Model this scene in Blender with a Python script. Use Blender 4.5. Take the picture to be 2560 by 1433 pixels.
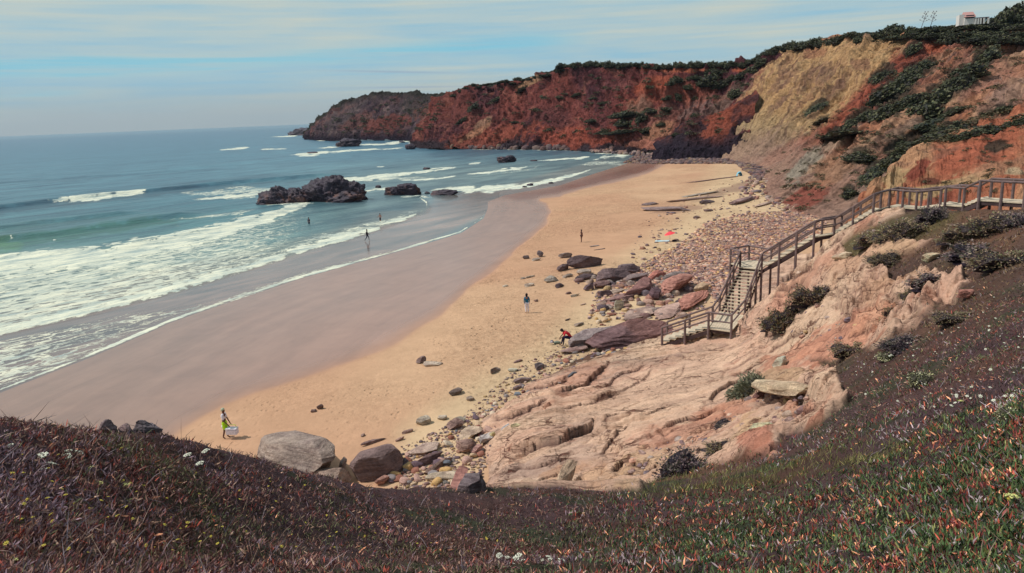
import bpy, bmesh, math, random
import numpy as np
from mathutils import Vector, Matrix
random.seed(7); rng = np.random.default_rng(7)
for o in list(bpy.data.objects): bpy.data.objects.remove(o)
scene = bpy.context.scene; COL = scene.collection

# ------------------------------------------------------------------ camera
FPX = 1862.; PITCH = math.radians(12.9); ROLL = math.radians(2.29); CAMZ = 17.5
_X = np.array([1, 0, 0.]); _U0 = np.array([0, math.sin(PITCH), math.cos(PITCH)])
_F = np.array([0, math.cos(PITCH), -math.sin(PITCH)])
_R = _X*math.cos(ROLL) - _U0*math.sin(ROLL); _U = _X*math.sin(ROLL) + _U0*math.cos(ROLL)
CAM = np.array([0, 0, CAMZ])
cd = bpy.data.cameras.new('camera'); cam = bpy.data.objects.new('camera', cd); COL.objects.link(cam)
m = Matrix.Identity(4)
for i in range(3):
    m[i][0] = _R[i]; m[i][1] = _U[i]; m[i][2] = -_F[i]; m[i][3] = CAM[i]
cam.matrix_world = m
cd.sensor_width = 36; cd.lens = 36*FPX/2560; cd.clip_start = .1; cd.clip_end = 60000
scene.camera = cam

# ------------------------------------------------------------------ sun, sky, exposure
SUN_EL = math.radians(52); SUN_AZ = math.radians(-86)         # azimuth from +Y towards +X: sun on the left, out at sea
sd = Vector((math.sin(SUN_AZ)*math.cos(SUN_EL), math.cos(SUN_AZ)*math.cos(SUN_EL), math.sin(SUN_EL)))
sl = bpy.data.lights.new('sun', 'SUN'); sl.energy = 3.3; sl.angle = math.radians(.5); sl.color = (1, .94, .87)
sun = bpy.data.objects.new('sun', sl); COL.objects.link(sun)
sun.rotation_euler = sd.to_track_quat('Z', 'Y').to_euler(); sun.location = (-40, 0, 60)
scene.view_settings.view_transform = 'Standard'; scene.view_settings.look = 'None'
scene.view_settings.gamma = 1; scene.view_settings.use_curve_mapping = False
scene.view_settings.exposure = 0.0

def srgb(r, g, b, k=1.0):
    c = np.array([r, g, b])/255.
    l = np.where(c <= .04045, c/12.92, ((c+.055)/1.055)**2.4)*k
    return np.clip(l, 0, 1)

class NT:
    def __init__(s, tree): s.t = tree; s.n = tree.nodes; s.l = tree.links
    def node(s, typ, **kw):
        n = s.n.new(typ)
        for k, v in kw.items(): setattr(n, k, v)
        return n
    def put(s, sock, v):
        if isinstance(v, bpy.types.NodeSocket): s.l.new(v, sock)
        elif v is not None:
            if hasattr(sock.default_value, '__len__') and not hasattr(v, '__len__'): v = [v]*len(sock.default_value)
            if hasattr(sock.default_value, '__len__') and len(sock.default_value) == 4 and len(v) == 3: v = [*v, 1]
            sock.default_value = v
    def math(s, op, a, b=None, c=None, clamp=False):
        n = s.node('ShaderNodeMath', operation=op, use_clamp=clamp)
        s.put(n.inputs[0], a)
        if b is not None: s.put(n.inputs[1], b)
        if c is not None: s.put(n.inputs[2], c)
        return n.outputs[0]
    def mix(s, f, a, b, blend='MIX'):
        n = s.node('ShaderNodeMix', data_type='RGBA', blend_type=blend)
        s.put(n.inputs[0], f); s.put(n.inputs[6], a); s.put(n.inputs[7], b)
        return n.outputs[2]
    def noise(s, vec, scale, detail=4, rough=.55, dist=0.0):
        n = s.node('ShaderNodeTexNoise'); s.put(n.inputs['Vector'], vec)
        n.inputs['Scale'].default_value = scale; n.inputs['Detail'].default_value = detail
        n.inputs['Roughness'].default_value = rough; n.inputs['Distortion'].default_value = dist
        return n.outputs[0]
    def vor(s, vec, scale, feature='F1', rnd=1.0):
        n = s.node('ShaderNodeTexVoronoi', feature=feature); s.put(n.inputs['Vector'], vec)
        n.inputs['Scale'].default_value = scale; n.inputs['Randomness'].default_value = rnd
        return n.outputs[0]
    def mapr(s, v, a, b, c=0., d=1., smooth=False):
        n = s.node('ShaderNodeMapRange', interpolation_type='SMOOTHSTEP' if smooth else 'LINEAR')
        s.put(n.inputs[0], v)
        for i, q in enumerate((a, b, c, d)): s.put(n.inputs[i+1], q)
        return n.outputs[0]
    def mapping(s, vec, rot=(0, 0, 0), scale=(1, 1, 1)):
        n = s.node('ShaderNodeMapping'); s.put(n.inputs[0], vec)
        n.inputs['Rotation'].default_value = rot; n.inputs['Scale'].default_value = scale
        return n.outputs[0]
    def bump(s, h, strength, dist, normal=None):
        n = s.node('ShaderNodeBump'); s.put(n.inputs['Height'], h)
        s.put(n.inputs['Strength'], strength); n.inputs['Distance'].default_value = dist
        if normal is not None: s.put(n.inputs['Normal'], normal)
        return n.outputs[0]

w = bpy.data.worlds.new('World'); scene.world = w; w.use_nodes = True
N = NT(w.node_tree); N.n.clear()
out = N.node('ShaderNodeOutputWorld')
sky = N.node('ShaderNodeTexSky', sky_type='NISHITA', sun_disc=False)
sky.sun_elevation = SUN_EL; sky.sun_rotation = SUN_AZ; sky.air_density = 1.2; sky.dust_density = 2.0
b1 = N.node('ShaderNodeBackground'); N.put(b1.inputs[0], sky.outputs[0]); b1.inputs[1].default_value = .10
tc = N.node('ShaderNodeTexCoord'); G = tc.outputs['Generated']
sep = N.node('ShaderNodeSeparateXYZ'); N.put(sep.inputs[0], G); gx, gy, gz = sep.outputs
soft = N.noise(N.mapping(G, scale=(2.2, .6, 20)), 1.0, 5, .55, .3)
fine = N.noise(N.mapping(G, rot=(0, .02, 0), scale=(2.4, .4, 70)), 1.3, 5, .6)
blend = N.math('ADD', N.math('MULTIPLY', soft, .6), N.math('MULTIPLY', fine, .4))
cbase = N.mix(N.mapr(blend, .38, .58, 0, 1), srgb(140, 180, 198), srgb(184, 192, 184))
cbase = N.mix(N.mapr(gz, .0, .07, 1, 0, True), cbase, srgb(150, 166, 172))
def gauss(v, c, wd):
    q = N.math('DIVIDE', N.math('SUBTRACT', v, c), wd)
    return N.math('POWER', 2.718, N.math('MULTIPLY', N.math('MULTIPLY', q, q), -1))
zw = N.math('ADD', gz, N.math('MULTIPLY', N.math('SUBTRACT', N.noise(N.mapping(G, scale=(2.5, 1, 14)), 1.2, 3), .5), .030))
zt = N.math('SUBTRACT', zw, N.math('MULTIPLY', gx, .020))
bandA = N.math('MULTIPLY', gauss(zt, .088, .0105), N.mapr(gx, .02, .14, 1, 0, True))
bandB = N.math('MULTIPLY', gauss(zw, .072, .0085), N.mapr(gx, -.42, -.28, 1, 0, True))
bandC = N.math('MULTIPLY', gauss(zw, .045, .0045), N.mapr(gx, -.52, -.45, .8, 0, True))
band = N.math('ADD', N.math('ADD', bandA, bandB), bandC, clamp=True)
band = N.math('MULTIPLY', band, N.mapr(fine, .40, .58, .0, 1.0))
ccol = N.mix(N.math('MULTIPLY', band, .72), cbase, srgb(108, 184, 208))
strk = N.math('MULTIPLY', gauss(N.math('ADD', gz, N.math('MULTIPLY', gx, .05)), .0535, .0012), gauss(gx, -.14, .075))
strk2 = N.math('MULTIPLY', gauss(N.math('ADD', gz, N.math('MULTIPLY', gx, .02)), .0385, .001), gauss(gx, -.12, .07))
ccol = N.mix(N.math('MULTIPLY', N.math('ADD', strk, strk2), .7), ccol, srgb(140, 160, 180))
b2 = N.node('ShaderNodeBackground'); N.put(b2.inputs[0], ccol); b2.inputs[1].default_value = 1.15
mixs = N.node('ShaderNodeMixShader')
N.put(mixs.inputs[0], N.mapr(gz, .25, .65, .97, .42, True)); N.l.new(b1.outputs[0], mixs.inputs[1]); N.l.new(b2.outputs[0], mixs.inputs[2])
N.l.new(mixs.outputs[0], out.inputs[0])

# ------------------------------------------------------------------ projection helpers (photo pixels 2560x1433)
def ray(px, py):
    px = np.asarray(px, float); py = np.asarray(py, float)
    return _F*FPX + _R*(px[..., None]-1280) - _U*(py[..., None]-716.5)
def pz(px, py, z):
    r = ray(px, py); t = (np.asarray(z, float)-CAMZ)/r[..., 2]; return CAM + r*t[..., None]
def pd(px, py, d):
    r = ray(px, py); t = np.asarray(d, float)/np.hypot(r[..., 0], r[..., 1]); return CAM + r*t[..., None]
def pr(p):
    v = np.asarray(p, float)-CAM; dep = v@_F; dep = np.where(dep < .1, .1, dep); k = FPX/dep
    return 1280+(v@_R)*k, 716.5-(v@_U)*k, dep

# ------------------------------------------------------------------ noise
def _h(ix, iy, iz, s):
    n = (ix*374761393 + iy*668265263 + iz*2147483629 + s*974634777) & 0xffffffff
    n = ((n ^ (n >> 13))*1274126177) & 0xffffffff
    n = ((n ^ (n >> 16))*2246822519) & 0xffffffff
    return ((n >> 8) & 0xffff)/32767.5-1
def vn(p, s=0):
    i = np.floor(p).astype(np.int64); f = p-i; u = f*f*f*(f*(f*6-15)+10); x, y, z = i[..., 0], i[..., 1], i[..., 2]
    def L(a, b, t): return a+(b-a)*t
    c = [[[_h(x+a, y+b, z+c_, s) for c_ in (0, 1)] for b in (0, 1)] for a in (0, 1)]
    ux, uy, uz = u[..., 0], u[..., 1], u[..., 2]
    return L(L(L(c[0][0][0], c[1][0][0], ux), L(c[0][1][0], c[1][1][0], ux), uy),
             L(L(c[0][0][1], c[1][0][1], ux), L(c[0][1][1], c[1][1][1], ux), uy), uz)
def fbm(p, sc, octv=4, s=0, gain=.5, ridge=False):
    t = 0; a = 1; n = 0; q = np.asarray(p)/sc
    for k in range(octv):
        v = vn(q, s+k*17)
        if ridge: v = 1-2*np.abs(v)
        t = t+a*v; n += a; a *= gain; q = q*2.03+11.7
    return t/n
def mixc0(c, t, d): t = np.clip(t, 0, 1)[:, None]; return c*(1-t)+np.asarray(d)*t
def sstep(a, b, x): t = np.clip((x-a)/(b-a), 0, 1); return t*t*(3-2*t)

# ------------------------------------------------------------------ mesh + material helpers
def tag(o, label=None, cat=None, group=None, kind=None):
    if label: o['label'] = label
    if cat: o['category'] = cat
    if group: o['group'] = group
    if kind: o['kind'] = kind
    return o
def struct(o, label=None, kind='structure'):
    o['kind'] = kind
    if label: o['label'] = label
    return o
def link(o, parent=None):
    COL.objects.link(o)
    if parent is not None: o.parent = parent
    return o
def mesh_np(name, V, Fq, mat, col=None, attrs=None, smooth=True, parent=None, mesh_only=False):
    me = bpy.data.meshes.new(name); V = np.asarray(V, np.float32); Fq = np.asarray(Fq, np.int32)
    k = Fq.shape[1]; nf = len(Fq)
    me.vertices.add(len(V)); me.vertices.foreach_set('co', V.ravel())
    me.loops.add(nf*k); me.loops.foreach_set('vertex_index', Fq.ravel())
    me.polygons.add(nf); me.polygons.foreach_set('loop_start', np.arange(0, nf*k, k, dtype=np.int32))
    me.polygons.foreach_set('loop_total', np.full(nf, k, np.int32))
    me.polygons.foreach_set('use_smooth', np.full(nf, smooth))
    me.update(calc_edges=True)
    if col is not None:
        a = me.color_attributes.new('Col', 'FLOAT_COLOR', 'POINT')
        c = np.ones((len(V), 4), np.float32); c[:, :3] = col; a.data.foreach_set('color', c.ravel())
    for kx, v in (attrs or {}).items():
        a = me.attributes.new(kx, 'FLOAT', 'POINT'); a.data.foreach_set('value', np.asarray(v, np.float32))
    if mat: me.materials.append(mat)
    if mesh_only: return me
    return link(bpy.data.objects.new(name, me), parent)
def grid_faces(nr, nc, keep=None):
    i = np.arange((nr-1)*(nc-1)); r = i//(nc-1); c = i % (nc-1); a = r*nc+c
    f = np.stack([a, a+1, a+nc+1, a+nc], 1)
    return f if keep is None else f[keep[f].any(1)]
def obj_bm(name, bm, mat, parent=None, smooth=False):
    me = bpy.data.meshes.new(name); bm.to_mesh(me); bm.free()
    if mat: me.materials.append(mat)
    if smooth: me.polygons.foreach_set('use_smooth', [True]*len(me.polygons))
    return link(bpy.data.objects.new(name, me), parent)
def empty(name, loc=(0, 0, 0), rz=0):
    o = bpy.data.objects.new(name, None); o.location = loc; o.rotation_euler = (0, 0, rz); return link(o)
def add_box(bm, c, s, M=None):
    g = bmesh.ops.create_cube(bm, size=1)['verts']
    for v in g: v.co = Vector((v.co.x*s[0]+c[0], v.co.y*s[1]+c[1], v.co.z*s[2]+c[2]))
    if M is not None: bmesh.ops.transform(bm, matrix=M, verts=g)
    return g
def add_tube(bm, a, b, r0, r1=None, seg=8):
    a = Vector(a); b = Vector(b); d = b-a; r1 = r0 if r1 is None else r1
    g = bmesh.ops.create_cone(bm, cap_ends=True, segments=seg, radius1=r0, radius2=r1, depth=d.length)['verts']
    M = Matrix.Translation((a+b)/2) @ d.to_track_quat('Z', 'Y').to_matrix().to_4x4()
    bmesh.ops.transform(bm, matrix=M, verts=g); return g
def new_mat(name):
    m_ = bpy.data.materials.new(name); m_.use_nodes = True; n = NT(m_.node_tree); n.n.clear()
    o_ = n.node('ShaderNodeOutputMaterial'); p = n.node('ShaderNodeBsdfPrincipled'); n.l.new(p.outputs[0], o_.inputs[0])
    return m_, n, p
def simple_mat(name, c, rough=.7, var=.25, sc=6., bump=.0, rnd=0.0, spec=.3, bsc=None, bd=.02):
    m_, n, p = new_mat(name); t = n.node('ShaderNodeTexCoord').outputs['Object']
    f = n.noise(t, sc, 5, .6)
    c = np.asarray(c); col = n.mix(n.mapr(f, .3, .7, 0, 1), c*(1-var), np.clip(c*(1+var), 0, 1))
    if rnd:
        oi = n.node('ShaderNodeObjectInfo').outputs['Random']
        col = n.mix(1., col, n.mix(oi, (1-rnd,)*3, (1+rnd,)*3), 'MULTIPLY')
    n.put(p.inputs['Base Color'], col); p.inputs['Roughness'].default_value = rough; p.inputs['Specular IOR Level'].default_value = spec
    if bump: n.put(p.inputs['Normal'], n.bump(n.noise(t, bsc or sc*3, 5, .65), bump, bd))
    return m_
def vcol_mat(name, rough=.9, spec=.15, layers=((.5, .25),), bumps=((1.5, .6, .15),), stretch=(1, 1, 1), rot=(0, 0, 0)):
    """vertex colour x procedural variation, with bump; stretch orients the grain"""
    m_, n, p = new_mat(name)
    pos = n.node('ShaderNodeNewGeometry').outputs['Position']; vec = n.mapping(pos, rot, stretch)
    a = n.node('ShaderNodeAttribute', attribute_name='Col').outputs['Color']; col = a
    for sc, amt in layers:
        f = n.noise(vec, sc, 6, .62, .4)
        col = n.mix(1., col, n.mix(n.mapr(f, .3, .7, 0, 1), (1-amt,)*3, (1+amt,)*3), 'MULTIPLY')
    n.put(p.inputs['Base Color'], col); p.inputs['Roughness'].default_value = rough; p.inputs['Specular IOR Level'].default_value = spec
    nm = None
    for sc, st, di in bumps: nm = n.bump(n.noise(vec, sc, 6, .65, .3), st, di, nm)
    if nm is not None: n.put(p.inputs['Normal'], nm)
    return m_, n, p
def lines_dist(P, poly):
    """distance of 2D points P to a polyline, the signed side (left positive) and the length parameter"""
    poly = np.asarray(poly, float); best = np.full(len(P), 1e18); side = np.zeros(len(P)); tt = np.zeros(len(P))
    for i in range(len(poly)-1):
        a, b = poly[i], poly[i+1]; d = b-a; L = max((d@d), 1e-9); t = np.clip(((P-a)@d)/L, 0, 1)
        q = P-(a+t[:, None]*d); ds = (q*q).sum(1); mk = ds < best
        cr = d[0]*(P[:, 1]-a[1])-d[1]*(P[:, 0]-a[0])
        best = np.where(mk, ds, best); side = np.where(mk, np.sign(cr), side); tt = np.where(mk, i+t, tt)
    return np.sqrt(best), side, tt
def in_poly(P, poly):
    poly = np.asarray(poly, float); c = np.zeros(len(P), bool); j = len(poly)-1
    for i in range(len(poly)):
        xi, yi = poly[i]; xj, yj = poly[j]
        cond = ((yi > P[:, 1]) != (yj > P[:, 1])) & (P[:, 0] < (xj-xi)*(P[:, 1]-yi)/((yj-yi) or 1e-9)+xi)
        c ^= cond; j = i
    return c
def poly_sd(P, poly):
    """signed distance (inside positive) to a closed polygon"""
    d, _, _ = lines_dist(P, list(poly)+[poly[0]]); return np.where(in_poly(P, poly), d, -d)
def paint(col, PX, W, blobs, warp=14., seed=3, wsc=3.0):
    """lay patches of surface colour: (px, py, rx, ry, degrees, colour, strength) with ragged noise edges"""
    for k, (x, y, rx, ry, an, c, st) in enumerate(blobs):
        a = math.radians(an); dx = PX[:, 0]-x; dy = PX[:, 1]-y
        u = (dx*math.cos(a)+dy*math.sin(a))/rx; v = (-dx*math.sin(a)+dy*math.cos(a))/ry
        r = u*u+v*v; mk = r < 4
        if not mk.any(): continue
        nz = fbm(W[mk], wsc, 5, seed+k*5, .62)
        f = sstep(1.15, .78, np.sqrt(r[mk])+nz*.95)*st
        col[mk] = col[mk]*(1-f[:, None])+np.asarray(c)*f[:, None]
    return col

# ------------------------------------------------------------------ the beach (height as a function of the distance from the waterline)
SHORE_PX = [(-900, 1500), (-300, 1110), (0, 975), (220, 890), (430, 800), (600, 742), (760, 690), (1000, 625), (1150, 580), (1205, 545), (1216, 520),
            (1216, 503), (1260, 487), (1400, 462), (1475, 436), (1560, 410), (1600, 394), (1604, 384)]
SHORE = np.array([pz(x, y, .1)[:2] for x, y in SHORE_PX])
SHORE = np.vstack([SHORE, SHORE[-1]+[60, 60]])
def beach_s(x, y):
    P = np.stack([np.ravel(x), np.ravel(y)], 1); d, s, _ = lines_dist(P, SHORE); return (-d*s).reshape(np.shape(x))
def beach_z(x, y):
    s = beach_s(x, y); z = np.where(s > 0, -.01+.034*np.minimum(s, 34)+.012*np.maximum(s-34, 0), -.01+.035*s)
    P = np.stack([x, y, np.zeros_like(x)], -1)
    return np.maximum(z, -3)+fbm(P, 14., 3, 5)*.10*np.clip(s/15, 0, 1)

# ------------------------------------------------------------------ the near slope: headland edge, rock slab and the bank of the stairs
K3 = []   # control points x, y, z
def D(*a):
    for px, py, d in a: K3.append(pd(px, py, d))
def Z(*a):
    for px, py, z in a: K3.append(pz(px, py, z))
def Wp(*a):
    for px, z, d in a:
        p = pd(px, 716, d); K3.append(np.array([p[0], p[1], z]))
D((-400, 1500, 3.8), (-200, 1433, 4.2), (350, 1433, 4.8), (700, 1433, 5.2), (1280, 1433, 6), (1800, 1433, 5.6), (2560, 1433, 5), (2900, 1433, 4.6))
Wp((-400, 15.9, 1.3), (600, 15.9, 1.3), (1280, 15.9, 1.3), (2000, 15.9, 1.3), (2900, 16, 1.3), (600, 15.1, 3), (1280, 15.1, 3), (2000, 15.1, 3), (2900, 15.4, 3))
D((-250, 1040, 6.5), (0, 1068, 7), (100, 1080, 7.5), (250, 1090, 8.5), (400, 1097, 9), (500, 1115, 9.5), (600, 1130, 10), (680, 1165, 11), (800, 1200, 12), (880, 1225, 13),
  (950, 1234, 14), (1100, 1242, 15.5), (1200, 1246, 17), (1300, 1248, 18), (1450, 1236, 19.5), (1600, 1212, 20.5))
D((0, 1250, 5.3), (300, 1250, 6.3), (600, 1270, 7.5), (900, 1320, 8.5), (1200, 1330, 10), (1500, 1330, 10.5), (1800, 1300, 10.6), (2100, 1250, 10), (2400, 1250, 8), (2560, 1200, 7.5), (2800, 1200, 7))
# behind the brow the ground drops to the sand
Wp((-250, 12.5, 10), (-250, 7, 15), (-250, .2, 24), (50, 12.2, 11), (50, 7.5, 15.5), (50, .2, 26), (300, 11.5, 12.5), (300, 6.5, 17), (300, 0, 27), (550, 10.5, 14), (550, 5.5, 19), (550, -.2, 28),
   (800, 8.6, 16), (800, 4.2, 21), (800, -.2, 28), (1000, 6.5, 18.5), (1000, 3, 22.5), (1000, -.2, 29), (1200, 5.2, 20.5), (1200, 2.6, 24), (1400, 5.0, 22), (1400, 3.0, 25.5), (1560, 5.0, 23), (1560, 4.0, 26))
# slab
D((1215, 1235, 29.3), (1330, 1235, 26.5), (1450, 1190, 28), (1600, 1150, 28), (1750, 1100, 28), (1900, 1050, 27), (2000, 1000, 27), (1450, 1060, 34), (1600, 1060, 32), (1700, 950, 38),
  (1560, 940, 42), (1850, 870, 42.5), (1900, 950, 35), (1760, 1010, 33))
Z((1215, 1150, 1.25), (1225, 1060, 1.4), (1380, 950, 1.6), (1500, 892, 1.8), (1600, 866, 2.2), (1655, 862, 2.7), (1760, 845, 3.3), (1850, 852, 3.6), (1770, 850, 3.3))
D((1700, 1200, 19.5), (1870, 1150, 19.5), (2000, 1080, 20), (2100, 1000, 21), (2180, 870, 25.5), (2400, 720, 28), (2560, 700, 26), (2560, 800, 19), (2560, 1000, 11), (2400, 900, 18), (2300, 1000, 16),
  (2000, 1200, 13), (2200, 1100, 13), (2800, 700, 24), (2800, 1000, 9.5))
D((2060, 940, 26.5), (2150, 880, 29), (2250, 800, 31), (2350, 700, 33), (2000, 780, 40), (2100, 700, 41), (1950, 870, 38.5))
# bank under the stairs and its crest, then down behind it
D((1890, 840, 44.2), (1905, 770, 46.5), (1950, 715, 47.5), (2000, 668, 47.5), (2060, 625, 47.5), (2130, 580, 47), (2200, 545, 46.5), (2300, 533, 47), (2400, 532, 46), (2480, 528, 44), (2560, 525, 43.5), (2800, 500, 42),
  (2200, 590, 42), (2400, 600, 37), (2560, 600, 34), (2800, 600, 31))
Wp((1850, 3.2, 51), (1900, 3.6, 54), (2000, 4.5, 54), (2100, 6, 54), (2200, 7.4, 54), (2400, 8.6, 53), (2600, 9.8, 52), (2800, 10.5, 50), (2100, 3, 62), (2300, 3.4, 64), (2600, 5.5, 64), (2900, 7, 62),
   (2200, 2.2, 78), (2600, 3.5, 78), (2900, 5, 78))
# outside the slope the sheet lies below the sand
Z((1180, 1235, -.3), (1190, 1060, -.2), (1340, 930, 0), (1480, 870, .3), (1600, 835, .6), (1650, 800, .7), (1780, 790, 1.4), (1800, 720, 1.2), (1800, 640, .8), (1950, 570, .8), (2100, 560, 1.2),
  (1000, 1000, -1.5), (700, 900, -1.5), (1200, 800, -1.5), (1500, 700, -1), (1650, 600, -1), (300, 950, -1.5))
Wp((3700, 15.9, 4), (3700, 14.9, 9), (3700, 13.9, 18), (3700, 13.2, 30), (3700, 13.0, 45), (3700, 11, 60), (3700, 9, 78), (-1300, 15.2, 4), (-1300, 14.2, 8), (-1300, 7, 16), (-1300, 0, 28), (-1300, -1.5, 45), (-1300, -2.5, 78))
K3 = np.array(K3)
def lp(x, y): return np.stack([np.clip(np.arctan2(x, y), -1.05, 1.05)*7.5, np.log(np.maximum(np.hypot(x, y), .8))*6], -1)
_kp = lp(K3[:, 0], K3[:, 1]); _n = len(_kp)
def _phi(r): return r*r*np.log(r+1e-9)
_A = np.zeros((_n+3, _n+3)); _r = np.linalg.norm(_kp[:, None]-_kp[None], axis=2); _A[:_n, :_n] = _phi(_r)+np.eye(_n)*.03
_A[:_n, _n] = 1; _A[:_n, _n+1:] = _kp; _A[_n, :_n] = 1; _A[_n+1:, :_n] = _kp.T
_w = np.linalg.solve(_A, np.concatenate([K3[:, 2], np.zeros(3)]))
def slope0(x, y):
    P = lp(np.ravel(x), np.ravel(y)); o_ = np.empty(len(P))
    for i in range(0, len(P), 20000):
        q = P[i:i+20000]; r = np.linalg.norm(q[:, None]-_kp[None], axis=2); o_[i:i+20000] = _phi(r)@_w[:_n]+_w[_n]+q@_w[_n+1:]
    return o_.reshape(np.shape(x))

def hf_ground(x, y): return np.maximum(slope0(x, y), beach_z(x, y))
def hit(px, py, dmin=3., dmax=420.):
    """first point of the near ground seen at a photo pixel"""
    ds = np.geomspace(dmin, dmax, 420); P = pd(np.full(420, px), np.full(420, py), ds)
    g = hf_ground(P[:, 0], P[:, 1]); k = np.argmax(P[:, 2] < g)
    if k == 0: return pz(px, py, 1.)
    a, b = ds[k-1], ds[k]; ga, gb = P[k-1, 2]-g[k-1], P[k, 2]-g[k]; t = ga/(ga-gb+1e-9)
    return pd(px, py, a+(b-a)*t)

# where plants cover the near slope (photo outline of the bare rock)
BARE = [(1150, 1262), (1300, 1262), (1450, 1250), (1600, 1222), (1640, 1195), (1700, 1180), (1760, 1150), (1860, 1150), (1930, 1150), (1985, 1090), (2060, 1050), (2110, 1000), (2110, 960), (2060, 925), (2010, 905),
        (2100, 892), (2180, 870), (2235, 835), (2290, 800), (2340, 760), (2400, 730), (2420, 700), (2330, 690), (2230, 700), (2200, 660), (2290, 625), (2330, 600), (2200, 610), (2120, 650), (2100, 610), (2200, 560), (2260, 535),
        (2200, 520), (2150, 530), (1980, 600), (1850, 700), (1750, 800), (1640, 850), (1200, 1000), (1120, 1240)]
GRASS = [(1560, 1225), (1700, 1180), (1850, 1165), (1960, 1165), (2080, 1130), (2230, 1100), (2300, 1115), (2200, 1160), (2050, 1200), (1800, 1235), (1600, 1245)]

# ---- near slope mesh
def polar(d0, d1, nd, a0, a1, na, dlist=None):
    d = np.geomspace(d0, d1, nd) if dlist is None else dlist; a = np.radians(np.linspace(a0, a1, na))
    DD, AA = np.meshgrid(d, a, indexing='ij'); return DD*np.sin(AA), DD*np.cos(AA)
dl = np.concatenate([np.geomspace(.9, 18, 170, endpoint=False), np.linspace(18, 56, 620, endpoint=False), np.geomspace(56, 85, 40)])
azl = np.radians(np.concatenate([np.linspace(-125, -47, 110), np.linspace(-46.9, 46.9, 1080), np.linspace(47, 125, 110)])); DDg, AAg = np.meshgrid(dl, azl, indexing='ij'); X, Y = DDg*np.sin(AAg), DDg*np.cos(AAg); nr, nc = X.shape
Zs = slope0(X, Y); P0 = np.stack([X.ravel(), Y.ravel(), Zs.ravel()], 1); qx, qy, dpt = pr(P0); bk = dpt < .8; qx = np.where(bk, np.sign(P0[:, 0])*6000+1280, qx); qy = np.where(bk, 1700, qy); PX = np.stack([qx, qy], 1)
wq = fbm(P0, 1.6, 4, 21)
bare_sd = poly_sd(PX, BARE)+wq*26*np.clip(25/np.hypot(P0[:, 0], P0[:, 1]), .5, 2)
dist = np.hypot(P0[:, 0], P0[:, 1])
rock = sstep(-6, 8, bare_sd); rock = np.where(dist < 16, 0, rock)
beh = (dist > 20) & (qx < 1190); rock[beh] = .3
# bedding: ledges that run from lower left to upper right in the photo, with their steep sides towards the viewer
ea, eb = hit(1230, 1125), hit(1480, 1060); sdv = (eb-ea)[:2]; sdv /= np.linalg.norm(sdv); nv_ = np.array([-sdv[1], sdv[0]])
if nv_@np.array([-.3, 1]) < 0: nv_ = -nv_
along = P0[:, :2]@sdv; across = P0[:, :2]@nv_
SA = np.stack([along*.22, across, P0[:, 2]], 1)
def saw(v, sharp=.12): f = v-np.floor(v); return np.where(f < sharp, f/sharp, 1-(f-sharp)/(1-sharp))
w1 = fbm(SA, 1.6, 3, 31); w2 = fbm(SA, .5, 3, 37)
amp = np.clip(.5+fbm(SA, 3.2, 2, 41)*1.1, 0, 1.3)
led = saw(across/2.3+w1*.9, .06)*.62*amp + saw(across/.85+w1*1.5+w2*.3, .06)*.30*np.clip(amp+.1, 0, 1) + saw(across/.31+w2*1.2, .15)*.08
smooth_slab = np.clip(poly_sd(PX, [(1560, 1010), (1500, 930), (1700, 880), (1860, 870), (1880, 930), (1830, 1000), (1740, 1060), (1620, 1050)])/40+.4, 0, 1)
led = led*(1-.75*smooth_slab)
red_zone = np.clip(poly_sd(PX, [(2000, 905), (1900, 890), (1960, 850), (2080, 790), (2170, 790), (2230, 800), (2180, 865), (2090, 885)])/25+.5, 0, 1)
led = led*(1-.8*red_zone)
rough = fbm(SA, .5, 4, 51, .6, True)*.06+fbm(P0, 3.5, 3, 53)*.10+fbm(P0, .30, 4, 55, .6, ridge=True)*.035
crumb = np.clip(poly_sd(PX, [(2100, 700), (2330, 640), (2430, 700), (2330, 780), (2240, 850), (2140, 860), (2080, 790)])/30+.3, 0, 1)
rough = rough+crumb*(fbm(SA, .7, 4, 57, ridge=True)*.26+saw(P0[:, 2]/.45+w1*1.2, .3)*.28)
mound = fbm(P0, 2.2, 4, 61)*.20*np.clip(dist/12, .3, 1)+fbm(P0, .55, 3, 63)*.10*np.clip(dist/5, .4, 1)
led = led*.42
def cellh(u, v, seed):
    iu, iv = np.floor(u).astype(np.int64), np.floor(v).astype(np.int64); best = np.full(len(u), 9.); second = np.full(len(u), 9.); hh = np.zeros(len(u))
    for a in (-1, 0, 1):
        for b in (-1, 0, 1):
            ca, cb = iu+a, iv+b; z0_ = ca*0; jx_ = ca+.5+.42*_h(ca, cb, z0_, seed); jy_ = cb+.5+.42*_h(ca, cb, z0_, seed+5); d_ = np.hypot(u-jx_, v-jy_); hv = _h(ca, cb, z0_, seed+9)+.6*(_h(ca, cb, z0_, seed+13)*(u-jx_)+_h(ca, cb, z0_, seed+17)*(v-jy_))
            m_ = d_ < best; second = np.where(m_, best, np.minimum(second, d_)); hh = np.where(m_, hv, hh); best = np.where(m_, d_, best)
    return hh, second-best
c1_, g1_ = cellh(along*.20+w1*.15, across*.55+w2*.12, 700); c2_, g2_ = cellh(along*.55+w2*.1, across*1.5+w1*.2, 710)
blk = c1_*.10+c2_*.045-np.exp(-(g1_/.035)**2)*.10-np.exp(-(g2_/.06)**2)*.035
rough = rough+blk*(1+crumb)*(1-.35*smooth_slab)*(1-.7*red_zone)
H = rock*(led+rough)+(1-rock)*mound
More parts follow.
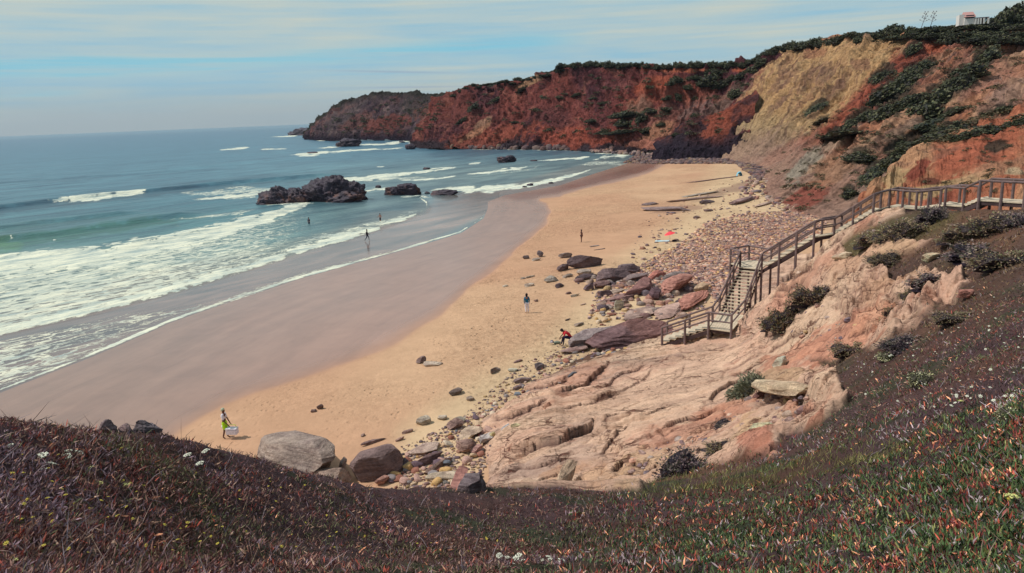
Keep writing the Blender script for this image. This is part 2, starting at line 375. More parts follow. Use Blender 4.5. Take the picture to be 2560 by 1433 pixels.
# a dark recess under the layered block in the lower slab
def bumpat(px, py, rx, ry, h, an=0, pw=2):
    a = math.radians(an); dx = qx-px; dy = qy-py; u = (dx*math.cos(a)+dy*math.sin(a))/rx; v = (-dx*math.sin(a)+dy*math.cos(a))/ry
    return h*np.exp(-np.abs(u)**pw*1.0-np.abs(v)**pw)*(dist > 20)
LEDGES = [([(1221, 1060), (1280, 1046), (1330, 1023), (1376, 1004)], .22, 16), ([(1376, 992), (1415, 985), (1450, 966), (1475, 946), (1500, 930), (1528, 912)], .32, 20), ([(1262, 1128), (1310, 1118), (1370, 1107), (1400, 1099), (1440, 1080), (1472, 1063), (1488, 1048)], .55, 34), ([(1396, 1035), (1440, 1021), (1470, 1010), (1520, 995), (1548, 984)], .16, 14), ([(1496, 1130), (1520, 1113), (1545, 1090), (1572, 1061)], .20, 14), ([(1593, 1053), (1645, 1027), (1670, 1012)], .12, 10),
 ([(1285, 1243), (1330, 1232), (1372, 1216), (1402, 1206), (1440, 1192), (1452, 1176)], .75, 30), ([(1643, 1084), (1663, 1071), (1708, 1051), (1751, 1041), (1801, 1023)], .20, 12), ([(1651, 1088), (1711, 1062)], .12, 8), ([(1500, 965), (1533, 943), (1560, 930), (1623, 911)], .18, 10), ([(1538, 988), (1578, 968), (1615, 938), (1632, 924)], .12, 10), ([(1590, 1055), (1560, 1075), (1500, 1120)], .12, 12), ([(1505, 1055), (1552, 1038)], .2, 16),
 ([(1520, 1170), (1555, 1148), (1575, 1145), (1593, 1160), (1633, 1166)], .3, 16), ([(1766, 1006), (1784, 988), (1827, 958), (1857, 944)], .22, 12), ([(1625, 1128), (1700, 1090)], .08, 8), ([(1230, 1010), (1300, 985), (1380, 965), (1440, 940)], .18, 12), ([(1225, 1195), (1300, 1165), (1380, 1140), (1430, 1125)], .14, 16), ([(1330, 1200), (1370, 1178), (1400, 1165)], .12, 12), ([(1680, 960), (1705, 940), (1712, 905)], .06, 8), ([(1800, 930), (1850, 915), (1890, 898), (1900, 890)], .12, 8), ([(1822, 938), (1870, 925), (1910, 905)], .14, 8),
 ([(1960, 1036), (2015, 1034), (2052, 1022)], .2, 14), ([(1945, 702), (1985, 686), (2020, 666), (2032, 656)], .5, 22), ([(1936, 728), (1975, 708), (2018, 683)], .35, 14), ([(1915, 752), (1950, 737), (2022, 695)], .2, 10), ([(2075, 716), (2110, 700), (2145, 680)], .3, 14), ([(2146, 728), (2186, 714), (2199, 704)], .32, 12), ([(2070, 731), (2090, 729), (2146, 742), (2190, 751), (2236, 748)], .18, 7), ([(2075, 741), (2096, 742), (2150, 755), (2200, 764)], .15, 7), ([(2082, 752), (2110, 757), (2155, 770)], .12, 7),
 ([(2226, 804), (2260, 796), (2300, 786)], .25, 12), ([(2093, 763), (2101, 781), (2121, 797), (2142, 817)], .3, 16), ([(1890, 852), (1925, 839), (1962, 818)], .3, 14), ([(1908, 888), (1960, 850), (1999, 833), (2040, 822)], .22, 10), ([(1905, 800), (1960, 780), (2010, 760)], .2, 10), ([(1930, 770), (1990, 745), (2040, 715)], .2, 10), ([(2000, 660), (2060, 628), (2110, 600)], .2, 10), ([(2170, 660), (2230, 640), (2290, 625)], .25, 12), ([(2230, 690), (2290, 680), (2330, 665)], .25, 12), ([(2300, 745), (2350, 738), (2400, 726)], .3, 12), ([(2120, 850), (2160, 838), (2200, 832)], .2, 10), ([(1850, 1180), (1900, 1160)], .2, 10), ([(1560, 1188), (1620, 1180), (1650, 1168)], .2, 12)]
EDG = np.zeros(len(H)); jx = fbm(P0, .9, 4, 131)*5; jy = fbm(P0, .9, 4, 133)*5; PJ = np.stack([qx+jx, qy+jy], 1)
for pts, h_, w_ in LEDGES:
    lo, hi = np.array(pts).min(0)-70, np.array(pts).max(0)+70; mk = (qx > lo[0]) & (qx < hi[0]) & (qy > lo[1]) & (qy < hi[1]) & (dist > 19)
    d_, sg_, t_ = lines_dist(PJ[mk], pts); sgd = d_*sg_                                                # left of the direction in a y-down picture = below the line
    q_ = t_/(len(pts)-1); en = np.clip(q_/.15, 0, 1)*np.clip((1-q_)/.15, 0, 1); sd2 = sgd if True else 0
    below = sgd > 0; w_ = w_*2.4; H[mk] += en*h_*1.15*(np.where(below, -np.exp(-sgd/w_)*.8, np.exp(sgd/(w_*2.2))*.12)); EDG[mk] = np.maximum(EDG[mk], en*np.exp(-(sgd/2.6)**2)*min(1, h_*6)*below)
H += bumpat(1412, 1224, 36, 12, -.6, -8, 4)
H += bumpat(1985, 1000, 75, 16, -.7, -4, 4)+bumpat(1965, 965, 75, 22, .35, -6, 4)
H += bumpat(2262, 768, 36, 12, -.6, -8, 4)+bumpat(2370, 733, 26, 9, -.5, -5, 4)
H += bumpat(1900, 1125, 60, 32, .35, 0, 2)
Zs = Zs+H.reshape(Zs.shape)
V = np.stack([X.ravel(), Y.ravel(), Zs.ravel()], 1)
pink = srgb(212, 168, 142); pale = srgb(214, 180, 150); redd = srgb(178, 98, 66); grey = srgb(172, 144, 130); yel = srgb(196, 160, 100); dark = srgb(96, 60, 52)
t = sstep(-.4, .5, fbm(SA, 3.0, 4, 71))[:, None]; rc = pink*(1-t)+pale*t
t = sstep(.15, .6, fbm(SA, 1.4, 4, 73))[:, None]*.7; rc = rc*(1-t)+grey*t
t = sstep(.3, .55, fbm(SA*[1, 1, 2.], .5, 3, 75))[:, None]*.3; rc = rc*(1-t)+redd*t
bl = [(1440, 950, 90, 22, -25, redd, .5), (1650, 1000, 170, 70, -15, pale*1.06, 1), (1750, 920, 120, 45, -20, pale*1.1, 1), (1560, 1010, 90, 30, -20, pale, .9), (1520, 1120, 60, 30, -10, pale, .8), (1370, 1150, 130, 28, -14, srgb(176, 152, 138), .9), (1290, 1180, 90, 30, -14, srgb(170, 150, 138), .8),
      (1400, 1170, 70, 22, -14, srgb(204, 150, 100), .7), (1500, 1180, 60, 40, 0, srgb(206, 160, 110), .8), (1600, 1160, 80, 30, -10, yel, .6), (1720, 1080, 150, 30, -18, redd*1.1, .75), (1800, 1040, 90, 24, -20, srgb(200, 120, 80), .8),
      (1880, 1080, 50, 30, -20, yel, .8), (1890, 1125, 55, 38, 0, srgb(190, 84, 48), .95), (2030, 1070, 36, 20, -35, srgb(196, 92, 50), .95), (1990, 1025, 50, 24, -10, srgb(186, 96, 56), .8), (1960, 960, 75, 22, -8, srgb(178, 148, 96), .9),
      (2090, 860, 120, 50, -28, srgb(200, 112, 74), 1), (1990, 890, 90, 30, -25, srgb(200, 116, 78), .9), (2170, 810, 60, 30, -35, srgb(204, 128, 84), .8), (1960, 760, 60, 22, -55, srgb(196, 100, 66), .7), (2010, 690, 80, 16, -35, srgb(186, 110, 74), .7),
      (2190, 580, 50, 18, -10, srgb(184, 92, 56), .9), (2230, 640, 60, 16, -25, yel, .7), (2150, 640, 90, 30, -35, srgb(190, 140, 98), .7), (2270, 700, 70, 30, -25, srgb(208, 160, 112), .8), (2330, 640, 40, 16, -25, yel, .8), (2200, 740, 60, 30, -20, srgb(206, 158, 116), .8),
      (2262, 768, 34, 10, -8, dark*.5, .9), (2050, 730, 60, 20, -30, srgb(206, 168, 132), .7), (2350, 755, 60, 12, -15, redd, .7), (2470, 690, 40, 16, -20, srgb(170, 90, 60), .6), (2540, 690, 40, 10, -20, yel, .5), (1560, 1235, 60, 14, 0, yel, .8)]  # the deep hollow's shade is painted in as a darker patch
bl = [(x, y, rx, ry, an, np.asarray(c_)*.6+pink*.4, st_*.85) for x, y, rx, ry, an, c_, st_ in bl]
rc = paint(rc.copy(), PX, P0, bl, seed=101, wsc=.9)
def desat(c, k, g=1.): l = (c@np.array([.3, .55, .15]))[:, None]; return (c*(1-k)+l*k)*g
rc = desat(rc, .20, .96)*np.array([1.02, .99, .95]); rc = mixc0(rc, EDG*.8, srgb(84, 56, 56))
g1 = srgb(82, 60, 52); g2 = srgb(60, 62, 48); g3 = srgb(92, 70, 62, .8); g4 = srgb(76, 58, 60)
t = sstep(-.3, .3, fbm(P0, 2.5, 4, 81))[:, None]; vc = g1*(1-t)+g4*t
t = sstep(.0, .4, fbm(P0, 1.3, 4, 83))[:, None]; vc = vc*(1-t)+g2*t
t = (sstep(.05, .45, fbm(P0, 2.9, 4, 85))*np.clip((dist-14)/14, 0, 1))[:, None]; vc = vc*(1-t)+srgb(128, 92, 72, .8)*t
t = sstep(16, 32, dist)[:, None]*.6; vc = vc*(1-t)+srgb(92, 72, 60)*t
olive = np.clip(poly_sd(PX, [(2060, 600), (2130, 570), (2270, 530), (2420, 522), (2380, 570), (2260, 620), (2180, 680), (2100, 640)])/30+.3, 0, 1)[:, None]*.75
vc = vc*(1-olive)+srgb(92, 84, 58)*olive
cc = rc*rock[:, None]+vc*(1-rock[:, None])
mat_slope, n, p = new_mat('sandstone slope'); pos = n.node('ShaderNodeNewGeometry').outputs['Position']; san = math.atan2(sdv[1], sdv[0])
a = n.node('ShaderNodeAttribute', attribute_name='Col').outputs['Color']; rk = n.node('ShaderNodeAttribute', attribute_name='rock').outputs['Fac']
v1_ = n.mapping(pos, (0, 0, -san)); vs1 = n.mapping(v1_, scale=(.22, 1, 1.6)); vs2 = n.mapping(v1_, (0, 0, .35), (.16, 1, 1.4))
col = n.mix(1., a, n.mix(n.mapr(n.noise(vs1, 1.1, 7, .68, .6), .32, .68), (.82, .79, .79), (1.14, 1.14, 1.13)), 'MULTIPLY'); col = n.mix(1., col, n.mix(n.mapr(n.noise(pos, 9, 6, .7), .3, .7), (.82,)*3, (1.14,)*3), 'MULTIPLY')
dv = n.node('ShaderNodeVectorMath', operation='ADD'); n.put(dv.inputs[0], n.mapping(v1_, scale=(.20, .62, .62))); dcx = n.node('ShaderNodeCombineXYZ'); dno = n.noise(v1_, .9, 5, .6); n.put(dcx.inputs[0], n.math('MULTIPLY', dno, .35)); n.put(dcx.inputs[1], n.math('MULTIPLY', n.noise(vs1, 1.4, 5, .6), .30)); n.put(dv.inputs[1], dcx.outputs[0])
k1 = n.mapr(n.vor(dv.outputs[0], 1.1, 'DISTANCE_TO_EDGE'), .004, .022, 1, 0, True); k2 = n.math('MULTIPLY', n.mapr(n.vor(dv.outputs[0], 3.4, 'DISTANCE_TO_EDGE'), .004, .03, 1, 0, True), .6); k3 = n.math('MULTIPLY', n.mapr(n.vor(n.mapping(v1_, (0, 0, .5), (.5, 1.6, 1)), 3.2, 'DISTANCE_TO_EDGE'), .004, .03, 1, 0, True), .35)
vc_ = n.node('ShaderNodeTexVoronoi'); n.put(vc_.inputs['Vector'], dv.outputs[0]); vc_.inputs['Scale'].default_value = 1.1; sc3 = n.node('ShaderNodeSeparateColor'); n.put(sc3.inputs[0], vc_.outputs['Color']); col = n.mix(rk, col, n.mix(1., col, n.mix(sc3.outputs[0], (.88, .86, .86), (1.08, 1.08, 1.06)), 'MULTIPLY'))
ck = n.math('MULTIPLY', n.math('MAXIMUM', n.math('MAXIMUM', k1, k2), k3), n.mapr(n.noise(pos, .6, 3), .40, .60, .0, 1)); ck = n.math('MULTIPLY', ck, rk)
n.put(p.inputs['Base Color'], n.mix(n.math('MULTIPLY', ck, .85), col, srgb(96, 58, 50))); p.inputs['Roughness'].default_value = .92; p.inputs['Specular IOR Level'].default_value = .12
hh_ = n.math('SUBTRACT', n.math('MULTIPLY', n.noise(vs1, 1.6, 7, .7, .5), 1.0), n.math('MULTIPLY', ck, .6)); n.put(p.inputs['Normal'], n.bump(n.noise(pos, 8, 6, .75), .8, .06, n.bump(hh_, .9, .16)))
keep = V[:, 2] > beach_z(V[:, 0], V[:, 1])-.6
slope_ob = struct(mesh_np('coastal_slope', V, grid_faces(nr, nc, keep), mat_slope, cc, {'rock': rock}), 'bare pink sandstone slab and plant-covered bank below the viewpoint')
SL = dict(V=V, PX=PX, dist=dist, rock=rock)
print('slope', len(V))

# ---- beach mesh
X, Y = polar(14, 430, 420, -46, 34, 700); nr, nc = X.shape; Zb = beach_z(X, Y)
V = np.stack([X.ravel(), Y.ravel(), Zb.ravel()], 1); qx, qy, _ = pr(V); PX = np.stack([qx, qy], 1)
WET = [(-900, 1500), (-300, 1250), (380, 1140), (470, 1070), (560, 1012), (640, 985), (760, 952), (860, 915), (1000, 850), (1100, 790), (1170, 725), (1240, 672), (1285, 632), (1335, 588), (1368, 555), (1378, 530), (1368, 508), (1352, 500),
       (1400, 494), (1410, 487), (1480, 470), (1560, 452), (1630, 430), (1665, 412), (1640, 396), (1600, 380), (1000, 370), (-2000, 400), (-2000, 1500)]
wsd = poly_sd(PX, WET)/np.clip(18/np.hypot(X.ravel(), Y.ravel())*100, 10, 50)*30+fbm(V, 5., 3, 91)*5
wet = .55*sstep(-5, 7, wsd+fbm(V, 9., 4, 92)*10)+.45*sstep(-24, 36, wsd)
dry = srgb(190, 150, 120); dry2 = srgb(196, 160, 128)
t = sstep(-.4, .5, fbm(V, 16., 3, 93))[:, None]; c = dry*(1-t)+dry2*t
PALE = np.clip(poly_sd(PX, [(980, 1230), (1000, 1080), (1180, 950), (1350, 860), (1450, 760), (1500, 700), (1680, 560), (1800, 420), (1950, 420), (2100, 560), (1700, 800), (1400, 950), (1230, 1100), (1180, 1240)])/60+.5, 0, 1)[:, None]
c = c*(1-PALE*.8)+srgb(204, 178, 142)*PALE*.8
wc = srgb(160, 122, 104); t = sstep(0, 60, beach_s(V[:, 0], V[:, 1])*-1+25)[:, None]
wc = wc*(1-t*.35)+srgb(140, 124, 118)*t*.35; t = sstep(900, 300, qx)[:, None]*.6; wc = wc*(1-t)+srgb(142, 112, 94)*t
red_wet = np.clip(poly_sd(PX, [(1300, 505), (1420, 480), (1640, 425), (1640, 400), (1540, 425), (1380, 470), (1240, 490)])/10+.3, 0, 1)[:, None]
wc = wc*(1-red_wet)+srgb(138, 98, 84)*red_wet
c = c*(1-wet[:, None])+wc*wet[:, None]
c = paint(c, PX, V, [(1640, 372, 60, 8, 0, srgb(170, 110, 84), .8), (1750, 400, 120, 8, 0, srgb(110, 90, 84), .7), (1840, 470, 90, 10, -15, srgb(150, 122, 104), .8), (1700, 525, 60, 8, -8, srgb(150, 118, 100), .7), (1800, 660, 150, 70, -20, srgb(150, 120, 108), .9), (1920, 580, 120, 40, -12, srgb(150, 120, 108), .9), (1700, 700, 90, 40, -20, srgb(156, 126, 110), .8)], seed=140)
trk = np.clip(1-wet*1.6, 0, 1)*np.clip(.25+.75*sstep(-.35, .35, fbm(V, 11., 3, 97)), 0, 1)
m_, n, p = new_mat('beach sand'); pos = n.node('ShaderNodeNewGeometry').outputs['Position']
a = n.node('ShaderNodeAttribute', attribute_name='Col').outputs['Color']; wf = n.node('ShaderNodeAttribute', attribute_name='wet').outputs['Fac']; tf = n.node('ShaderNodeAttribute', attribute_name='trk').outputs['Fac']
f = n.noise(pos, .35, 6, .6, .5); col = n.mix(1., a, n.mix(n.mapr(f, .3, .7), (.90,)*3, (1.07,)*3), 'MULTIPLY')
g = n.noise(pos, 1.7, 6, .7, .6); col = n.mix(n.math('MULTIPLY', tf, .9), col, n.mix(1., col, n.mix(n.mapr(g, .34, .62), (.74, .70, .69), (1.08,)*3), 'MULTIPLY'))
pit = n.vor(n.mapping(pos, (0, 0, 1.0), (1.5, 1, 1)), 1.7, 'SMOOTH_F1'); pm = n.math('MULTIPLY', n.mapr(pit, .10, .32, 1, 0, True), n.mapr(n.noise(pos, .5, 3), .45, .62, 0, 1))
pm = n.math('MULTIPLY', pm, tf); col = n.mix(n.math('MULTIPLY', pm, .5), col, n.mix(1., col, (.62, .55, .52), 'MULTIPLY'))
cs_ = n.node('ShaderNodeCombineXYZ'); n.put(cs_.inputs[0], n.node('ShaderNodeAttribute', attribute_name='inland').outputs['Fac']); sp_ = n.node('ShaderNodeSeparateXYZ'); n.put(sp_.inputs[0], pos); n.put(cs_.inputs[1], n.math('MULTIPLY', sp_.outputs[1], .12)); tide = n.noise(cs_.outputs[0], .45, 6, .7, .4)
col = n.mix(n.mapr(wf, .2, .9), col, n.mix(1., col, n.mix(n.mapr(tide, .38, .60), (.91, .90, .91), (1.06,)*3), 'MULTIPLY'))
n.put(p.inputs['Base Color'], col); n.put(p.inputs['Roughness'], n.math('ADD', n.mapr(wf, .35, 1, .95, .18), n.math('MULTIPLY', n.noise(n.mapping(pos, (0, 0, .4), (1, .25, 1)), .12, 4), .12))); n.put(p.inputs['Specular IOR Level'], n.mapr(wf, .3, 1, .1, .55))
hgt = n.math('ADD', n.math('MULTIPLY', n.noise(pos, 2.2, 6, .65), tf), n.math('MULTIPLY', pm, -.55))
n.put(p.inputs['Normal'], n.bump(n.noise(pos, .8, 3), .06, .05, n.bump(hgt, 1.0, .22)))
bf = grid_faces(nr, nc); kk = (beach_s(V[:, 0], V[:, 1]) > -40)
beach_ob = struct(mesh_np('beach', V, bf[kk[bf].any(1)], m_, c, {'wet': wet, 'trk': trk, 'inland': beach_s(V[:, 0], V[:, 1])}))

# ------------------------------------------------------------------ sea: swell, breakers and foam
X, Y = polar(0, 0, 0, -52, 38, 1150, np.concatenate([np.geomspace(36, 420, 430, endpoint=False), np.geomspace(420, 1500, 120, endpoint=False), np.geomspace(1500, 40000, 40)]))
nr, nc = X.shape; V = np.stack([X.ravel(), Y.ravel(), np.zeros(X.size)], 1); qx, qy, _ = pr(V); PX = np.stack([qx, qy], 1)
dist = np.hypot(V[:, 0], V[:, 1]); bs = beach_s(V[:, 0], V[:, 1])
wa, wb = pz(0, 518, 0.), pz(600, 455, 0.); cdv = (wb-wa)[:2]; cdv /= np.linalg.norm(cdv); cnv = np.array([-cdv[1], cdv[0]])
cu = V[:, :2]@cdv; cv = V[:, :2]@cnv
CR = np.stack([cu*.25, cv, np.zeros(len(V))], 1)
deep = np.clip(-bs/60, 0, 1)
z = fbm(CR, 9., 3, 201)*.36*deep + fbm(CR, 30., 2, 203)*.5*deep + fbm(CR, 3., 3, 205)*.12*deep
def crest(pts, h, wd, seed):
    """a travelling wave along photo-traced crest points"""
    W = np.array([pz(x, y, 0.)[:2] for x, y in pts]); d, sd_, t_ = lines_dist(V[:, :2], W); d = -d*sd_      # positive = towards the beach
    end = np.clip(t_/.7, 0, 1)*np.clip((len(pts)-1-t_)/.7, 0, 1)
    return h*end*np.where(d > 0, np.exp(-(d/(wd*.55))**2), np.exp(-(d/(wd*1.6))**2)), d, t_
C1 = [(-260, 548), (-120, 532), (0, 520), (120, 505), (240, 493), (375, 479), (500, 466), (620, 455), (760, 443), (900, 432)]
C2 = [(-260, 606), (-100, 585), (0, 573), (140, 553), (260, 540), (380, 528)]
C3 = [(-260, 648), (-100, 622), (0, 604), (150, 588), (290, 566), (420, 548), (520, 535)]
C4 = [(-260, 478), (0, 458), (200, 444), (420, 430), (600, 418)]
CSURF = [(-300, 700), (-120, 668), (0, 650), (120, 640), (300, 628), (430, 600), (560, 572), (660, 546), (720, 525), (785, 513)]
z += crest(C1, 1.3, 3.2, 1)[0]+crest(C2, .95, 4, 2)[0]+crest(C3, 1.0, 4, 3)[0]+crest(C4, .5, 6, 4)[0]+crest(CSURF, .5, 3, 5)[0]
EDGE = [(-300, 925), (-120, 872), (0, 836), (120, 808), (240, 782), (420, 735), (520, 704), (640, 668), (780, 622), (880, 596), (960, 570), (1020, 548), (1062, 531), (1068, 518), (1060, 505), (1040, 494), (1052, 484)]
ew = np.array([pz(x, y, 0.)[:2] for x, y in EDGE]); ed, es, _ = lines_dist(V[:, :2], ew); ed = -ed*es        # >0 on the beach side
z += .10*sstep(.8, -1.5, ed)*(bs < 3)*np.clip((dist-40)/10, 0, 1)*(dist < 175)
wob = fbm(CR, 4., 4, 211); wob2 = fbm(V, 1.2, 4, 213); wob3 = fbm(np.stack([cu*.12, cv, 0*cu], 1), 1.5, 4, 215)
wpx = fbm(np.stack([qx/26, qy/5.0+qx/60, 0*qx], 1), 1., 5, 217, .65)
def pband(pts, w0, w1=None, jag=.5, wp=1.):
    """foam strip round a traced line, widths in photo pixels"""
    d, s_, t_ = lines_dist(PX, pts); w1 = w0 if w1 is None else w1; ww = w0+(w1-w0)*t_/(len(pts)-1)
    q = t_/(len(pts)-1); e = np.sqrt(np.clip(q/.3, 0, 1)*np.clip((1-q)/.25, 0, 1)); ww = ww*(.12+.88*e)
    return sstep(1.35, .25, d/(ww*np.clip(1+jag*wob3*1.0+1.3*wpx*wp, .15, 3)))*(.55+.45*e)*np.clip(1.05+.9*wpx*wp, .3, 1), d*s_, t_
foam = np.zeros(len(V)); lace = np.zeros(len(V))
SURF = [(-400, 735), (-120, 672), (0, 645), (110, 634), (260, 632), (330, 616), (420, 600), (520, 580), (600, 560), (680, 536), (745, 515), (790, 508), (800, 520), (900, 520), (1000, 515), (1040, 494), (1068, 512), (1066, 530), (1020, 548), (960, 570), (880, 596), (780, 622), (640, 668), (520, 704), (420, 735), (240, 782), (120, 808), (0, 836), (-120, 872), (-400, 950)]
ssd = poly_sd(PX, SURF)+wob3*8; inS = sstep(-3, 4, ssd)
outer, od, ot = pband([(-400, 760), (-120, 700), (0, 672), (120, 655), (280, 645), (420, 613), (540, 585), (640, 558), (720, 530), (770, 517)], 42, 13, .35)
foam = np.maximum(foam, outer*.98)
inner, _, _ = pband([(-300, 915), (-120, 862), (0, 826), (120, 797), (240, 771), (420, 725), (520, 695), (640, 660), (780, 616), (880, 590), (960, 564), (1020, 543), (1060, 527)], 17, 6, .5)
foam = np.maximum(foam, inner*.95*(ed < .6)); lace = np.maximum(lace, inS*(.50+.22*sstep(900, 100, qx)-.30*sstep(820, 700, qx)*0-.26*sstep(620, 820, qx)))
lace = np.maximum(lace, pband([(680, 640), (800, 600), (900, 575), (1000, 545), (1055, 522)], 22, 8)[0]*.62)
for pts, a_, b_, st in [([(118, 506), (180, 500), (245, 494), (320, 486), (378, 478)], 4, 4, 1.), ([(190, 499), (245, 495), (300, 489)], 8, 5, .95),
                        ([(450, 482), (520, 482), (600, 478), (680, 470)], 10, 8, .62), ([(480, 500), (540, 497), (620, 487), (700, 480), (780, 470)], 6, 5, .8), ([(560, 470), (640, 468)], 6, 6, .6), ([(600, 490), (650, 482), (700, 474)], 12, 8, .7),
                        ([(780, 452), (860, 446), (950, 440), (1040, 432), (1100, 424), (1142, 417)], 6, 5, 1.), ([(840, 449), (900, 447), (960, 441), (1030, 434)], 11, 6, .9), ([(900, 455), (1000, 447), (1100, 440)], 6, 4, .55),
                        ([(1000, 452), (1060, 450), (1100, 447), (1142, 440)], 3, 3, .9), ([(1166, 437), (1220, 432), (1270, 426), (1322, 418)], 4.5, 4, .98), ([(1170, 410), (1203, 406)], 3, 2.5, .9), ([(1230, 437), (1330, 424), (1350, 413)], 4, 2, .5),
                        ([(1060, 480), (1130, 476), (1200, 474), (1290, 466), (1370, 455), (1430, 440), (1480, 423)], 9, 4, 1.), ([(1120, 470), (1250, 468), (1340, 458), (1400, 444)], 6, 5, .75), ([(1200, 480), (1260, 474)], 5, 5, .8),
                        ([(1330, 402), (1400, 399), (1450, 396), (1475, 392)], 3, 3, .95), ([(1440, 412), (1500, 408), (1560, 404)], 5, 6, .55), ([(1480, 400), (1530, 392), (1580, 386)], 5, 6, .75), ([(1540, 388), (1580, 385)], 4, 4, .7), ([(1470, 400), (1560, 412), (1600, 400)], 5, 5, .45),
                        ([(720, 388), (780, 383), (860, 378), (960, 372)], 4, 2.5, .95), ([(745, 391), (800, 386)], 4, 4, .8), ([(880, 376), (960, 373), (1015, 369)], 2.5, 2, .9), ([(790, 371), (850, 368)], 3, 3, .9), ([(890, 362), (960, 361), (1000, 359)], 3, 2, .95), ([(960, 358), (1045, 352)], 3, 3, .9), ([(1020, 358), (1045, 356)], 4, 4, .9),
                        ([(548, 375), (600, 371), (625, 368)], 3.5, 2.5, .9), ([(650, 374), (720, 372)], 3, 2, .8), ([(672, 343), (720, 341), (748, 339)], 1.5, 1.5, .95), ([(776, 348), (800, 351), (815, 352)], 3, 2, .9), ([(940, 418), (962, 417)], 2.2, 2, .9),
                        ([(1050, 371), (1200, 373), (1400, 375), (1460, 378)], 1.5, 1.8, .8), ([(1480, 385), (1560, 383)], 2.5, 2.5, .8), ([(905, 480), (950, 474), (990, 469)], 5, 4, .85), ([(1000, 493), (1045, 489), (1075, 494)], 4, 4, .7), ([(640, 505), (720, 512), (785, 512)], 9, 6, .9),
                        ([(1040, 488), (1066, 506), (1067, 522)], 2.2, 2.2, .9), ([(380, 556), (480, 548), (580, 540), (640, 528)], 3, 6, .6), ([(300, 612), (420, 596), (560, 562)], 5, 6, .6), ([(28, 603), (34, 603)], 2, 2, .8), ([(132, 604), (142, 604)], 2, 2, .8)]:
    f_, _, _ = pband(pts, a_, b_, .55); foam = np.maximum(foam, f_*st) if st > .7 else foam; lace = np.maximum(lace, f_*(st if st <= .7 else .5))
# the thin last sheet of water: white lip and broken lace on the left
lip, _, _ = pband(SHORE_PX[1:11], 5.5, 1.8, .3, .15); foam = np.maximum(foam, lip*.86*(qx < 1170)); foam = np.maximum(foam, pband([(1165, 573), (1205, 545), (1216, 520)], 1.2, .8)[0]*.6)
SW = [(-400, 960), (-120, 880), (0, 842), (200, 800), (330, 770), (430, 760), (560, 735), (680, 708), (760, 688), (600, 745), (430, 805), (220, 893), (0, 978), (-400, 1130)]
lace = np.maximum(lace, sstep(-5, 18, poly_sd(PX, SW)+wob3*10)*(.44+.14*sstep(300, 0, qx))); lace = np.maximum(lace, pband([(430, 796), (560, 756), (680, 714), (760, 686), (900, 650), (1000, 622)], 14, 4, .3, .3)[0]*.5)
near_shore = sstep(14, 0, np.abs(bs))*(qx < 800)
# surface colour of the water, with wave shading painted in
def cl(*a): return srgb(*a)
cc = np.empty((len(V), 3)); hor = 290-(qx-1280)*.04; dy = qy-hor
stops = [(0, cl(98, 134, 152)), (12, cl(70, 112, 136)), (60, cl(70, 114, 134)), (130, cl(80, 122, 136)), (190, cl(66, 108, 120)), (240, cl(82, 124, 126)), (300, cl(98, 126, 124)), (360, cl(126, 134, 126)), (500, cl(128, 124, 118)), (700, cl(126, 112, 108))]
for i in range(3): cc[:, i] = np.interp(dy, [a[0] for a in stops], [a[1][i] for a in stops])
t = sstep(0, 1, sstep(500, 1100, qx)*sstep(60, 160, dy))[:, None]; cc = cc*(1-t)+cl(112, 128, 128)*t
t = (sstep(1000, 1350, qx)*sstep(115, 60, dy))[:, None]*.9; cc = cc*(1-t)+cl(84, 92, 104)*t
t = (sstep(-6, 10, poly_sd(PX, [(-400, 955), (0, 836), (420, 735), (780, 622), (1060, 531), (1085, 500), (1230, 480), (1230, 530), (1000, 640), (400, 830), (0, 990), (-400, 1160)])))[:, None]; cc = cc*(1-t)+cl(134, 122, 116)*t
t = (sstep(-6, 10, poly_sd(PX, [(1080, 488), (1480, 440), (1600, 396), (1640, 400), (1560, 440), (1400, 470), (1250, 500)])))[:, None]*.7; cc = cc*(1-t)+cl(126, 112, 106)*t
for pts, a_, b_, ox, colr, st in [(C1, 12, 7, 7, cl(50, 86, 100), .8), (C2, 14, 9, 9, cl(58, 96, 96), .7), (C3, 17, 10, 10, cl(54, 100, 86), .85), (C4, 6, 4, 3, cl(60, 96, 114), .5), ([(300, 470), (480, 455), (650, 440), (800, 428), (980, 418), (1050, 415)], 5, 3, 1, cl(56, 92, 108), .6), ([(-200, 640), (0, 622), (60, 616)], 24, 16, 0, cl(84, 124, 84), .8)]:
    f_, _, _ = pband([(x, y+ox) for x, y in pts], a_, b_, .3); f_ = (f_*st)[:, None]; cc = cc*(1-f_)+colr*f_  # dark wave faces below the crests are shading painted in, beside the green swell
wsh = sstep(-3, 1, bs+22-(dist > 150)*8)[:, None]; cc = cc*.86*(np.array([.88, 1.03, 1.06])*(1-wsh)+np.array([1.22, 1.04, .98])*wsh); V[:, 2] = z*(1-.8*np.clip(dist/900, 0, 1)); V[:, 2] += .05*foam+.04*(lace > .3)*wob2*0
V[:, 2] *= np.clip(-bs/9, 0, 1); V[:, 2] += .02*lip
V[:, 2] += np.where(bs > 1.5, -(bs-1.5)*.06, 0)
m_, n, p = new_mat('sea water'); pos = n.node('ShaderNodeNewGeometry').outputs['Position']; ang = math.atan2(cdv[1], cdv[0])
vec = n.mapping(pos, (0, 0, -ang)); vst = n.mapping(vec, (0, 0, 0), (.28, 1, 1))
base = n.node('ShaderNodeAttribute', attribute_name='Col').outputs['Color']
fo = n.node('ShaderNodeAttribute', attribute_name='foam').outputs['Fac']; la = n.node('ShaderNodeAttribute', attribute_name='lace').outputs['Fac']; sh = n.node('ShaderNodeAttribute', attribute_name='calm').outputs['Fac']
wnz = n.noise(vst, .22, 5, .65, .6); base = n.mix(1., base, n.mix(n.mapr(wnz, .36, .64), (.56, .63, .70), (1.32, 1.26, 1.20)), 'MULTIPLY')
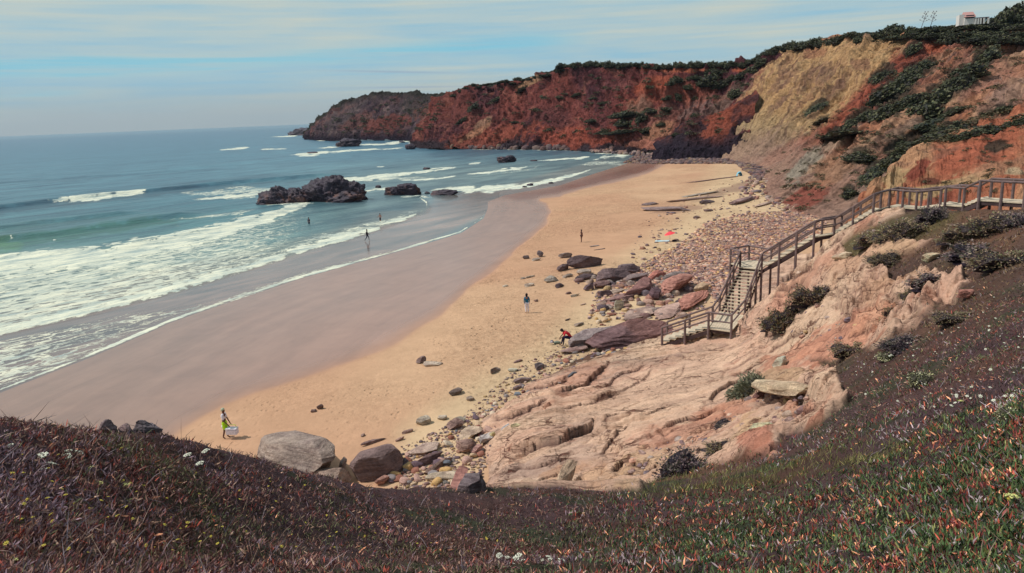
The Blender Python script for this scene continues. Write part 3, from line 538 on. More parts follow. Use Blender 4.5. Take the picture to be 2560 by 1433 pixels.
wnz2 = n.noise(n.mapping(vec, scale=(.10, .5, 1)), .12, 4, .6); base = n.mix(1., base, n.mix(n.mapr(wnz2, .38, .60), (.70, .76, .82), (1.16, 1.13, 1.10)), 'MULTIPLY')
dn = n.noise(vec, .55, 4, .6); vd = n.node('ShaderNodeVectorMath', operation='ADD'); n.put(vd.inputs[0], n.mapping(vec, scale=(.42, 1, 1)))
cx = n.node('ShaderNodeCombineXYZ'); n.put(cx.inputs[0], n.math('MULTIPLY', dn, 2.2)); n.put(cx.inputs[1], n.math('MULTIPLY', n.noise(vec, .9, 4, .6), 1.6)); n.put(vd.inputs[1], cx.outputs[0])
e1 = n.vor(vd.outputs[0], .95, 'DISTANCE_TO_EDGE'); e2 = n.vor(vd.outputs[0], 2.6, 'DISTANCE_TO_EDGE'); nb = n.noise(vst, .8, 6, .7)
web = n.math('ADD', n.math('MULTIPLY', n.mapr(e1, 0, .34, 1, 0), .5), n.math('ADD', n.math('MULTIPLY', n.mapr(e2, 0, .3, 1, 0), .22), n.math('MULTIPLY', nb, .5)))
lm = n.mapr(n.math('ADD', web, la), 1.12, 1.42, 0, 1, True)
lm = n.math('MULTIPLY', lm, n.mapr(la, .04, .25))
fm = n.mapr(n.math('ADD', fo, n.math('MULTIPLY', n.math('ADD', n.math('MULTIPLY', n.math('SUBTRACT', n.noise(vst, 1.1, 8, .78), .5), 1.5), n.math('MULTIPLY', n.math('SUBTRACT', n.noise(n.mapping(vec, scale=(.35, 1, 1)), .22, 7, .72), .5), 1.8)), 1.)), .44, .70, 0, 1, True); fm = n.math('MULTIPLY', fm, n.mapr(fo, .02, .2))
F_ = n.math('MAXIMUM', fm, n.math('MULTIPLY', lm, .9))
fcol = n.mix(n.mapr(n.noise(vst, .5, 8, .78), .38, .58), srgb(160, 176, 172), srgb(230, 230, 206))
n.put(p.inputs['Base Color'], n.mix(F_, base, fcol)); n.put(p.inputs['Roughness'], n.mix(F_, n.mapr(sh, 0, 1, .33, .16), .9)); n.put(p.inputs['Specular IOR Level'], n.mapr(F_, 0, 1, .42, .05))
h1 = n.noise(vst, .5, 5, .65, .4); nmw = n.bump(h1, n.mapr(sh, 0, 1, .75, .04), .55); n.put(p.inputs['Normal'], n.bump(n.math('MULTIPLY', F_, n.noise(vec, 3.0, 4, .7)), .8, .12, nmw))
calm = sstep(-1, 1.5, ed)*(qy > 480)*(qx < 1250); calm = np.maximum(calm, .0)
sf = grid_faces(nr, nc); kk = bs < 6
sea_ob = struct(mesh_np('sea', V, sf[kk[sf].all(1)], m_, cc, {'foam': foam, 'lace': lace, 'calm': calm}))

# ------------------------------------------------------------------ cliffs and hillsides, lofted through traced feature lines
def loft(rows, nu, nvs, disp):
    """rows: lists of world points (bottom to top), same length; returns V, (s, t) metres, faces"""
    R_ = np.array(rows, float); K = R_.shape[1]; u = np.linspace(0, K-1, nu); i = np.clip(np.floor(u).astype(int), 0, K-2); f = (u-i)[None, :, None]
    im = np.clip(i-1, 0, K-1); ip = np.clip(i+2, 0, K-1); a, b, c, d = R_[:, im], R_[:, i], R_[:, i+1], R_[:, ip]
    Q = .5*((2*b)+(c-a)*f+(2*a-5*b+4*c-d)*f*f+(3*b-a-3*c+d)*f**3)*.85+(b+(c-b)*f)*.15
    out_ = []; tv = []
    for k, nv in enumerate(nvs):
        g = np.linspace(0, 1, nv, endpoint=(k == len(nvs)-1)); out_.append(Q[k][None]*(1-g)[:, None, None]+Q[k+1][None]*g[:, None, None]); tv.append(k+g)
    P = np.concatenate(out_); tv = np.concatenate(tv)
    s = np.cumsum(np.concatenate([[0], np.linalg.norm(np.diff(Q[1], axis=0), axis=1)])); S = np.broadcast_to(s, P.shape[:2])
    T = np.cumsum(np.concatenate([np.zeros((1, P.shape[1])), np.linalg.norm(np.diff(P, axis=0), axis=2)]), axis=0)
    gu = np.gradient(P, axis=1); gv = np.gradient(P, axis=0); nrm = np.cross(gu, gv); nrm /= np.linalg.norm(nrm, axis=2, keepdims=True)+1e-9
    tocam = CAM-P; sg = np.sign((nrm*tocam).sum(2, keepdims=True)); sg = np.where(np.median(sg) >= 0, 1, -1); nrm = nrm*sg
    TT = np.broadcast_to(tv[:, None], S.shape)
    h = disp(P.reshape(-1, 3), S.ravel(), T.ravel(), TT.ravel()).reshape(S.shape)
    P = P+nrm*h[..., None]
    return P.reshape(-1, 3), S.ravel(), T.ravel(), TT.ravel(), grid_faces(P.shape[0], P.shape[1])
def gully(S, T, a=9., b=30., seed=0):
    q = np.stack([S, T*a/b, S*0], 1); q2 = np.stack([S/a+.6*vn(np.stack([S/40, T/40, S*0], 1), seed), T/b, S*0], 1)
    return fbm(q2, 1., 4, seed, .55, ridge=True)
SHEETS = {}
def sheet(name, rows, nu, nvs, disp, colf, mat, label):
    P, S, T, TT, fc = loft(rows, nu, nvs, disp); qx, qy, dep = pr(P); c = desat(colf(P, S, T, TT, np.stack([qx, qy], 1)), .17, .95)
    o = struct(mesh_np(name, P, fc, mat, c), label); SHEETS[name+str(len(SHEETS))] = (P, qx, qy, dep); return o
def mixc(c, t, d): t = np.clip(t, 0, 1)[:, None]; return c*(1-t)+np.asarray(d)*t
mat_cliff, _, _ = vcol_mat('cliff rock', rough=.95, spec=.05, layers=((.12, .25), (.9, .38)), bumps=((.35, .9, 1.3), (1.6, 1., .6)))
mat_hill, _, _ = vcol_mat('eroded hillside', rough=.95, spec=.05, layers=((.16, .22), (1.1, .34)), bumps=((.5, .9, .9), (2.4, 1., .35)))
RED = srgb(122, 64, 56); RED2 = srgb(150, 82, 62); MAR = srgb(82, 50, 56); DKR = srgb(64, 52, 60); OR = srgb(182, 112, 70); TAN = srgb(176, 140, 100); YEL = srgb(190, 154, 98); GRN = srgb(48, 54, 40, .8); GRY = srgb(120, 100, 92); PNK = srgb(172, 118, 94); BR = srgb(134, 94, 76)

# -- headland A: dark rocky point
def rows_from(cols, dback, zt=0.):
    r0 = []; r1 = []; r2 = []; r3 = []
    for (tx, ty, bx, by, dd) in cols:
        a = pz(tx, ty, zt); a[2] = -1.5; d0 = math.hypot(a[0], a[1]); b = pd(bx, by, d0+dd); mid = a*.52+b*.48; mid[:2] *= 1-.012
        c = b.copy(); c[:2] *= (d0+dd+dback)/(d0+dd); c[2] -= 1.; e = c.copy(); e[:2] *= 1.08; e[2] = b[2]*.5
        r0.append(a); r1.append(mid); r2.append(b); r3.append(c)
    return [r0, r1, r2, r3]
Acols = [(770, 347, 766, 346, 18), (776, 349, 779, 324, 26), (800, 351, 812, 293, 40), (845, 353, 858, 263, 55), (895, 352, 905, 248, 62), (950, 352, 955, 240, 64), (1005, 352, 1015, 240, 64), (1050, 355, 1070, 245, 64), (1110, 360, 1130, 247, 66), (1200, 362, 1230, 226, 70)]
def dispA(P, S, T, TT): return gully(S, T, 22, 50, 301)*4.5+fbm(P, 14, 4, 303, .55, True)*3.2+fbm(P, 4., 3, 305, .6, True)*1.1
def colA(P, S, T, TT, PX):
    n1 = fbm(P, 26, 4, 311); n2 = fbm(P, 7, 4, 313); c = np.tile(srgb(92, 76, 76), (len(P), 1))
    c = mixc(c, sstep(-.1, .5, n1)*.8, srgb(124, 74, 62)); c = mixc(c, sstep(.15, .5, n2)*.7, srgb(140, 118, 104)); c = mixc(c, sstep(.1, .4, -n2)*.8, srgb(58, 46, 58))
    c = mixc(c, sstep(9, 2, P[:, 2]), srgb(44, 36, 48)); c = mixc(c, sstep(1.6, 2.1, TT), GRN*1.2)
    return paint(c, PX, P, [(960, 310, 60, 18, -10, srgb(132, 72, 56), .8), (900, 300, 50, 15, -20, srgb(126, 80, 66), .6), (1050, 270, 60, 25, 0, srgb(66, 66, 60), .7), (1080, 290, 40, 30, 0, srgb(140, 84, 62), .6), (860, 285, 60, 20, -35, srgb(110, 100, 92), .5)], seed=320, wsc=10)
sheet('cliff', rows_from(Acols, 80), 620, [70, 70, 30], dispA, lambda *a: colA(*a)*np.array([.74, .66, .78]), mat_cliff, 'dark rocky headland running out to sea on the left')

# -- cliff B: the red cliff behind the bay
Bcols = [(1035, 364, 1085, 262, 26), (1060, 367, 1118, 246, 40), (1120, 369, 1160, 219, 48), (1200, 369, 1240, 210, 52), (1290, 369, 1318, 198, 54), (1375, 370, 1398, 172, 56), (1455, 372, 1470, 165, 54), (1530, 376, 1560, 167, 52), (1590, 380, 1650, 168, 52), (1640, 383, 1750, 168, 56), (1700, 384, 1850, 165, 62), (1790, 386, 1930, 142, 66), (1880, 386, 2010, 118, 66)]
def dispB(P, S, T, TT):
    up = np.clip(TT, 0, 2)/2; rf = 1-.8*sstep(1.75, 2.0, TT)*sstep(3.2, 2.9, TT)*0-.8*sstep(1.75, 2.0, TT); return rf*(gully(S, T, 13, 34, 331)*6.0*(.5+.7*up)+fbm(P, 16, 4, 333, .55, True)*3.5+fbm(P, 4., 4, 335, .6, True)*1.5)
def colB(P, S, T, TT, PX):
    q = np.stack([S, T*.35, S*0], 1); n1 = fbm(q, 20, 4, 341); n2 = fbm(P, 7, 4, 343); c = np.tile(RED, (len(P), 1))
    c = mixc(c, sstep(-.1, .5, n1)*.8, srgb(136, 70, 56)); c = mixc(c, sstep(.1, .45, -n1)*.75, MAR); c = mixc(c, sstep(.2, .5, n2)*.55, srgb(168, 104, 80)); c = mixc(c, sstep(.25, .5, -n2)*.6, srgb(70, 44, 50))
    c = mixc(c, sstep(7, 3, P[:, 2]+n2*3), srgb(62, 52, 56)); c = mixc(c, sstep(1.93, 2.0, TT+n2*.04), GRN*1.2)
    return paint(c, PX, P, [(1240, 340, 110, 24, -10, srgb(172, 88, 58), .6), (1440, 340, 120, 26, 0, srgb(176, 84, 54), .7), (1320, 205, 40, 10, -25, srgb(182, 142, 96), .8), (1190, 330, 40, 8, -30, srgb(190, 140, 96), .7), (1210, 305, 26, 6, -30, srgb(196, 160, 116), .5),
        (1480, 195, 50, 22, 0, srgb(84, 44, 46), .8), (1570, 190, 40, 20, 0, srgb(90, 46, 46), .7), (1540, 215, 45, 14, 0, srgb(120, 70, 66), .7), (1640, 210, 50, 14, -20, srgb(172, 84, 52), .8), (1720, 176, 90, 6, 0, srgb(186, 100, 60), .8), (1850, 176, 20, 8, 0, srgb(186, 92, 54), .9),
        (1600, 270, 34, 26, 0, srgb(160, 120, 92), .7), (1680, 300, 60, 40, 0, srgb(150, 96, 76), .6), (1740, 290, 50, 30, -40, srgb(140, 112, 98), .7), (1760, 330, 60, 40, 0, srgb(110, 52, 44), .8), (1640, 330, 50, 20, -30, srgb(176, 124, 84), .7), (1820, 250, 60, 20, -40, srgb(136, 112, 92), .7), (1640, 362, 70, 12, 0, srgb(176, 112, 84), .9),
        (1500, 300, 40, 30, -60, srgb(110, 60, 56), .6), (1390, 300, 30, 40, -60, srgb(112, 66, 62), .5), (1700, 230, 120, 36, 0, srgb(168, 88, 56), .5), (1150, 280, 60, 30, 0, srgb(130, 70, 56), .5)], seed=350, wsc=8)
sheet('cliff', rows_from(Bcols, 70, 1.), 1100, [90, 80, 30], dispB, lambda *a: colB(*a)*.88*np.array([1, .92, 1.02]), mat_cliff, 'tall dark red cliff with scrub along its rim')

# -- dark spur in front of it
Dcols = [(1630, 389, 1640, 378, 8), (1665, 390, 1680, 352, 14), (1700, 390, 1712, 326, 18), (1735, 390, 1748, 308, 20), (1775, 391, 1795, 296, 22), (1815, 392, 1850, 268, 26), (1860, 392, 1900, 240, 30)]
def dispD(P, S, T, TT): return gully(S, T, 9, 20, 361)*2.4+fbm(P, 7, 4, 363, .6, True)*1.6+fbm(P, 2.4, 3, 364, .6, True)*.5
def colD(P, S, T, TT, PX):
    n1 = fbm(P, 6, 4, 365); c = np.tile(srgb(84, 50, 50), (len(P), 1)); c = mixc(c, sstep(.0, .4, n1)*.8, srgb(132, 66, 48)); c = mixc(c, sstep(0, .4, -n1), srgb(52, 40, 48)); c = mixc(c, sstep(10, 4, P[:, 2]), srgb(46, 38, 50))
    return paint(c, PX, P, [(1800, 300, 50, 30, -40, srgb(150, 72, 48), .8)], seed=366, wsc=5)
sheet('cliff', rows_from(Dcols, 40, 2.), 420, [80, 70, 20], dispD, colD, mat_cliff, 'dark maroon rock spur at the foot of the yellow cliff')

# -- hillside C: from behind the stairs to the yellow cliff
Cc = [((2560, 575, 62), (3500, 62, 190), 20), ((2330, 575, 78), (3240, 66, 200), 20), ((2180, 572, 95), (3000, 76, 212), 22), ((2060, 550, 0), (2830, 84, 228), 26), ((1978, 524, 0), (2680, 92, 244), 34), ((1928, 494, 0), (2540, 98, 258), 48), ((1930, 452, 0), (2430, 98, 272), 60), ((1905, 422, 0), (2330, 88, 288), 70),
      ((1872, 413, 0), (2232, 88, 302), 78), ((1838, 405, 0), (2130, 96, 318), 88), ((1816, 400, 0), (2025, 110, 334), 106), ((1798, 394, 275), (1930, 136, 350), 131), ((1800, 388, 320), (1935, 150, 400), 150), ((1850, 384, 370), (2000, 160, 430), 160)]
r0 = [pd(*a) if a[2] else pz(a[0], a[1], 1.3) for a, b, s in Cc]; r3 = [pd(*b) for a, b, s in Cc]; r1 = [a*.68+b*.32+np.array([0, 0, -1.5]) for a, b in zip(r0, r3)]; r2 = [a*.3+b*.7+np.array([0, 0, 1.0]) for a, b in zip(r0, r3)]
r00 = [a+np.array([-6., -6., -4.]) for a in r0]
r4 = [pd(b[0], s, b[2]+75) for a, b, s in Cc]; r5 = [p_*np.array([1.4, 1.4, .6]) for p_ in r4]
FALL = (r3[5]-r0[5])[:2]; FALL /= np.linalg.norm(FALL)
def strat_(P): v_ = (P[:, 2]*.9+P[:, 0]*.35+P[:, 1]*.12)/3.2+fbm(P, 16, 3, 379)*1.2; return saw(v_, .25)*np.clip(.5+fbm(P, 20, 2, 380), 0, 1)
def dispC(P, S, T, TT):
    face = (.3+.7*sstep(.0, .8, TT))*sstep(4.25, 3.9, TT); g = gully(S, T, 9, 55, 371)
    face = face*(1-.8*sstep(2.8, 3.05, TT))
    return face*(g*2.9+fbm(np.stack([S, T*.25, S*0], 1), 3.6, 4, 373, .6, True)*1.7+fbm(P, 14, 3, 375)*2.2+strat_(P)*1.0)+fbm(P, 2., 4, 377, .6, True)*.3
YELP = [(1935, 120), (2030, 105), (2140, 96), (2300, 80), (2255, 120), (2185, 185), (2120, 255), (2060, 310), (1980, 352), (1900, 385), (1840, 400), (1780, 396), (1800, 330), (1850, 260), (1895, 190)]
gp = [(2230, 222, 72, 28, -30), (2300, 170, 46, 20, -25), (2285, 115, 30, 16, -35), (2205, 185, 36, 18, -30), (2035, 268, 36, 10, -35), (2055, 300, 26, 10, -30), (2150, 292, 42, 18, -30), (2240, 262, 62, 24, -30), (2330, 252, 52, 36, -40), (2405, 190, 62, 32, -40), (2462, 140, 32, 28, -45), (2100, 330, 36, 16, -10),
      (2290, 350, 70, 20, -15), (2370, 320, 60, 20, -20), (2440, 325, 60, 18, -15), (2150, 388, 34, 24, 0), (2240, 385, 40, 24, -45), (2185, 430, 34, 20, -50), (2125, 480, 14, 22, 0), (2540, 300, 40, 15, -20), (2350, 290, 60, 16, -25), (2500, 275, 50, 14, -20)]
def colC(P, S, T, TT, PX):
    st = np.stack([S, T*.14, S*0], 1); n1 = fbm(st, 9, 4, 381); n2 = fbm(st, 3, 4, 383); n3 = fbm(P, 2.5, 4, 385); c = np.tile(srgb(174, 118, 86), (len(P), 1))
    c = mixc(c, sstep(-.05, .4, n1)*.85, srgb(140, 82, 66)); c = mixc(c, sstep(.0, .4, -n1)*.7, srgb(172, 134, 100)); c = mixc(c, sstep(.1, .5, n2)*.7, srgb(140, 104, 88)); c = mixc(c, sstep(.15, .5, -n2)*.6, srgb(180, 104, 64)); c = mixc(c, sstep(.2, .5, n3)*.4, srgb(112, 76, 66))
    redp = sstep(-25, 15, poly_sd(PX, [(2260, 120), (2310, 95), (2380, 95), (2330, 130), (2260, 200), (2170, 260), (2060, 350), (1960, 400), (1900, 400), (2010, 345), (2100, 275), (2200, 180)])+n3*20); c = mixc(c, redp*.85, srgb(152, 70, 48))
    yp = sstep(-12, 12, poly_sd(PX, YELP)+n3*22); yc = mixc(np.tile(srgb(178, 136, 86), (len(P), 1)), sstep(.0, .4, n2)*.7, srgb(134, 96, 74)); yc = mixc(yc, sstep(.1, .5, n3)*.5, srgb(176, 144, 98)); yc = mixc(yc, sstep(230, 320, PX[:, 1]-(PX[:, 0]-1850)*.2)*.5, srgb(150, 134, 98)); c = c*(1-yp[:, None])+yc*yp[:, None]
    ln = sstep(.10, .02, np.abs(fbm(np.stack([S, T*.16, S*0], 1), 4.5, 4, 389)))*.55; c = mixc(c, ln, srgb(96, 66, 62)); c = mixc(c, sstep(3.02, 3.1, TT+n3*.06), GRN*1.15); c = mixc(c, sstep(.8, .3, TT)*.8, srgb(150, 118, 100))
    B = [(2030, 130, 30, 14, 0, srgb(140, 84, 62), .6), (2150, 160, 26, 14, 0, srgb(110, 70, 60), .6), (2060, 180, 16, 26, 30, srgb(126, 92, 76), .5), (2180, 105, 70, 8, -5, srgb(186, 140, 92), .8), (2290, 92, 22, 8, 0, srgb(204, 150, 100), .9), (2350, 110, 40, 16, -30, srgb(182, 92, 58), .9),
         (2010, 420, 60, 22, -40, srgb(150, 140, 122), .85), (2100, 350, 60, 14, -30, srgb(158, 138, 116), .6), (1930, 460, 30, 30, -50, srgb(150, 110, 92), .6), (2020, 490, 60, 26, -20, srgb(142, 74, 58), .95), (2070, 430, 60, 30, -40, srgb(166, 118, 84), .7), (1950, 385, 60, 14, -35, srgb(156, 112, 92), .7),
         (2460, 190, 80, 50, -30, srgb(158, 104, 84), .6), (2520, 240, 60, 40, -20, srgb(150, 118, 104), .6), (2420, 260, 60, 12, -30, srgb(170, 120, 84), .6), (2320, 300, 60, 10, -35, srgb(176, 118, 78), .7), (2250, 330, 60, 10, -30, srgb(150, 120, 98), .6), (2190, 240, 40, 20, -35, srgb(160, 76, 52), .7), (2140, 300, 60, 16, -35, srgb(170, 100, 66), .7)]
    B += [(x, y, rx, ry, an, srgb(52, 52, 44), .85) for x, y, rx, ry, an in gp]
    return paint(c, PX, P, B, seed=390, wsc=5)
sheet('hillside', [r00, r0, r1, r2, r3, r4, r5], 1250, [16, 120, 130, 110, 40, 16], lambda P, S, T, TT: dispC(P, S, T, TT-1), lambda P, S, T, TT, PX: colC(P, S, T, TT-1, PX), mat_hill, 'long eroded hillside rising from the stairs to the yellow cliff')

# -- near bank N just behind the walkway
N0 = [(2120, 575, 64), (2200, 570, 62), (2300, 570, 60), (2450, 575, 57), (2650, 580, 54), (2950, 570, 52)]; N1 = [(2168, 500, 67), (2225, 425, 76), (2320, 372, 87), (2450, 322, 97), (2620, 262, 110), (2950, 180, 125)]
q0 = [pd(*a) for a in N0]; q1 = [pd(*a) for a in N1]; qm = [a*.5+b*.5+np.array([0, 0, .6]) for a, b in zip(q0, q1)]; q2 = [b*np.array([1.1, 1.1, 1])-np.array([0, 0, 3.]) for b in q1]; q3 = [b*np.array([1.25, 1.25, 1])-np.array([0, 0, 12.]) for b in q1]
def dispN(P, S, T, TT): return gully(S, T, 4.5, 22, 401)*.9+fbm(P, 5, 4, 403)*.8+fbm(np.stack([S, T*.3, S*0], 1), 1.4, 4, 405, .6, True)*.28
def colN(P, S, T, TT, PX):
    st = np.stack([S, T*.2, S*0], 1); n1 = fbm(st, 4, 4, 411); n3 = fbm(P, 1.4, 4, 413); c = np.tile(srgb(176, 100, 66), (len(P), 1)); c = mixc(c, sstep(0, .4, n1)*.8, srgb(190, 142, 98)); c = mixc(c, sstep(.1, .5, -n1)*.8, srgb(142, 70, 54)); c = mixc(c, sstep(.15, .5, n3)*.6, srgb(150, 108, 84))
    return paint(c, PX, P, [(2240, 455, 40, 30, -40, srgb(186, 150, 100), .9), (2340, 470, 70, 16, -20, srgb(184, 150, 98), .9), (2420, 450, 60, 16, -10, srgb(180, 148, 104), .8), (2290, 430, 40, 16, -45, srgb(140, 62, 46), .9), (2330, 455, 26, 8, 0, srgb(110, 60, 46), .9), (2400, 390, 90, 30, -25, srgb(178, 92, 60), .8), (2500, 350, 60, 20, -20, srgb(182, 96, 62), .7), (2500, 420, 60, 16, -10, srgb(172, 124, 90), .7), (2540, 430, 30, 10, 0, srgb(190, 170, 130), .7), (2490, 368, 36, 16, -20, srgb(50, 52, 44), .9), (2360, 385, 40, 8, -25, srgb(150, 96, 74), .6)], seed=420, wsc=2.5)
sheet('hillside', [q0, qm, q1, q2, q3], 620, [130, 120, 40, 16], dispN, colN, mat_hill, 'orange earth bank right behind the wooden walkway')
def pick(px, py):
    best = None
    for k, (P, qx, qy, dep) in SHEETS.items():
        d = (qx-px)**2+(qy-py)**2; c = np.flatnonzero(d < 36)
        if len(c):
            j = c[np.argmin(dep[c])]
            if best is None or dep[j] < best[1]: best = (P[j], dep[j])
        elif best is None and len(d) and d.min() < 400: best = (P[d.argmin()], dep[d.argmin()]+500)
    return best[0] if best else None
print('cliffs done')

# ------------------------------------------------------------------ rocks
mat_rock, n, p = vcol_mat('boulder stone', rough=.9, spec=.1, layers=((.9, .25), (7., .25)), bumps=((2.2, .9, .22), (11., .8, .06)))
ob_ = n.node('ShaderNodeTexCoord').outputs['Object']; bedz = n.noise(n.mapping(ob_, (.12, .05, 0), (.5, .5, 7)), 1.2, 6, .7, .5); old = p.inputs['Normal'].links[0].from_socket; n.put(p.inputs['Normal'], n.bump(bedz, .9, .16, old))
oc = p.inputs['Base Color'].links[0].from_socket; n.put(p.inputs['Base Color'], n.mix(1., oc, n.mix(n.mapr(bedz, .38, .55), (.62, .58, .60), (1.08,)*3), 'MULTIPLY'))
mat_sea_rock, _, _ = vcol_mat('wet black rock', rough=.6, spec=.3, layers=((.5, .3), (3., .35)), bumps=((1.2, .9, .3), (5., .8, .1)))
def ico(sub):
    bm = bmesh.new(); bmesh.ops.create_icosphere(bm, subdivisions=sub, radius=1); V_ = np.array([v.co[:] for v in bm.verts]); F_2 = np.array([[v.index for v in f.verts] for f in bm.faces]); bm.free(); return V_, F_2
ICO = {k: ico(k) for k in (1, 2, 3, 4, 5)}
def rock_v(seed, sub=4, planes=7, rough=.06, flat=.0, strat=0., crag=0., cut=.5):
    r = np.random.default_rng(seed); V_ = ICO[sub][0].copy(); V_ = V_/(np.abs(V_)**5).sum(1, keepdims=True)**.2*.6+V_*.4
    for k in range(planes+6):
        nn = r.normal(size=3); nn /= np.linalg.norm(nn); d = r.uniform(cut, cut+.32); e = np.maximum(V_@nn-d, 0)*.92; V_ -= nn*e[:, None]
    if flat: nn = np.array([r.uniform(-.15, .15), r.uniform(-.15, .15), 1]); nn /= np.linalg.norm(nn); e = np.maximum(V_@nn-flat, 0)*.95; V_ -= nn*e[:, None]
    dn = V_/np.linalg.norm(V_, axis=1, keepdims=True); q = V_+seed*7.3
    V_ = V_+dn*(fbm(q, .9, 3, 5)*rough*2.2+fbm(q, .35, 4, 7)*rough)[:, None]
    if strat: V_[:, :2] *= (1+strat*(saw(V_[:, 2]*4+fbm(q, .9, 2, 9)*.8, .3)-.5))[:, None]
    if crag: V_ = V_+dn*(fbm(q, .55, 5, 11, .62, True)*crag)[:, None]
    return V_
GRP = {}
def rock(name, p1, p2, wid, hgt, c, label, cat='rock', seed=1, tiltx=0., mat=None, sink=.25, group=None, sub=4, c2=None, planes=7, strat=0., crag=0., flat=0., rough=.06, world=None, yawadd=0, cut=.5):
    """a rock whose base runs between two photo points lying on the ground"""
    a, b = world if world else (hit(*p1), hit(*p2)); mid = (a+b)/2; d = (b-a)[:2]; L = max(np.linalg.norm(d), .05)
    Vr = rock_v(seed, sub, planes, rough, flat, strat, crag, cut); S3 = np.array([L/2*1.05, wid/2, hgt/2*(1+sink)])
    Vr = Vr*S3; col_ = np.tile(np.asarray(c), (len(Vr), 1)); f = sstep(-.1, .4, fbm(Vr+seed, max(L, .3)/2.5, 4, 3)); col_ = mixc(col_, f*.75, np.asarray(c)*.7 if c2 is None else c2)
    if mat is None: l_ = (col_@np.array([.3, .55, .15]))[:, None]; col_ = np.clip((col_*.68+l_*.32)*1.5+.035, 0, .62)
    o = mesh_np(name, Vr, ICO[sub][1], mat or mat_rock, col_, smooth=sub < 4); o.location = (mid[0], mid[1], mid[2]+hgt/2*(1-sink)*.98)
    o.rotation_euler = (tiltx, math.atan2(-(b-a)[2], L)*.8, math.atan2(d[1], d[0])+yawadd)
    tag(o, label, cat, group); return o
def m_at(px, py, npx):
    h_ = hit(px, py); return npx*np.linalg.norm(h_-CAM)/FPX
SBLK = srgb(58, 50, 62); SBL2 = srgb(96, 72, 74)
def searock(xl, xr, yb, hpx, label, seed, depth=.55, crag=.22, name='sea_rock', sub=5, zb=0., extra=None):
    a = pz(xl, yb, zb); b = pz(xr, yb, zb); dd = np.linalg.norm((a+b)/2-CAM); hh = hpx*dd/FPX; L = np.linalg.norm(b-a)
    a2 = a+np.array([0, L*depth*.4, 0]); b2 = b+np.array([0, L*depth*.4, 0])
    return rock(name, None, None, L*depth, hh, SBLK, label, seed=seed, mat=mat_sea_rock, sink=.45, sub=sub, c2=SBL2, planes=5, crag=crag, world=(a2, b2), rough=.1, cut=.7)
# the stack in the surf is one rock of several heads
def union_rock(name, parts, label, seed, mat, c, c2, cat='rock'):
    VV = []; FF = []; n0 = 0; base = None
    for k, (xl, xr, yb, top, dep) in enumerate(parts):
        a = pz(xl, yb, 0.); b = pz(xr, yb, 0.); mid = (a+b)/2; dd = np.linalg.norm(mid-CAM); hh = (yb-top)*dd/FPX*1.02; L = np.linalg.norm(b-a); Vr = rock_v(seed+k, 5, 2, .12, 0, 0, .34, .6)*[L/2*.95, L*dep/2, hh*.66]; Vr = Vr+(Vr/np.linalg.norm(Vr, axis=1, keepdims=True))*(fbm(Vr+seed, max(L*.14, .3), 4, 3, .65, True)*hh*.16)[:, None]
        an = math.atan2((b-a)[1], (b-a)[0]); R2 = np.array([[math.cos(an), -math.sin(an), 0], [math.sin(an), math.cos(an), 0], [0, 0, 1]]); Vr = Vr@R2.T+mid+[0, L*dep*.35, hh*.30]
        VV.append(Vr); FF.append(ICO[5][1]+n0); n0 += len(Vr); base = mid if base is None else base
    VV = np.concatenate(VV); cl_ = np.tile(c, (len(VV), 1)); cl_ = mixc(cl_, sstep(.0, .4, fbm(VV, 1.2, 4, 3))*sstep(3.2, 1.2, VV[:, 2])*.9, c2)
    o = mesh_np(name, VV-base, np.concatenate(FF), mat, cl_); o.location = base; return tag(o, label, cat)
union_rock('sea_rock', [(648, 700, 513, 486, .5), (672, 728, 512, 473, .6), (715, 768, 510, 477, .6), (762, 850, 507, 456, .7), (800, 868, 506, 449, .7), (850, 905, 503, 462, .6), (875, 911, 500, 478, .5), (770, 890, 508, 480, .35)], 'large jagged black rock with several heads standing in the white surf', 500, mat_sea_rock, SBLK, srgb(112, 78, 70))
union_rock('sea_rock', [(965, 1012, 489, 470, .5), (990, 1044, 488, 459, .6), (1010, 1044, 487, 466, .5)], 'smaller black rock at the water edge right of the large jagged one', 520, mat_sea_rock, SBLK, srgb(112, 78, 70))
searock(1080, 1142, 488, 13, 'low flat dark rock where the foam meets the wet sand', 531, .35, .2)
union_rock('sea_rock', [(1246, 1272, 405, 393, .6), (1258, 1286, 404, 391, .6)], 'rounded dark rock alone in the middle of the bay', 540, mat_sea_rock, SBLK, SBL2)
union_rock('sea_rock', [(851, 888, 367, 351, .7), (858, 880, 367, 349, .6)], 'dark rock in the sea just below the headland', 550, mat_sea_rock, SBLK, SBL2)
union_rock('sea_rock', [(728, 752, 338, 327, .4), (745, 778, 338, 323, .4)], 'low black reef at the far tip of the headland', 560, mat_sea_rock, SBLK, SBL2)
union_rock('sea_rock', [(1018, 1036, 373, 361, .6)], 'small pointed black rock off the end of the rocky shore', 565, mat_sea_rock, SBLK, SBL2)
searock(938, 952, 471, 7, 'small dark rock poking out between the two larger surf rocks', 570, .5, .2, sub=3)
searock(812, 828, 446, 4, 'tiny dark rock tip behind the large jagged rock', 571, .5, .2, sub=3)
searock(1058, 1074, 423, 4, 'tiny dark rock tip by the end of the long breaker', 572, .5, .2, sub=3)
searock(1062, 1074, 484, 5, 'little dark stone left of the low flat rock in the shallows', 573, .5, .2, sub=3)
searock(1318, 1334, 465, 6, 'dark stone at the beach end of the white breaker', 574, .6, .15, sub=3)
searock(1305, 1316, 469, 4, 'smaller dark stone just left of the one under the breaker', 575, .6, .15, sub=3)
searock(1372, 1384, 459, 4, 'dark pebble-like rock right of the pair under the breaker', 576, .6, .15, sub=3)
searock(1325, 1342, 403, 3, 'flat dark rock awash left of the far bay breaker', 577, .6, .15, sub=3)
searock(770, 790, 383, 3, 'flat dark rock awash in the long offshore breaker', 578, .6, .15, sub=3)
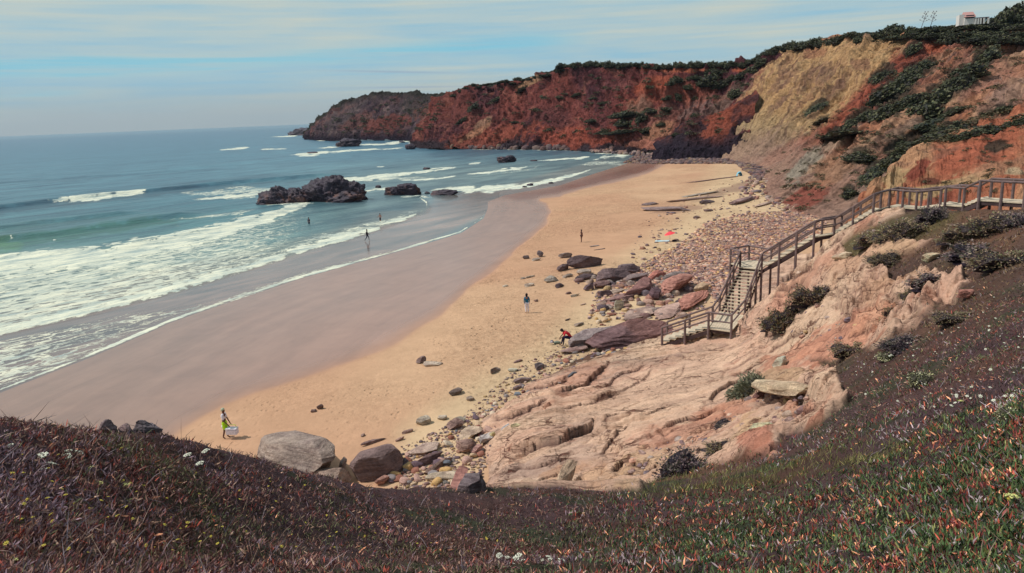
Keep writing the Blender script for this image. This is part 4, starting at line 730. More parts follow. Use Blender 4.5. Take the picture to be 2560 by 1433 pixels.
searock(1000, 1010, 357, 4, 'small black rock against the foot of the headland', 579, .6, .15, sub=3)
# boulders on the beach, each traced
LG = srgb(150, 128, 106); BRR = srgb(116, 84, 74); DKB = srgb(84, 66, 70); OCH = srgb(176, 140, 98); RDB = srgb(142, 78, 60)
BR_ = [((640, 1160), (880, 1190), 3.4, 2.3, LG, 'largest pale layered boulder behind the plants, near the man with the cooler', 601, dict(c2=srgb(126, 104, 92), flat=.0, planes=9, strat=.02, rough=.07)),
 ((760, 1210), (880, 1232), 1.8, 1.1, srgb(146, 116, 94), 'brown layered rock half hidden by plants below the largest pale boulder', 602, dict(strat=.03)),
 ((885, 1205), (1000, 1168), 1.7, 1.35, srgb(112, 82, 76), 'big smooth dark brown block beside the gap in the plants', 603, dict(planes=6, rough=.03, cut=.75)),
 ((855, 1190), (862, 1165), .4, .75, srgb(140, 112, 94), 'small upright stone between the pale boulder and the brown block', 604, {}),
 ((1000, 1178), (1022, 1158), .6, .4, DKB, 'dark stone leaning on the right end of the big brown block', 605, {}),
 ((940, 1215), (975, 1200), .55, .4, srgb(156, 100, 76), 'reddish stone at the foot of the big brown block', 606, dict(rough=.03)),
 ((1040, 910), (1068, 902), .7, .45, BRR, 'dark half of the lone boulder pair in the middle of the sand', 607, {}),
 ((1060, 914), (1106, 911), .8, .25, srgb(176, 150, 122), 'sandy pale half of the lone boulder pair in the middle of the sand', 608, {}),
 ((774, 1032), (794, 1028), .35, .2, BRR, 'flat brown stone of the small pair above the pale boulder', 609, dict(sub=3)), ((790, 1024), (811, 1020), .35, .3, BRR, 'upright brown stone of the small pair above the pale boulder', 610, dict(sub=3)),
 ((902, 1117), (968, 1096), .28, .2, srgb(120, 84, 72), 'long thin slab of driftwood-like brown rock on the sand', 611, dict(sub=3, rough=.02)), ((900, 1094), (914, 1086), .25, .15, srgb(140, 104, 86), 'little brown stone above the long thin slab', 612, dict(sub=3)),
 ((1122, 992), (1162, 978), .55, .35, srgb(116, 92, 78), 'dark angular boulder alone on the pale sand', 613, {}), ((1168, 1003), (1186, 998), .4, .25, srgb(150, 124, 100), 'tan stone just right of the dark angular boulder', 614, dict(sub=3)),
 ((1222, 938), (1250, 924), .45, .35, srgb(130, 106, 92), 'grey brown boulder halfway to the pebble strip', 615, {}), ((1284, 909), (1306, 901), .25, .18, srgb(120, 84, 76), 'reddish brown flat stone above the grey brown boulder', 616, dict(sub=3)),
 ((1036, 1062), (1078, 1056), .8, .4, srgb(160, 142, 116), 'half buried greenish tan boulder', 617, {}), ((1092, 1050), (1118, 1046), .5, .25, srgb(170, 150, 122), 'smaller half buried tan stone right of the greenish one', 618, dict(sub=3)),
 ((1004, 1086), (1032, 1078), .3, .2, srgb(140, 100, 82), 'brown stone left of the pebbles, upper of two', 619, dict(sub=3)), ((988, 1104), (1014, 1096), .3, .2, srgb(150, 108, 86), 'brown stone left of the pebbles, lower of two', 620, dict(sub=3)),
 ((1282, 960), (1328, 950), .5, .35, srgb(126, 98, 92), 'purple brown flat stone at the top of the pebble strip', 621, {}), ((1284, 976), (1312, 966), .4, .25, srgb(120, 92, 88), 'second purple brown stone under the flat one', 622, dict(sub=3)),
 ((1336, 928), (1362, 916), .45, .45, srgb(96, 80, 78), 'dark rounded boulder near the pale green stone', 623, {}), ((1420, 950), (1444, 938), .35, .4, srgb(84, 88, 96), 'blue grey cobble resting on the edge of the pale slab', 624, dict(rough=.02)),
 ((1270, 930), (1292, 926), .6, .25, srgb(176, 164, 132), 'pale greenish stone sunk in the sand', 625, dict(sub=3)),
 # the group in the middle of the beach
 ((1306, 648), (1326, 646), .8, .5, srgb(104, 84, 80), 'left dark boulder of the far small cluster below the bather', 630, dict(sub=3)), ((1344, 643), (1360, 641), .9, .85, srgb(100, 80, 80), 'tallest boulder of the far small cluster below the bather', 631, dict(sub=3)), ((1326, 653), (1352, 651), .7, .35, LG, 'pale flat boulder of the far small cluster below the bather', 632, dict(sub=3)),
 ((1394, 646), (1430, 643), 1.0, .75, srgb(126, 104, 94), 'grey peaked boulder between the cluster and the layered ridge', 633, {}),
 ((1420, 674), (1510, 660), 1.6, 1.7, srgb(92, 64, 66), 'long dark maroon ridge rock at the top of the boulder field', 634, dict(planes=8, strat=.02, sub=5)), ((1392, 680), (1420, 672), 1.0, 1.0, srgb(100, 72, 70), 'dark pointed rock at the left end of the maroon ridge', 635, {}),
 ((1436, 690), (1480, 682), 1.3, .8, srgb(150, 128, 108), 'pale tan boulder under the maroon ridge', 636, {}), ((1440, 704), (1500, 692), .8, .8, srgb(90, 66, 68), 'dark wedge boulder with a long tail pointing left', 637, {}),
 ((1496, 712), (1560, 690), 2.4, 1.9, srgb(104, 76, 76), 'big dark purple block right of the wedge boulder', 638, dict(planes=8, sub=5)), ((1552, 688), (1600, 676), 1.6, 1.3, srgb(100, 76, 78), 'dark block at the head of the pebble field', 639, dict(sub=5)), ((1490, 722), (1530, 712), 1.2, 1.0, srgb(124, 84, 76), 'red brown block in front of the big purple block', 640, {}),
 ((1462, 728), (1488, 722), .8, 1.0, srgb(88, 62, 66), 'small dark cube-like rock left of the boulder field', 641, {}), ((1496, 742), (1532, 736), 1.0, .8, srgb(94, 64, 66), 'dark rock below the cube-like one', 642, {}), ((1518, 738), (1560, 726), 1.0, .5, srgb(168, 138, 110), 'tan boulder right of the dark rock', 643, {}),
 ((1360, 708), (1392, 700), 1.1, .7, srgb(150, 134, 114), 'greenish grey flat-topped boulder', 644, {}), ((1392, 722), (1408, 714), .6, .55, srgb(90, 66, 68), 'small dark peaked stone under the flat-topped boulder', 645, dict(sub=3)), ((1408, 696), (1430, 690), .6, .45, srgb(156, 132, 110), 'tan stone with a pointed right side', 646, dict(sub=3)),
 ((1308, 718), (1336, 714), .7, .4, srgb(176, 150, 122), 'pale dome-like stone above the woman in teal', 647, dict(sub=3)), ((1300, 699), (1312, 696), .4, .25, LG, 'small pale stone left of the long thin pale one', 648, dict(sub=3)), ((1314, 696), (1340, 690), .4, .25, srgb(172, 148, 118), 'long thin pale stone above the dome-like one', 649, dict(sub=3)), ((1256, 718), (1270, 715), .4, .25, srgb(186, 162, 130), 'pale egg-shaped stone alone nearest the wet sand', 650, dict(sub=3)),
 ((1412, 737), (1432, 732), .4, .25, srgb(120, 84, 74), 'flat reddish stone between the boulders and the seated man', 651, dict(sub=3)), ((1424, 744), (1448, 738), .5, .3, srgb(176, 158, 132), 'pale wedge stone beside the flat reddish one', 652, dict(sub=3)), ((1334, 756), (1346, 752), .35, .3, srgb(130, 92, 72), 'brown stone just right of the woman in teal', 653, dict(sub=3)),
 ((1448, 765), (1466, 760), .3, .15, srgb(160, 122, 98), 'thin flat tan slab above the cobbles', 654, dict(sub=3)), ((1410, 804), (1426, 798), .2, .15, srgb(90, 66, 60), 'dark sliver of rock above the seated man', 655, dict(sub=3)), ((1436, 818), (1462, 808), .5, .3, srgb(146, 120, 96), 'brown lump behind the seated man', 656, dict(sub=3)),
 # red layered rocks below the stairs
 ((1560, 752), (1640, 712), 2.2, 1.3, srgb(130, 76, 66), 'long red brown layered rock in the boulder field', 660, dict(planes=9, strat=.05, sub=5)), ((1640, 742), (1720, 712), 2.4, 1.7, srgb(158, 92, 68), 'big orange red layered block above the stair foot', 661, dict(planes=9, strat=.07, sub=5)),
 ((1622, 752), (1655, 742), 1.4, 1.2, srgb(84, 50, 58), 'dark maroon cube under the orange red block', 662, {}), ((1616, 704), (1666, 690), 1.2, 1.1, srgb(164, 82, 58), 'bright red jagged rock at the edge of the pebble field', 663, dict(sub=4, strat=.04)),
 ((1560, 708), (1616, 690), 1.6, .9, srgb(112, 88, 84), 'grey purple layered rock left of the red jagged one', 664, dict(strat=.04)), ((1656, 706), (1716, 688), 1.2, .8, srgb(128, 108, 100), 'grey flat slab right of the red jagged one', 665, {}),
 ((1690, 790), (1770, 730), 1.6, 1.0, srgb(170, 96, 68), 'orange slab running up beside the lower stairs', 666, dict(strat=.06, planes=9, sub=5)), ((1744, 738), (1766, 722), 1.0, 1.2, srgb(176, 138, 92), 'yellow ochre block beside the lower stairs', 667, {}), ((1722, 752), (1745, 742), .8, .6, srgb(188, 158, 104), 'pale yellow broken rock below the ochre block', 668, dict(strat=.08)),
 ((1500, 762), (1600, 738), 1.6, .6, srgb(138, 92, 82), 'low reddish shelf rock pointing at the sea', 669, dict(planes=9, strat=.05, sub=5)), ((1640, 800), (1710, 760), 2.2, .6, srgb(160, 120, 100), 'pinkish flat outcrop left of the stair foot', 670, dict(strat=.05, sub=5)), ((1555, 800), (1650, 776), 2.0, .5, srgb(150, 116, 98), 'pale flat outcrop above the great layered rock', 671, dict(strat=.04, sub=5)),
 ((1446, 882), (1550, 828), 2.6, 1.3, srgb(128, 106, 102), 'grey sloping front of the great layered rock, where the man in red sits', 672, dict(planes=8, strat=.03, sub=5)), ((1470, 892), (1662, 838), 3.0, 2.1, srgb(126, 76, 66), 'great overhanging red brown layered rock left of the stair foot', 673, dict(planes=8, strat=.05, sub=5, c2=srgb(84, 54, 60))),
 ((1405, 886), (1465, 872), 1.2, .4, srgb(150, 112, 98), 'low pinkish stone at the toe of the great layered rock', 674, dict(strat=.04)),
 ((1535, 778), (1556, 770), .7, .9, srgb(176, 160, 130), 'pale upright boulder among the cobbles', 675, dict(rough=.03)),
 # angular slabs in the lower left pebbles
 ((1060, 1205), (1180, 1192), .6, .35, srgb(178, 152, 118), 'long pale flat plank-like slab at the bottom of the pebbles', 680, {}), ((1060, 1190), (1132, 1152), .5, .4, srgb(140, 104, 84), 'long brown stone lying diagonally above the plank-like slab', 681, {}), ((1042, 1168), (1104, 1138), .8, .4, srgb(100, 66, 62), 'dark maroon stone above the diagonal brown one', 682, {}),
 ((1010, 1136), (1110, 1124), 1.2, .35, srgb(160, 130, 108), 'pale tan ledge stone at the left of the pebbles', 683, {}), ((1140, 1100), (1220, 1070), 1.1, .45, srgb(176, 144, 110), 'flat ochre slab with a shadowed underside', 684, dict(planes=9)), ((1142, 1142), (1192, 1108), 1.0, .6, srgb(140, 100, 82), 'brown wedge boulder under the ochre slab', 685, {}), ((1174, 1140), (1206, 1126), .6, .4, srgb(160, 108, 92), 'pinkish oval boulder right of the brown wedge', 686, dict(rough=.02)),
 ((1194, 1112), (1232, 1096), .8, .5, srgb(168, 154, 146), 'light grey veined boulder against the slab', 687, {}), ((1122, 1076), (1160, 1064), .8, .55, srgb(138, 100, 86), 'brown boulder at the upper tip of the pebbles', 688, {}), ((1136, 1066), (1160, 1046), .7, .35, srgb(164, 148, 122), 'greenish pale boulder at the upper tip of the pebbles', 689, {}),
 ((1160, 1090), (1172, 1082), .3, .2, srgb(100, 84, 84), 'thin dark wedge next to the brown boulder tip', 690, dict(sub=3)), ((1252, 1086), (1276, 1068), .3, .35, srgb(222, 214, 190), 'brightest cream white cobble', 691, dict(rough=.02)), ((1276, 1074), (1302, 1070), .5, .35, srgb(200, 154, 92), 'mustard yellow boulder on the slab edge', 692, dict(rough=.03)), ((1224, 1098), (1240, 1090), .35, .3, srgb(206, 156, 78), 'small mustard yellow cobble', 693, dict(sub=3)),
 ((1110, 1232), (1160, 1218), .7, .4, srgb(150, 84, 66), 'rust red boulder at the very bottom of the pebbles', 694, {}), ((1178, 1218), (1208, 1206), .8, .5, srgb(168, 150, 134), 'grey egg-shaped boulder against the lower slab', 695, {}), ((1168, 1240), (1200, 1230), .7, .45, srgb(104, 84, 86), 'dark purple boulder at the lower slab corner', 696, {}), ((1154, 1208), (1178, 1200), .5, .4, srgb(204, 176, 150), 'round cream pink boulder among the lower pebbles', 697, dict(rough=.02)), ((1108, 1216), (1124, 1210), .35, .3, srgb(118, 110, 100), 'round grey green cobble among the lower pebbles', 698, dict(rough=.02, sub=3)),
 ((1365, 1024), (1378, 1016), .3, .35, srgb(178, 120, 80), 'orange cobble caught in a crack of the slab', 699, dict(sub=3)),
 # loose blocks on the slope
 ((1930, 930), (1970, 915), .8, .6, srgb(206, 172, 136), 'pale cracked block above the round grey bush', 710, dict(strat=.05)), ((1900, 985), (2040, 968), 1.5, .55, srgb(180, 148, 104), 'flat yellow slab jutting out over a dark hollow', 711, dict(flat=.5, planes=9, sub=5)), ((1885, 1005), (1915, 985), .5, .35, srgb(120, 70, 58), 'dark red striped block under the left end of the yellow slab', 712, dict(strat=.08)),
 ((1915, 960), (1965, 935), .5, .4, srgb(96, 56, 50), 'dark leaning slab behind the yellow one', 713, {}), ((2085, 655), (2130, 645), .6, .5, srgb(190, 150, 110), 'pale block with a dark underside beneath the upper stairs', 714, dict(strat=.03)), ((1860, 1095), (1930, 1072), .5, .35, srgb(208, 172, 116), 'pale yellow crumbling block above the red earth', 715, dict(strat=.1)),
 ((1848, 845), (1882, 828), .7, .7, srgb(190, 130, 96), 'pinkish rock beside the foot of the bottom stair post', 716, dict(strat=.05)), ((2300, 660), (2350, 640), .8, .4, srgb(200, 160, 110), 'pale rock sticking out of the scrub on the right', 717, dict(strat=.05)), ((2395, 748), (2440, 738), .5, .3, srgb(160, 90, 66), 'reddish ledge block in the scrub on the far right', 718, dict(strat=.05)), ((2300, 775), (2330, 765), .5, .35, srgb(196, 150, 112), 'tan block beside the dark hollow in the slope', 719, dict(strat=.05)),
 ((1370, 1236), (1440, 1205), .5, .75, srgb(196, 136, 92), 'orange layered block overhanging a dark recess at the bottom of the slab', 720, dict(strat=.08, planes=9, sub=5)),
 ((236, 1082), (300, 1076), .3, .20, srgb(112, 88, 88), 'knobbly dark rock left of two on the brow of the plants', 730, dict(crag=.16, strat=.06, sub=5)), ((322, 1088), (405, 1086), .3, .18, srgb(98, 84, 90), 'knobbly dark rock right of two on the brow of the plants', 731, dict(crag=.2, strat=.06, sub=5)), ((290, 1086), (335, 1086), .3, .13, srgb(116, 86, 84), 'low red brown rock between the two knobbly ones', 732, dict(crag=.12))]
for p1, p2, wd, hh, c, lab, sd_, kw in BR_:
    if 634 <= sd_ <= 673: hh *= .82
    if sd_ == 601: c = srgb(136, 112, 94)
    if sd_ in (730, 731, 732): kw = dict(kw, world=(pd(p1[0], 1090, 8.7), pd(p2[0], 1093, 8.7)))
    if sd_ in (601, 602, 603, 604): kw = dict(kw, world=(pz(*p1, .9), pz(*p2, .9)))
    rock('boulder', p1, p2, wd, hh, c, lab, seed=sd_, **kw)

# ---- pebbles: the largest as individuals, the rest as loose stone cover
protos = []
for k in range(8):
    Vr = rock_v(800+k, 3, 4, .05, 0, 0, 0, .72)*[1, .78, .55]; protos.append(mesh_np('pebble', Vr, ICO[3][1], None, mesh_only=True))
m_, n, p = new_mat('pebble stone'); oi = n.node('ShaderNodeObjectInfo').outputs['Random']; ramp = n.node('ShaderNodeValToRGB'); n.put(ramp.inputs[0], oi); ramp.color_ramp.interpolation = 'CONSTANT'
pal = [(166, 140, 130), (184, 156, 140), (138, 116, 116), (196, 170, 150), (118, 106, 110), (160, 120, 108), (184, 148, 132), (152, 134, 128), (194, 164, 122), (142, 112, 108), (176, 158, 148), (112, 98, 104), (180, 138, 118), (168, 150, 140)]
PALC = np.array([srgb(*q) for q in pal])
for k, q in enumerate(PALC):
    el = ramp.color_ramp.elements[0] if k == 0 else (ramp.color_ramp.elements[1] if k == 1 else ramp.color_ramp.elements.new(k/len(pal)))
    el.position = k/len(pal); el.color = (*q, 1)
t_ = n.node('ShaderNodeTexCoord').outputs['Object']; n.put(p.inputs['Base Color'], n.mix(1., ramp.outputs[0], n.mix(n.noise(t_, 3, 4), (.7,)*3, (1.25,)*3), 'MULTIPLY')); p.inputs['Roughness'].default_value = .85; n.put(p.inputs['Normal'], n.bump(n.noise(t_, 5, 4), .4, .08))
for me in protos: me.materials.append(m_)
mat_peb = m_
def sample_poly(poly, cnt, r):
    poly = np.array(poly, float); lo = poly.min(0); hi = poly.max(0); res = []
    while len(res) < cnt:
        q = r.uniform(lo, hi, (cnt*3, 2)); res += list(q[in_poly(q, poly)])
    return np.array(res[:cnt])
def hitv(pts):
    pts = np.asarray(pts); zz = np.full(len(pts), 1.2)
    for _ in range(9): q = pz(pts[:, 0], pts[:, 1], zz); zz = zz*.3+hf_ground(q[:, 0], q[:, 1])*.7
    q = pz(pts[:, 0], pts[:, 1], zz); q[:, 2] = hf_ground(q[:, 0], q[:, 1]); return q
ZONES = [([(1120, 1080), (1210, 1010), (1240, 1060), (1215, 1110), (1200, 1180), (1190, 1240), (1000, 1232), (960, 1205), (1030, 1120), (1110, 1100)], 150, (.10, .34), 'sea-worn cobble in the pile at the lower left foot of the pale slab', 'cobbles piled at the lower foot of the slab'),
         ([(1200, 1030), (1290, 960), (1350, 905), (1480, 870), (1600, 870), (1480, 900), (1380, 955), (1290, 1000), (1230, 1050)], 90, (.09, .26), 'small stone in the narrow strip between sand and slab', 'stones in the strip along the slab'),
         ([(1490, 800), (1500, 770), (1560, 760), (1600, 770), (1560, 800), (1500, 820)], 30, (.18, .40), 'rounded stone of the little pile behind the great layered rock', 'stones behind the great layered rock'),
         ([(1500, 888), (1530, 872), (1600, 876), (1560, 890)], 18, (.15, .3), 'pale cobble under the overhang of the great layered rock', 'pale cobbles under the overhang')]
PR = np.random.default_rng(41)
PCOL = [('pinkish', (184, 148, 134)), ('grey', (138, 128, 126)), ('tan', (196, 168, 138)), ('dark purple', (104, 84, 92)), ('ochre', (192, 154, 102)), ('reddish brown', (150, 100, 84)), ('pale cream', (208, 188, 164)), ('blue grey', (112, 116, 124))]
PMAT = [simple_mat('%s pebble stone' % a, srgb(*b), .85, .3, 4., .5, bd=.05) for a, b in PCOL]; USED = {}
NEAR = {(945, 1190): 'the big brown block', (1120, 1200): 'the plank-like slab', (1180, 1085): 'the flat ochre slab', (1135, 1228): 'the rust red boulder', (1264, 1078): 'the cream white cobble', (1213, 1106): 'the light grey veined boulder', (1193, 1214): 'the grey egg-shaped boulder', (1141, 1072): 'the upper brown boulder', (1073, 1155): 'the dark maroon stone', (1060, 1130): 'the tan ledge stone', (1165, 1128): 'the brown wedge boulder',
        (1305, 956): 'the purple brown flat stone', (1349, 923): 'the dark rounded boulder', (1432, 945): 'the blue grey boulder on the slab edge', (1545, 776): 'the pale upright boulder', (1560, 890): 'the great layered rock', (1236, 932): 'the lone grey brown boulder', (1289, 1072): 'the mustard yellow boulder'}
def put_pebble(p_, s_, lab, grp):
    o = bpy.data.objects.new('pebble', protos[PR.integers(8)]); COL.objects.link(o); ci = int(PR.choice(8, p=[.2, .16, .18, .12, .07, .11, .09, .07])); o.material_slots[0].link = 'OBJECT'; o.material_slots[0].material = PMAT[ci]
    x_, y_, _d = pr(np.asarray(p_, float)); kx, ky = min(NEAR, key=lambda q: (q[0]-x_)**2+((q[1]-y_)*1.3)**2); dx_, dy_ = x_-kx, y_-ky; rel = ('right of' if dx_ > 0 else 'left of') if abs(dx_) > abs(dy_)*1.2 else ('just above' if dy_ < 0 else 'just below')
    far = math.hypot(dx_, dy_); lab = '%s %s %s %s %s%s' % ('large' if s_ > .24 else ('medium' if s_ > .15 else 'small'), PCOL[ci][0], 'cobble' if s_ > .15 else 'pebble', 'well to the '+rel if far > 55 and 'of' in rel else rel, NEAR[(kx, ky)], ''); o.location = (p_[0], p_[1], p_[2]+s_*.28); o.scale = (s_*PR.uniform(.7, 1.3), s_, s_*PR.uniform(.7, 1.2))
    o.rotation_euler = (PR.normal()*.25, PR.normal()*.25, PR.uniform(0, 6.3)); return tag(o, lab, 'pebble', 'stones lying about '+NEAR[(kx, ky)])
for poly, cnt, (s0, s1), lab, grp in ZONES:
    H_ = hitv(sample_poly(poly, cnt, PR))
    for q in H_: put_pebble(q, s0+(s1-s0)*PR.random()**2.2, lab, grp)
def stones(name, pts, smin, smax, label, pw=2.5, tint=1., dark=None, flat=.6):
    """many small stones as one object"""
    Vr = []; Fr = []; Cr = []; n0 = 0; base = [rock_v(900+k, 2 if smax > .05 else 1, 4, .05, 0, 0, 0, .72) for k in range(10)]
    for q in pts:
        s_ = smin+(smax-smin)*PR.random()**pw; b = base[PR.integers(10)]*[s_*PR.uniform(.7, 1.4), s_*PR.uniform(.7, 1), s_*flat*PR.uniform(.7, 1.3)]
        an = PR.uniform(0, 6.3); c_, s2 = math.cos(an), math.sin(an); b = b@np.array([[c_, s2, 0], [-s2, c_, 0], [0, 0, 1]]); Vr.append(b+q+[0, 0, s_*.2]); Fr.append(ICO[2][1]+n0); n0 += len(b)
        c = PALC[PR.integers(len(PALC))]*PR.uniform(.75, 1.15)*tint
        if dark is not None: c = c*(1-dark)+srgb(70, 58, 64)*dark
        Cr.append(np.tile(c, (len(b), 1)))
    return struct(mesh_np(name, np.concatenate(Vr), np.concatenate(Fr), mat_rock, np.concatenate(Cr)), label, 'stuff')
FIELD = [(1560, 690), (1640, 640), (1700, 610), (1760, 560), (1850, 535), (1960, 528), (2060, 520), (2080, 545), (2040, 600), (1900, 640), (1840, 700), (1800, 760), (1760, 720), (1640, 720), (1560, 740), (1540, 760), (1470, 800), (1490, 740)]
pts = sample_poly(FIELD, 13000, PR); pts = pts[PR.random(len(pts)) < np.interp(pts[:, 0], [1470, 1650, 1800], [.35, .8, 1])]; stones('pebbles', hitv(pts), .07, .24, 'wide field of pinkish grey pebbles below the stairs', tint=np.array([1.42, 1.3, 1.2]))
pts = sample_poly([(1560, 690), (1600, 560), (1700, 500), (1850, 440), (1950, 440), (1960, 520), (1760, 560), (1640, 640)], 500, PR); stones('pebbles', hitv(pts), .06, .35, 'scattered stones on the sand above the pebble field', 3.)
pts = sample_poly([(1000, 1232), (1000, 1120), (1130, 1060), (1280, 930), (1370, 880), (1500, 800), (1620, 860), (1400, 960), (1240, 1060), (1200, 1240)], 2200, PR); stones('pebbles', hitv(pts), .03, .12, 'fine shingle along the foot of the slab', 2.)
pts = np.concatenate([sample_poly([(1560, 408), (1600, 384), (1700, 384), (1860, 392), (1930, 430), (1900, 452), (1840, 410), (1640, 410)], 4500, PR)]); stones('pebbles', hitv(pts), .22, .85, 'dark tumbled stones under the spur at the end of the beach', 2.5, dark=.55)
pts = sample_poly([(1850, 480), (1880, 430), (1960, 430), (2060, 520), (1960, 530)], 500, PR); stones('pebbles', hitv(pts), .15, .7, 'stones along the foot of the hillside', 3.)
def shore_pts(cnt, x0, x1, ya, yb):
    r = []
    for k in range(cnt):
        x = PR.uniform(x0, x1); y = np.interp(x, [1030, 1100, 1300, 1500, 1640], [363, 368, 370, 373, 382])+PR.uniform(ya, yb); r.append(pz(x, y, .2))
    return np.array(r)
stones('shore_rocks', shore_pts(2600, 1030, 1650, -5, 4), .4, 2.2, 'dark boulders along the foot of the red cliff', 2.5, dark=.75, flat=.9)
stones('shore_rocks', shore_pts(700, 1480, 1650, -3, 9), .3, 1.5, 'grey boulders where the red cliff meets the beach', 2., dark=.4, flat=.8)
pts = sample_poly([(1430, 700), (1520, 690), (1700, 690), (1740, 740), (1700, 800), (1500, 800), (1490, 740)], 260, PR); stones('pebbles', hitv(pts), .12, .5, 'loose blocks among the big boulders', 2., flat=.7)
# long outcrops of rock showing through the far sand
for k, (a, b, w_, h_, c, lab) in enumerate([((1596, 525), (1740, 527), 3.2, .7, srgb(126, 98, 92), 'low purple grey reef of rock in the middle of the upper sand'), ((1600, 515), (1650, 510), 1.6, .5, srgb(120, 96, 92), 'short broken ledge at the sea end of the purple reef'), ((1660, 508), (1815, 492), 1.2, .45, srgb(140, 106, 92), 'long thin brown rib of rock across the sand'), ((1745, 512), (1782, 505), 1.4, .7, srgb(104, 82, 84), 'dark hump near the end of the brown rib'),
        ((1830, 512), (1890, 495), 2.4, .8, srgb(128, 92, 84), 'reddish hump of rock near the hill foot'), ((1700, 495), (1800, 480), 1.4, .35, srgb(140, 124, 104), 'greenish brown rib of pebbly rock'), ((1720, 458), (1840, 443), .9, .3, srgb(120, 84, 70), 'upper thin dark rib of rock towards the blue tent'), ((1760, 530), (1782, 527), 1.2, .4, srgb(120, 90, 84), 'small brown slab below the dark hump'), ((1730, 548), (1748, 545), .9, .45, srgb(126, 94, 80), 'single brown stone left of the pebble field head'), ((1885, 520), (1960, 498), 1.2, .4, srgb(150, 116, 92), 'tan rib of rock reaching the hill foot'),
        ((1668, 532), (1690, 534), .9, .2, srgb(126, 98, 92), 'thin slab just below the purple grey reef'), ((1640, 578), (1660, 575), .5, .1, srgb(150, 112, 84), 'flat brown patch of rock near the red parasol'), ((1474, 618), (1500, 614), .5, .12, srgb(130, 110, 100), 'thin dark slab on the sand right of the bather'), ((1486, 626), (1512, 622), .4, .1, srgb(130, 104, 88), 'thinner slab under the dark one right of the bather'), ((1540, 395), (1545, 395), .5, .3, DKB, 'dark speck of rock in the far shallows')]):
    rock('outcrop', a, b, w_, h_, c, lab, cat='rock outcrop', seed=1000+k, strat=.04, crag=.06, sub=5 if k < 7 else 3)
print('rocks done')

pts = np.concatenate([sample_poly([(1560, 1215), (1800, 1110), (1990, 1060), (2080, 960), (1900, 940), (1760, 1060), (1560, 1150)], 420, PR), sample_poly([(1880, 840), (2100, 850), (2300, 780), (2330, 640), (2150, 650), (1950, 720)], 420, PR), sample_poly([(1660, 760), (1800, 690), (1790, 770), (1660, 840)], 160, PR)]); stones('rubble', hitv(pts), .03, .22, 'loose broken rock lying on the slope', 3.5, tint=1.25)

# ------------------------------------------------------------------ the wooden stairs and walkway
mat_wood = simple_mat('weathered timber post', srgb(112, 94, 92), .85, .3, 3., .4, bd=.01)
mat_deck = simple_mat('sun-bleached deck board', srgb(200, 184, 160), .85, .22, 2.5, .3, bd=.01)
mat_under = simple_mat('dark stair stringer', srgb(74, 58, 58), .9, .25, 3.)
st = empty('wooden_stairs', tuple(pz(1771, 821, 4.2))); tag(st, 'grey wooden boardwalk and stairs with railings leading down to the beach', 'stairs')
SB = np.array(st.location)
def child(name, bm, mat, parent=st, off=SB, smooth=False):
    bmesh.ops.translate(bm, verts=bm.verts, vec=Vector(-off)); return obj_bm(name, bm, mat, parent, smooth)
def V3(a): return Vector([float(q) for q in a])
def quad_prism(a, b, c, d, th):
    bm = bmesh.new(); top = [bm.verts.new(V3(q)) for q in (a, b, c, d)]; bot = [bm.verts.new(V3(q)-Vector((0, 0, th))) for q in (a, b, c, d)]
    bm.faces.new(top); bm.faces.new(bot[::-1])
    for i in range(4): bm.faces.new((top[i], bot[i], bot[(i+1) % 4], top[(i+1) % 4]))
    bmesh.ops.recalc_face_normals(bm, faces=bm.faces); return bm
def post(pt, top, bot, name='post'):
    bm = bmesh.new(); add_tube(bm, (pt[0], pt[1], bot), (pt[0], pt[1], top), .082, .075, 8); child(name, bm, mat_wood, smooth=False)
def rail(a, b, r=.05, name='handrail'):
    bm = bmesh.new(); add_tube(bm, V3(a), V3(b), r, r, 8); child(name, bm, mat_wood)
UPZ = np.array([0, 0, 1.])
def gz_(p_): return float(hf_ground(np.array([p_[0]]), np.array([p_[1]]))[0])
def flight(A0, A1, B0, B1, nsteps, drop_first=False):
    """A0,B0 lower end (front, back side), A1,B1 upper end; open treads on two stringers"""
    for k in range(nsteps):
        t0 = k/nsteps; t1 = (k+1)/nsteps; zt = A0[2]+(A1[2]-A0[2])*(k+1)/nsteps
        a = A0+(A1-A0)*t0; b = A0+(A1-A0)*(t1+.12/nsteps); c = B0+(B1-B0)*(t1+.12/nsteps); d = B0+(B1-B0)*t0
        q = [np.array([p_[0], p_[1], zt]) for p_ in (a, b, c, d)]; child('step', quad_prism(*q, .06), mat_deck)
    for P_, Q_ in ((A0, A1), (B0, B1)):
        inn = (B0-A0)*.04 if P_ is A0 else (A0-B0)*.04; lo = P_+inn-UPZ*.12; hi = Q_+inn-UPZ*.12
        bm = bmesh.new(); dr = hi-lo; w2 = np.cross(dr, UPZ); w2 = w2/np.linalg.norm(w2)*.04
        vs = [bm.verts.new(V3(q)) for q in (lo-w2, lo+w2, hi+w2, hi-w2, lo-w2-UPZ*.26, lo+w2-UPZ*.26, hi+w2-UPZ*.26, hi-w2-UPZ*.26)]
        for f_ in ((0, 1, 2, 3), (7, 6, 5, 4), (0, 4, 5, 1), (1, 5, 6, 2), (2, 6, 7, 3), (3, 7, 4, 0)): bm.faces.new([vs[i] for i in f_])
        bmesh.ops.recalc_face_normals(bm, faces=bm.faces); child('stringer', bm, mat_under)
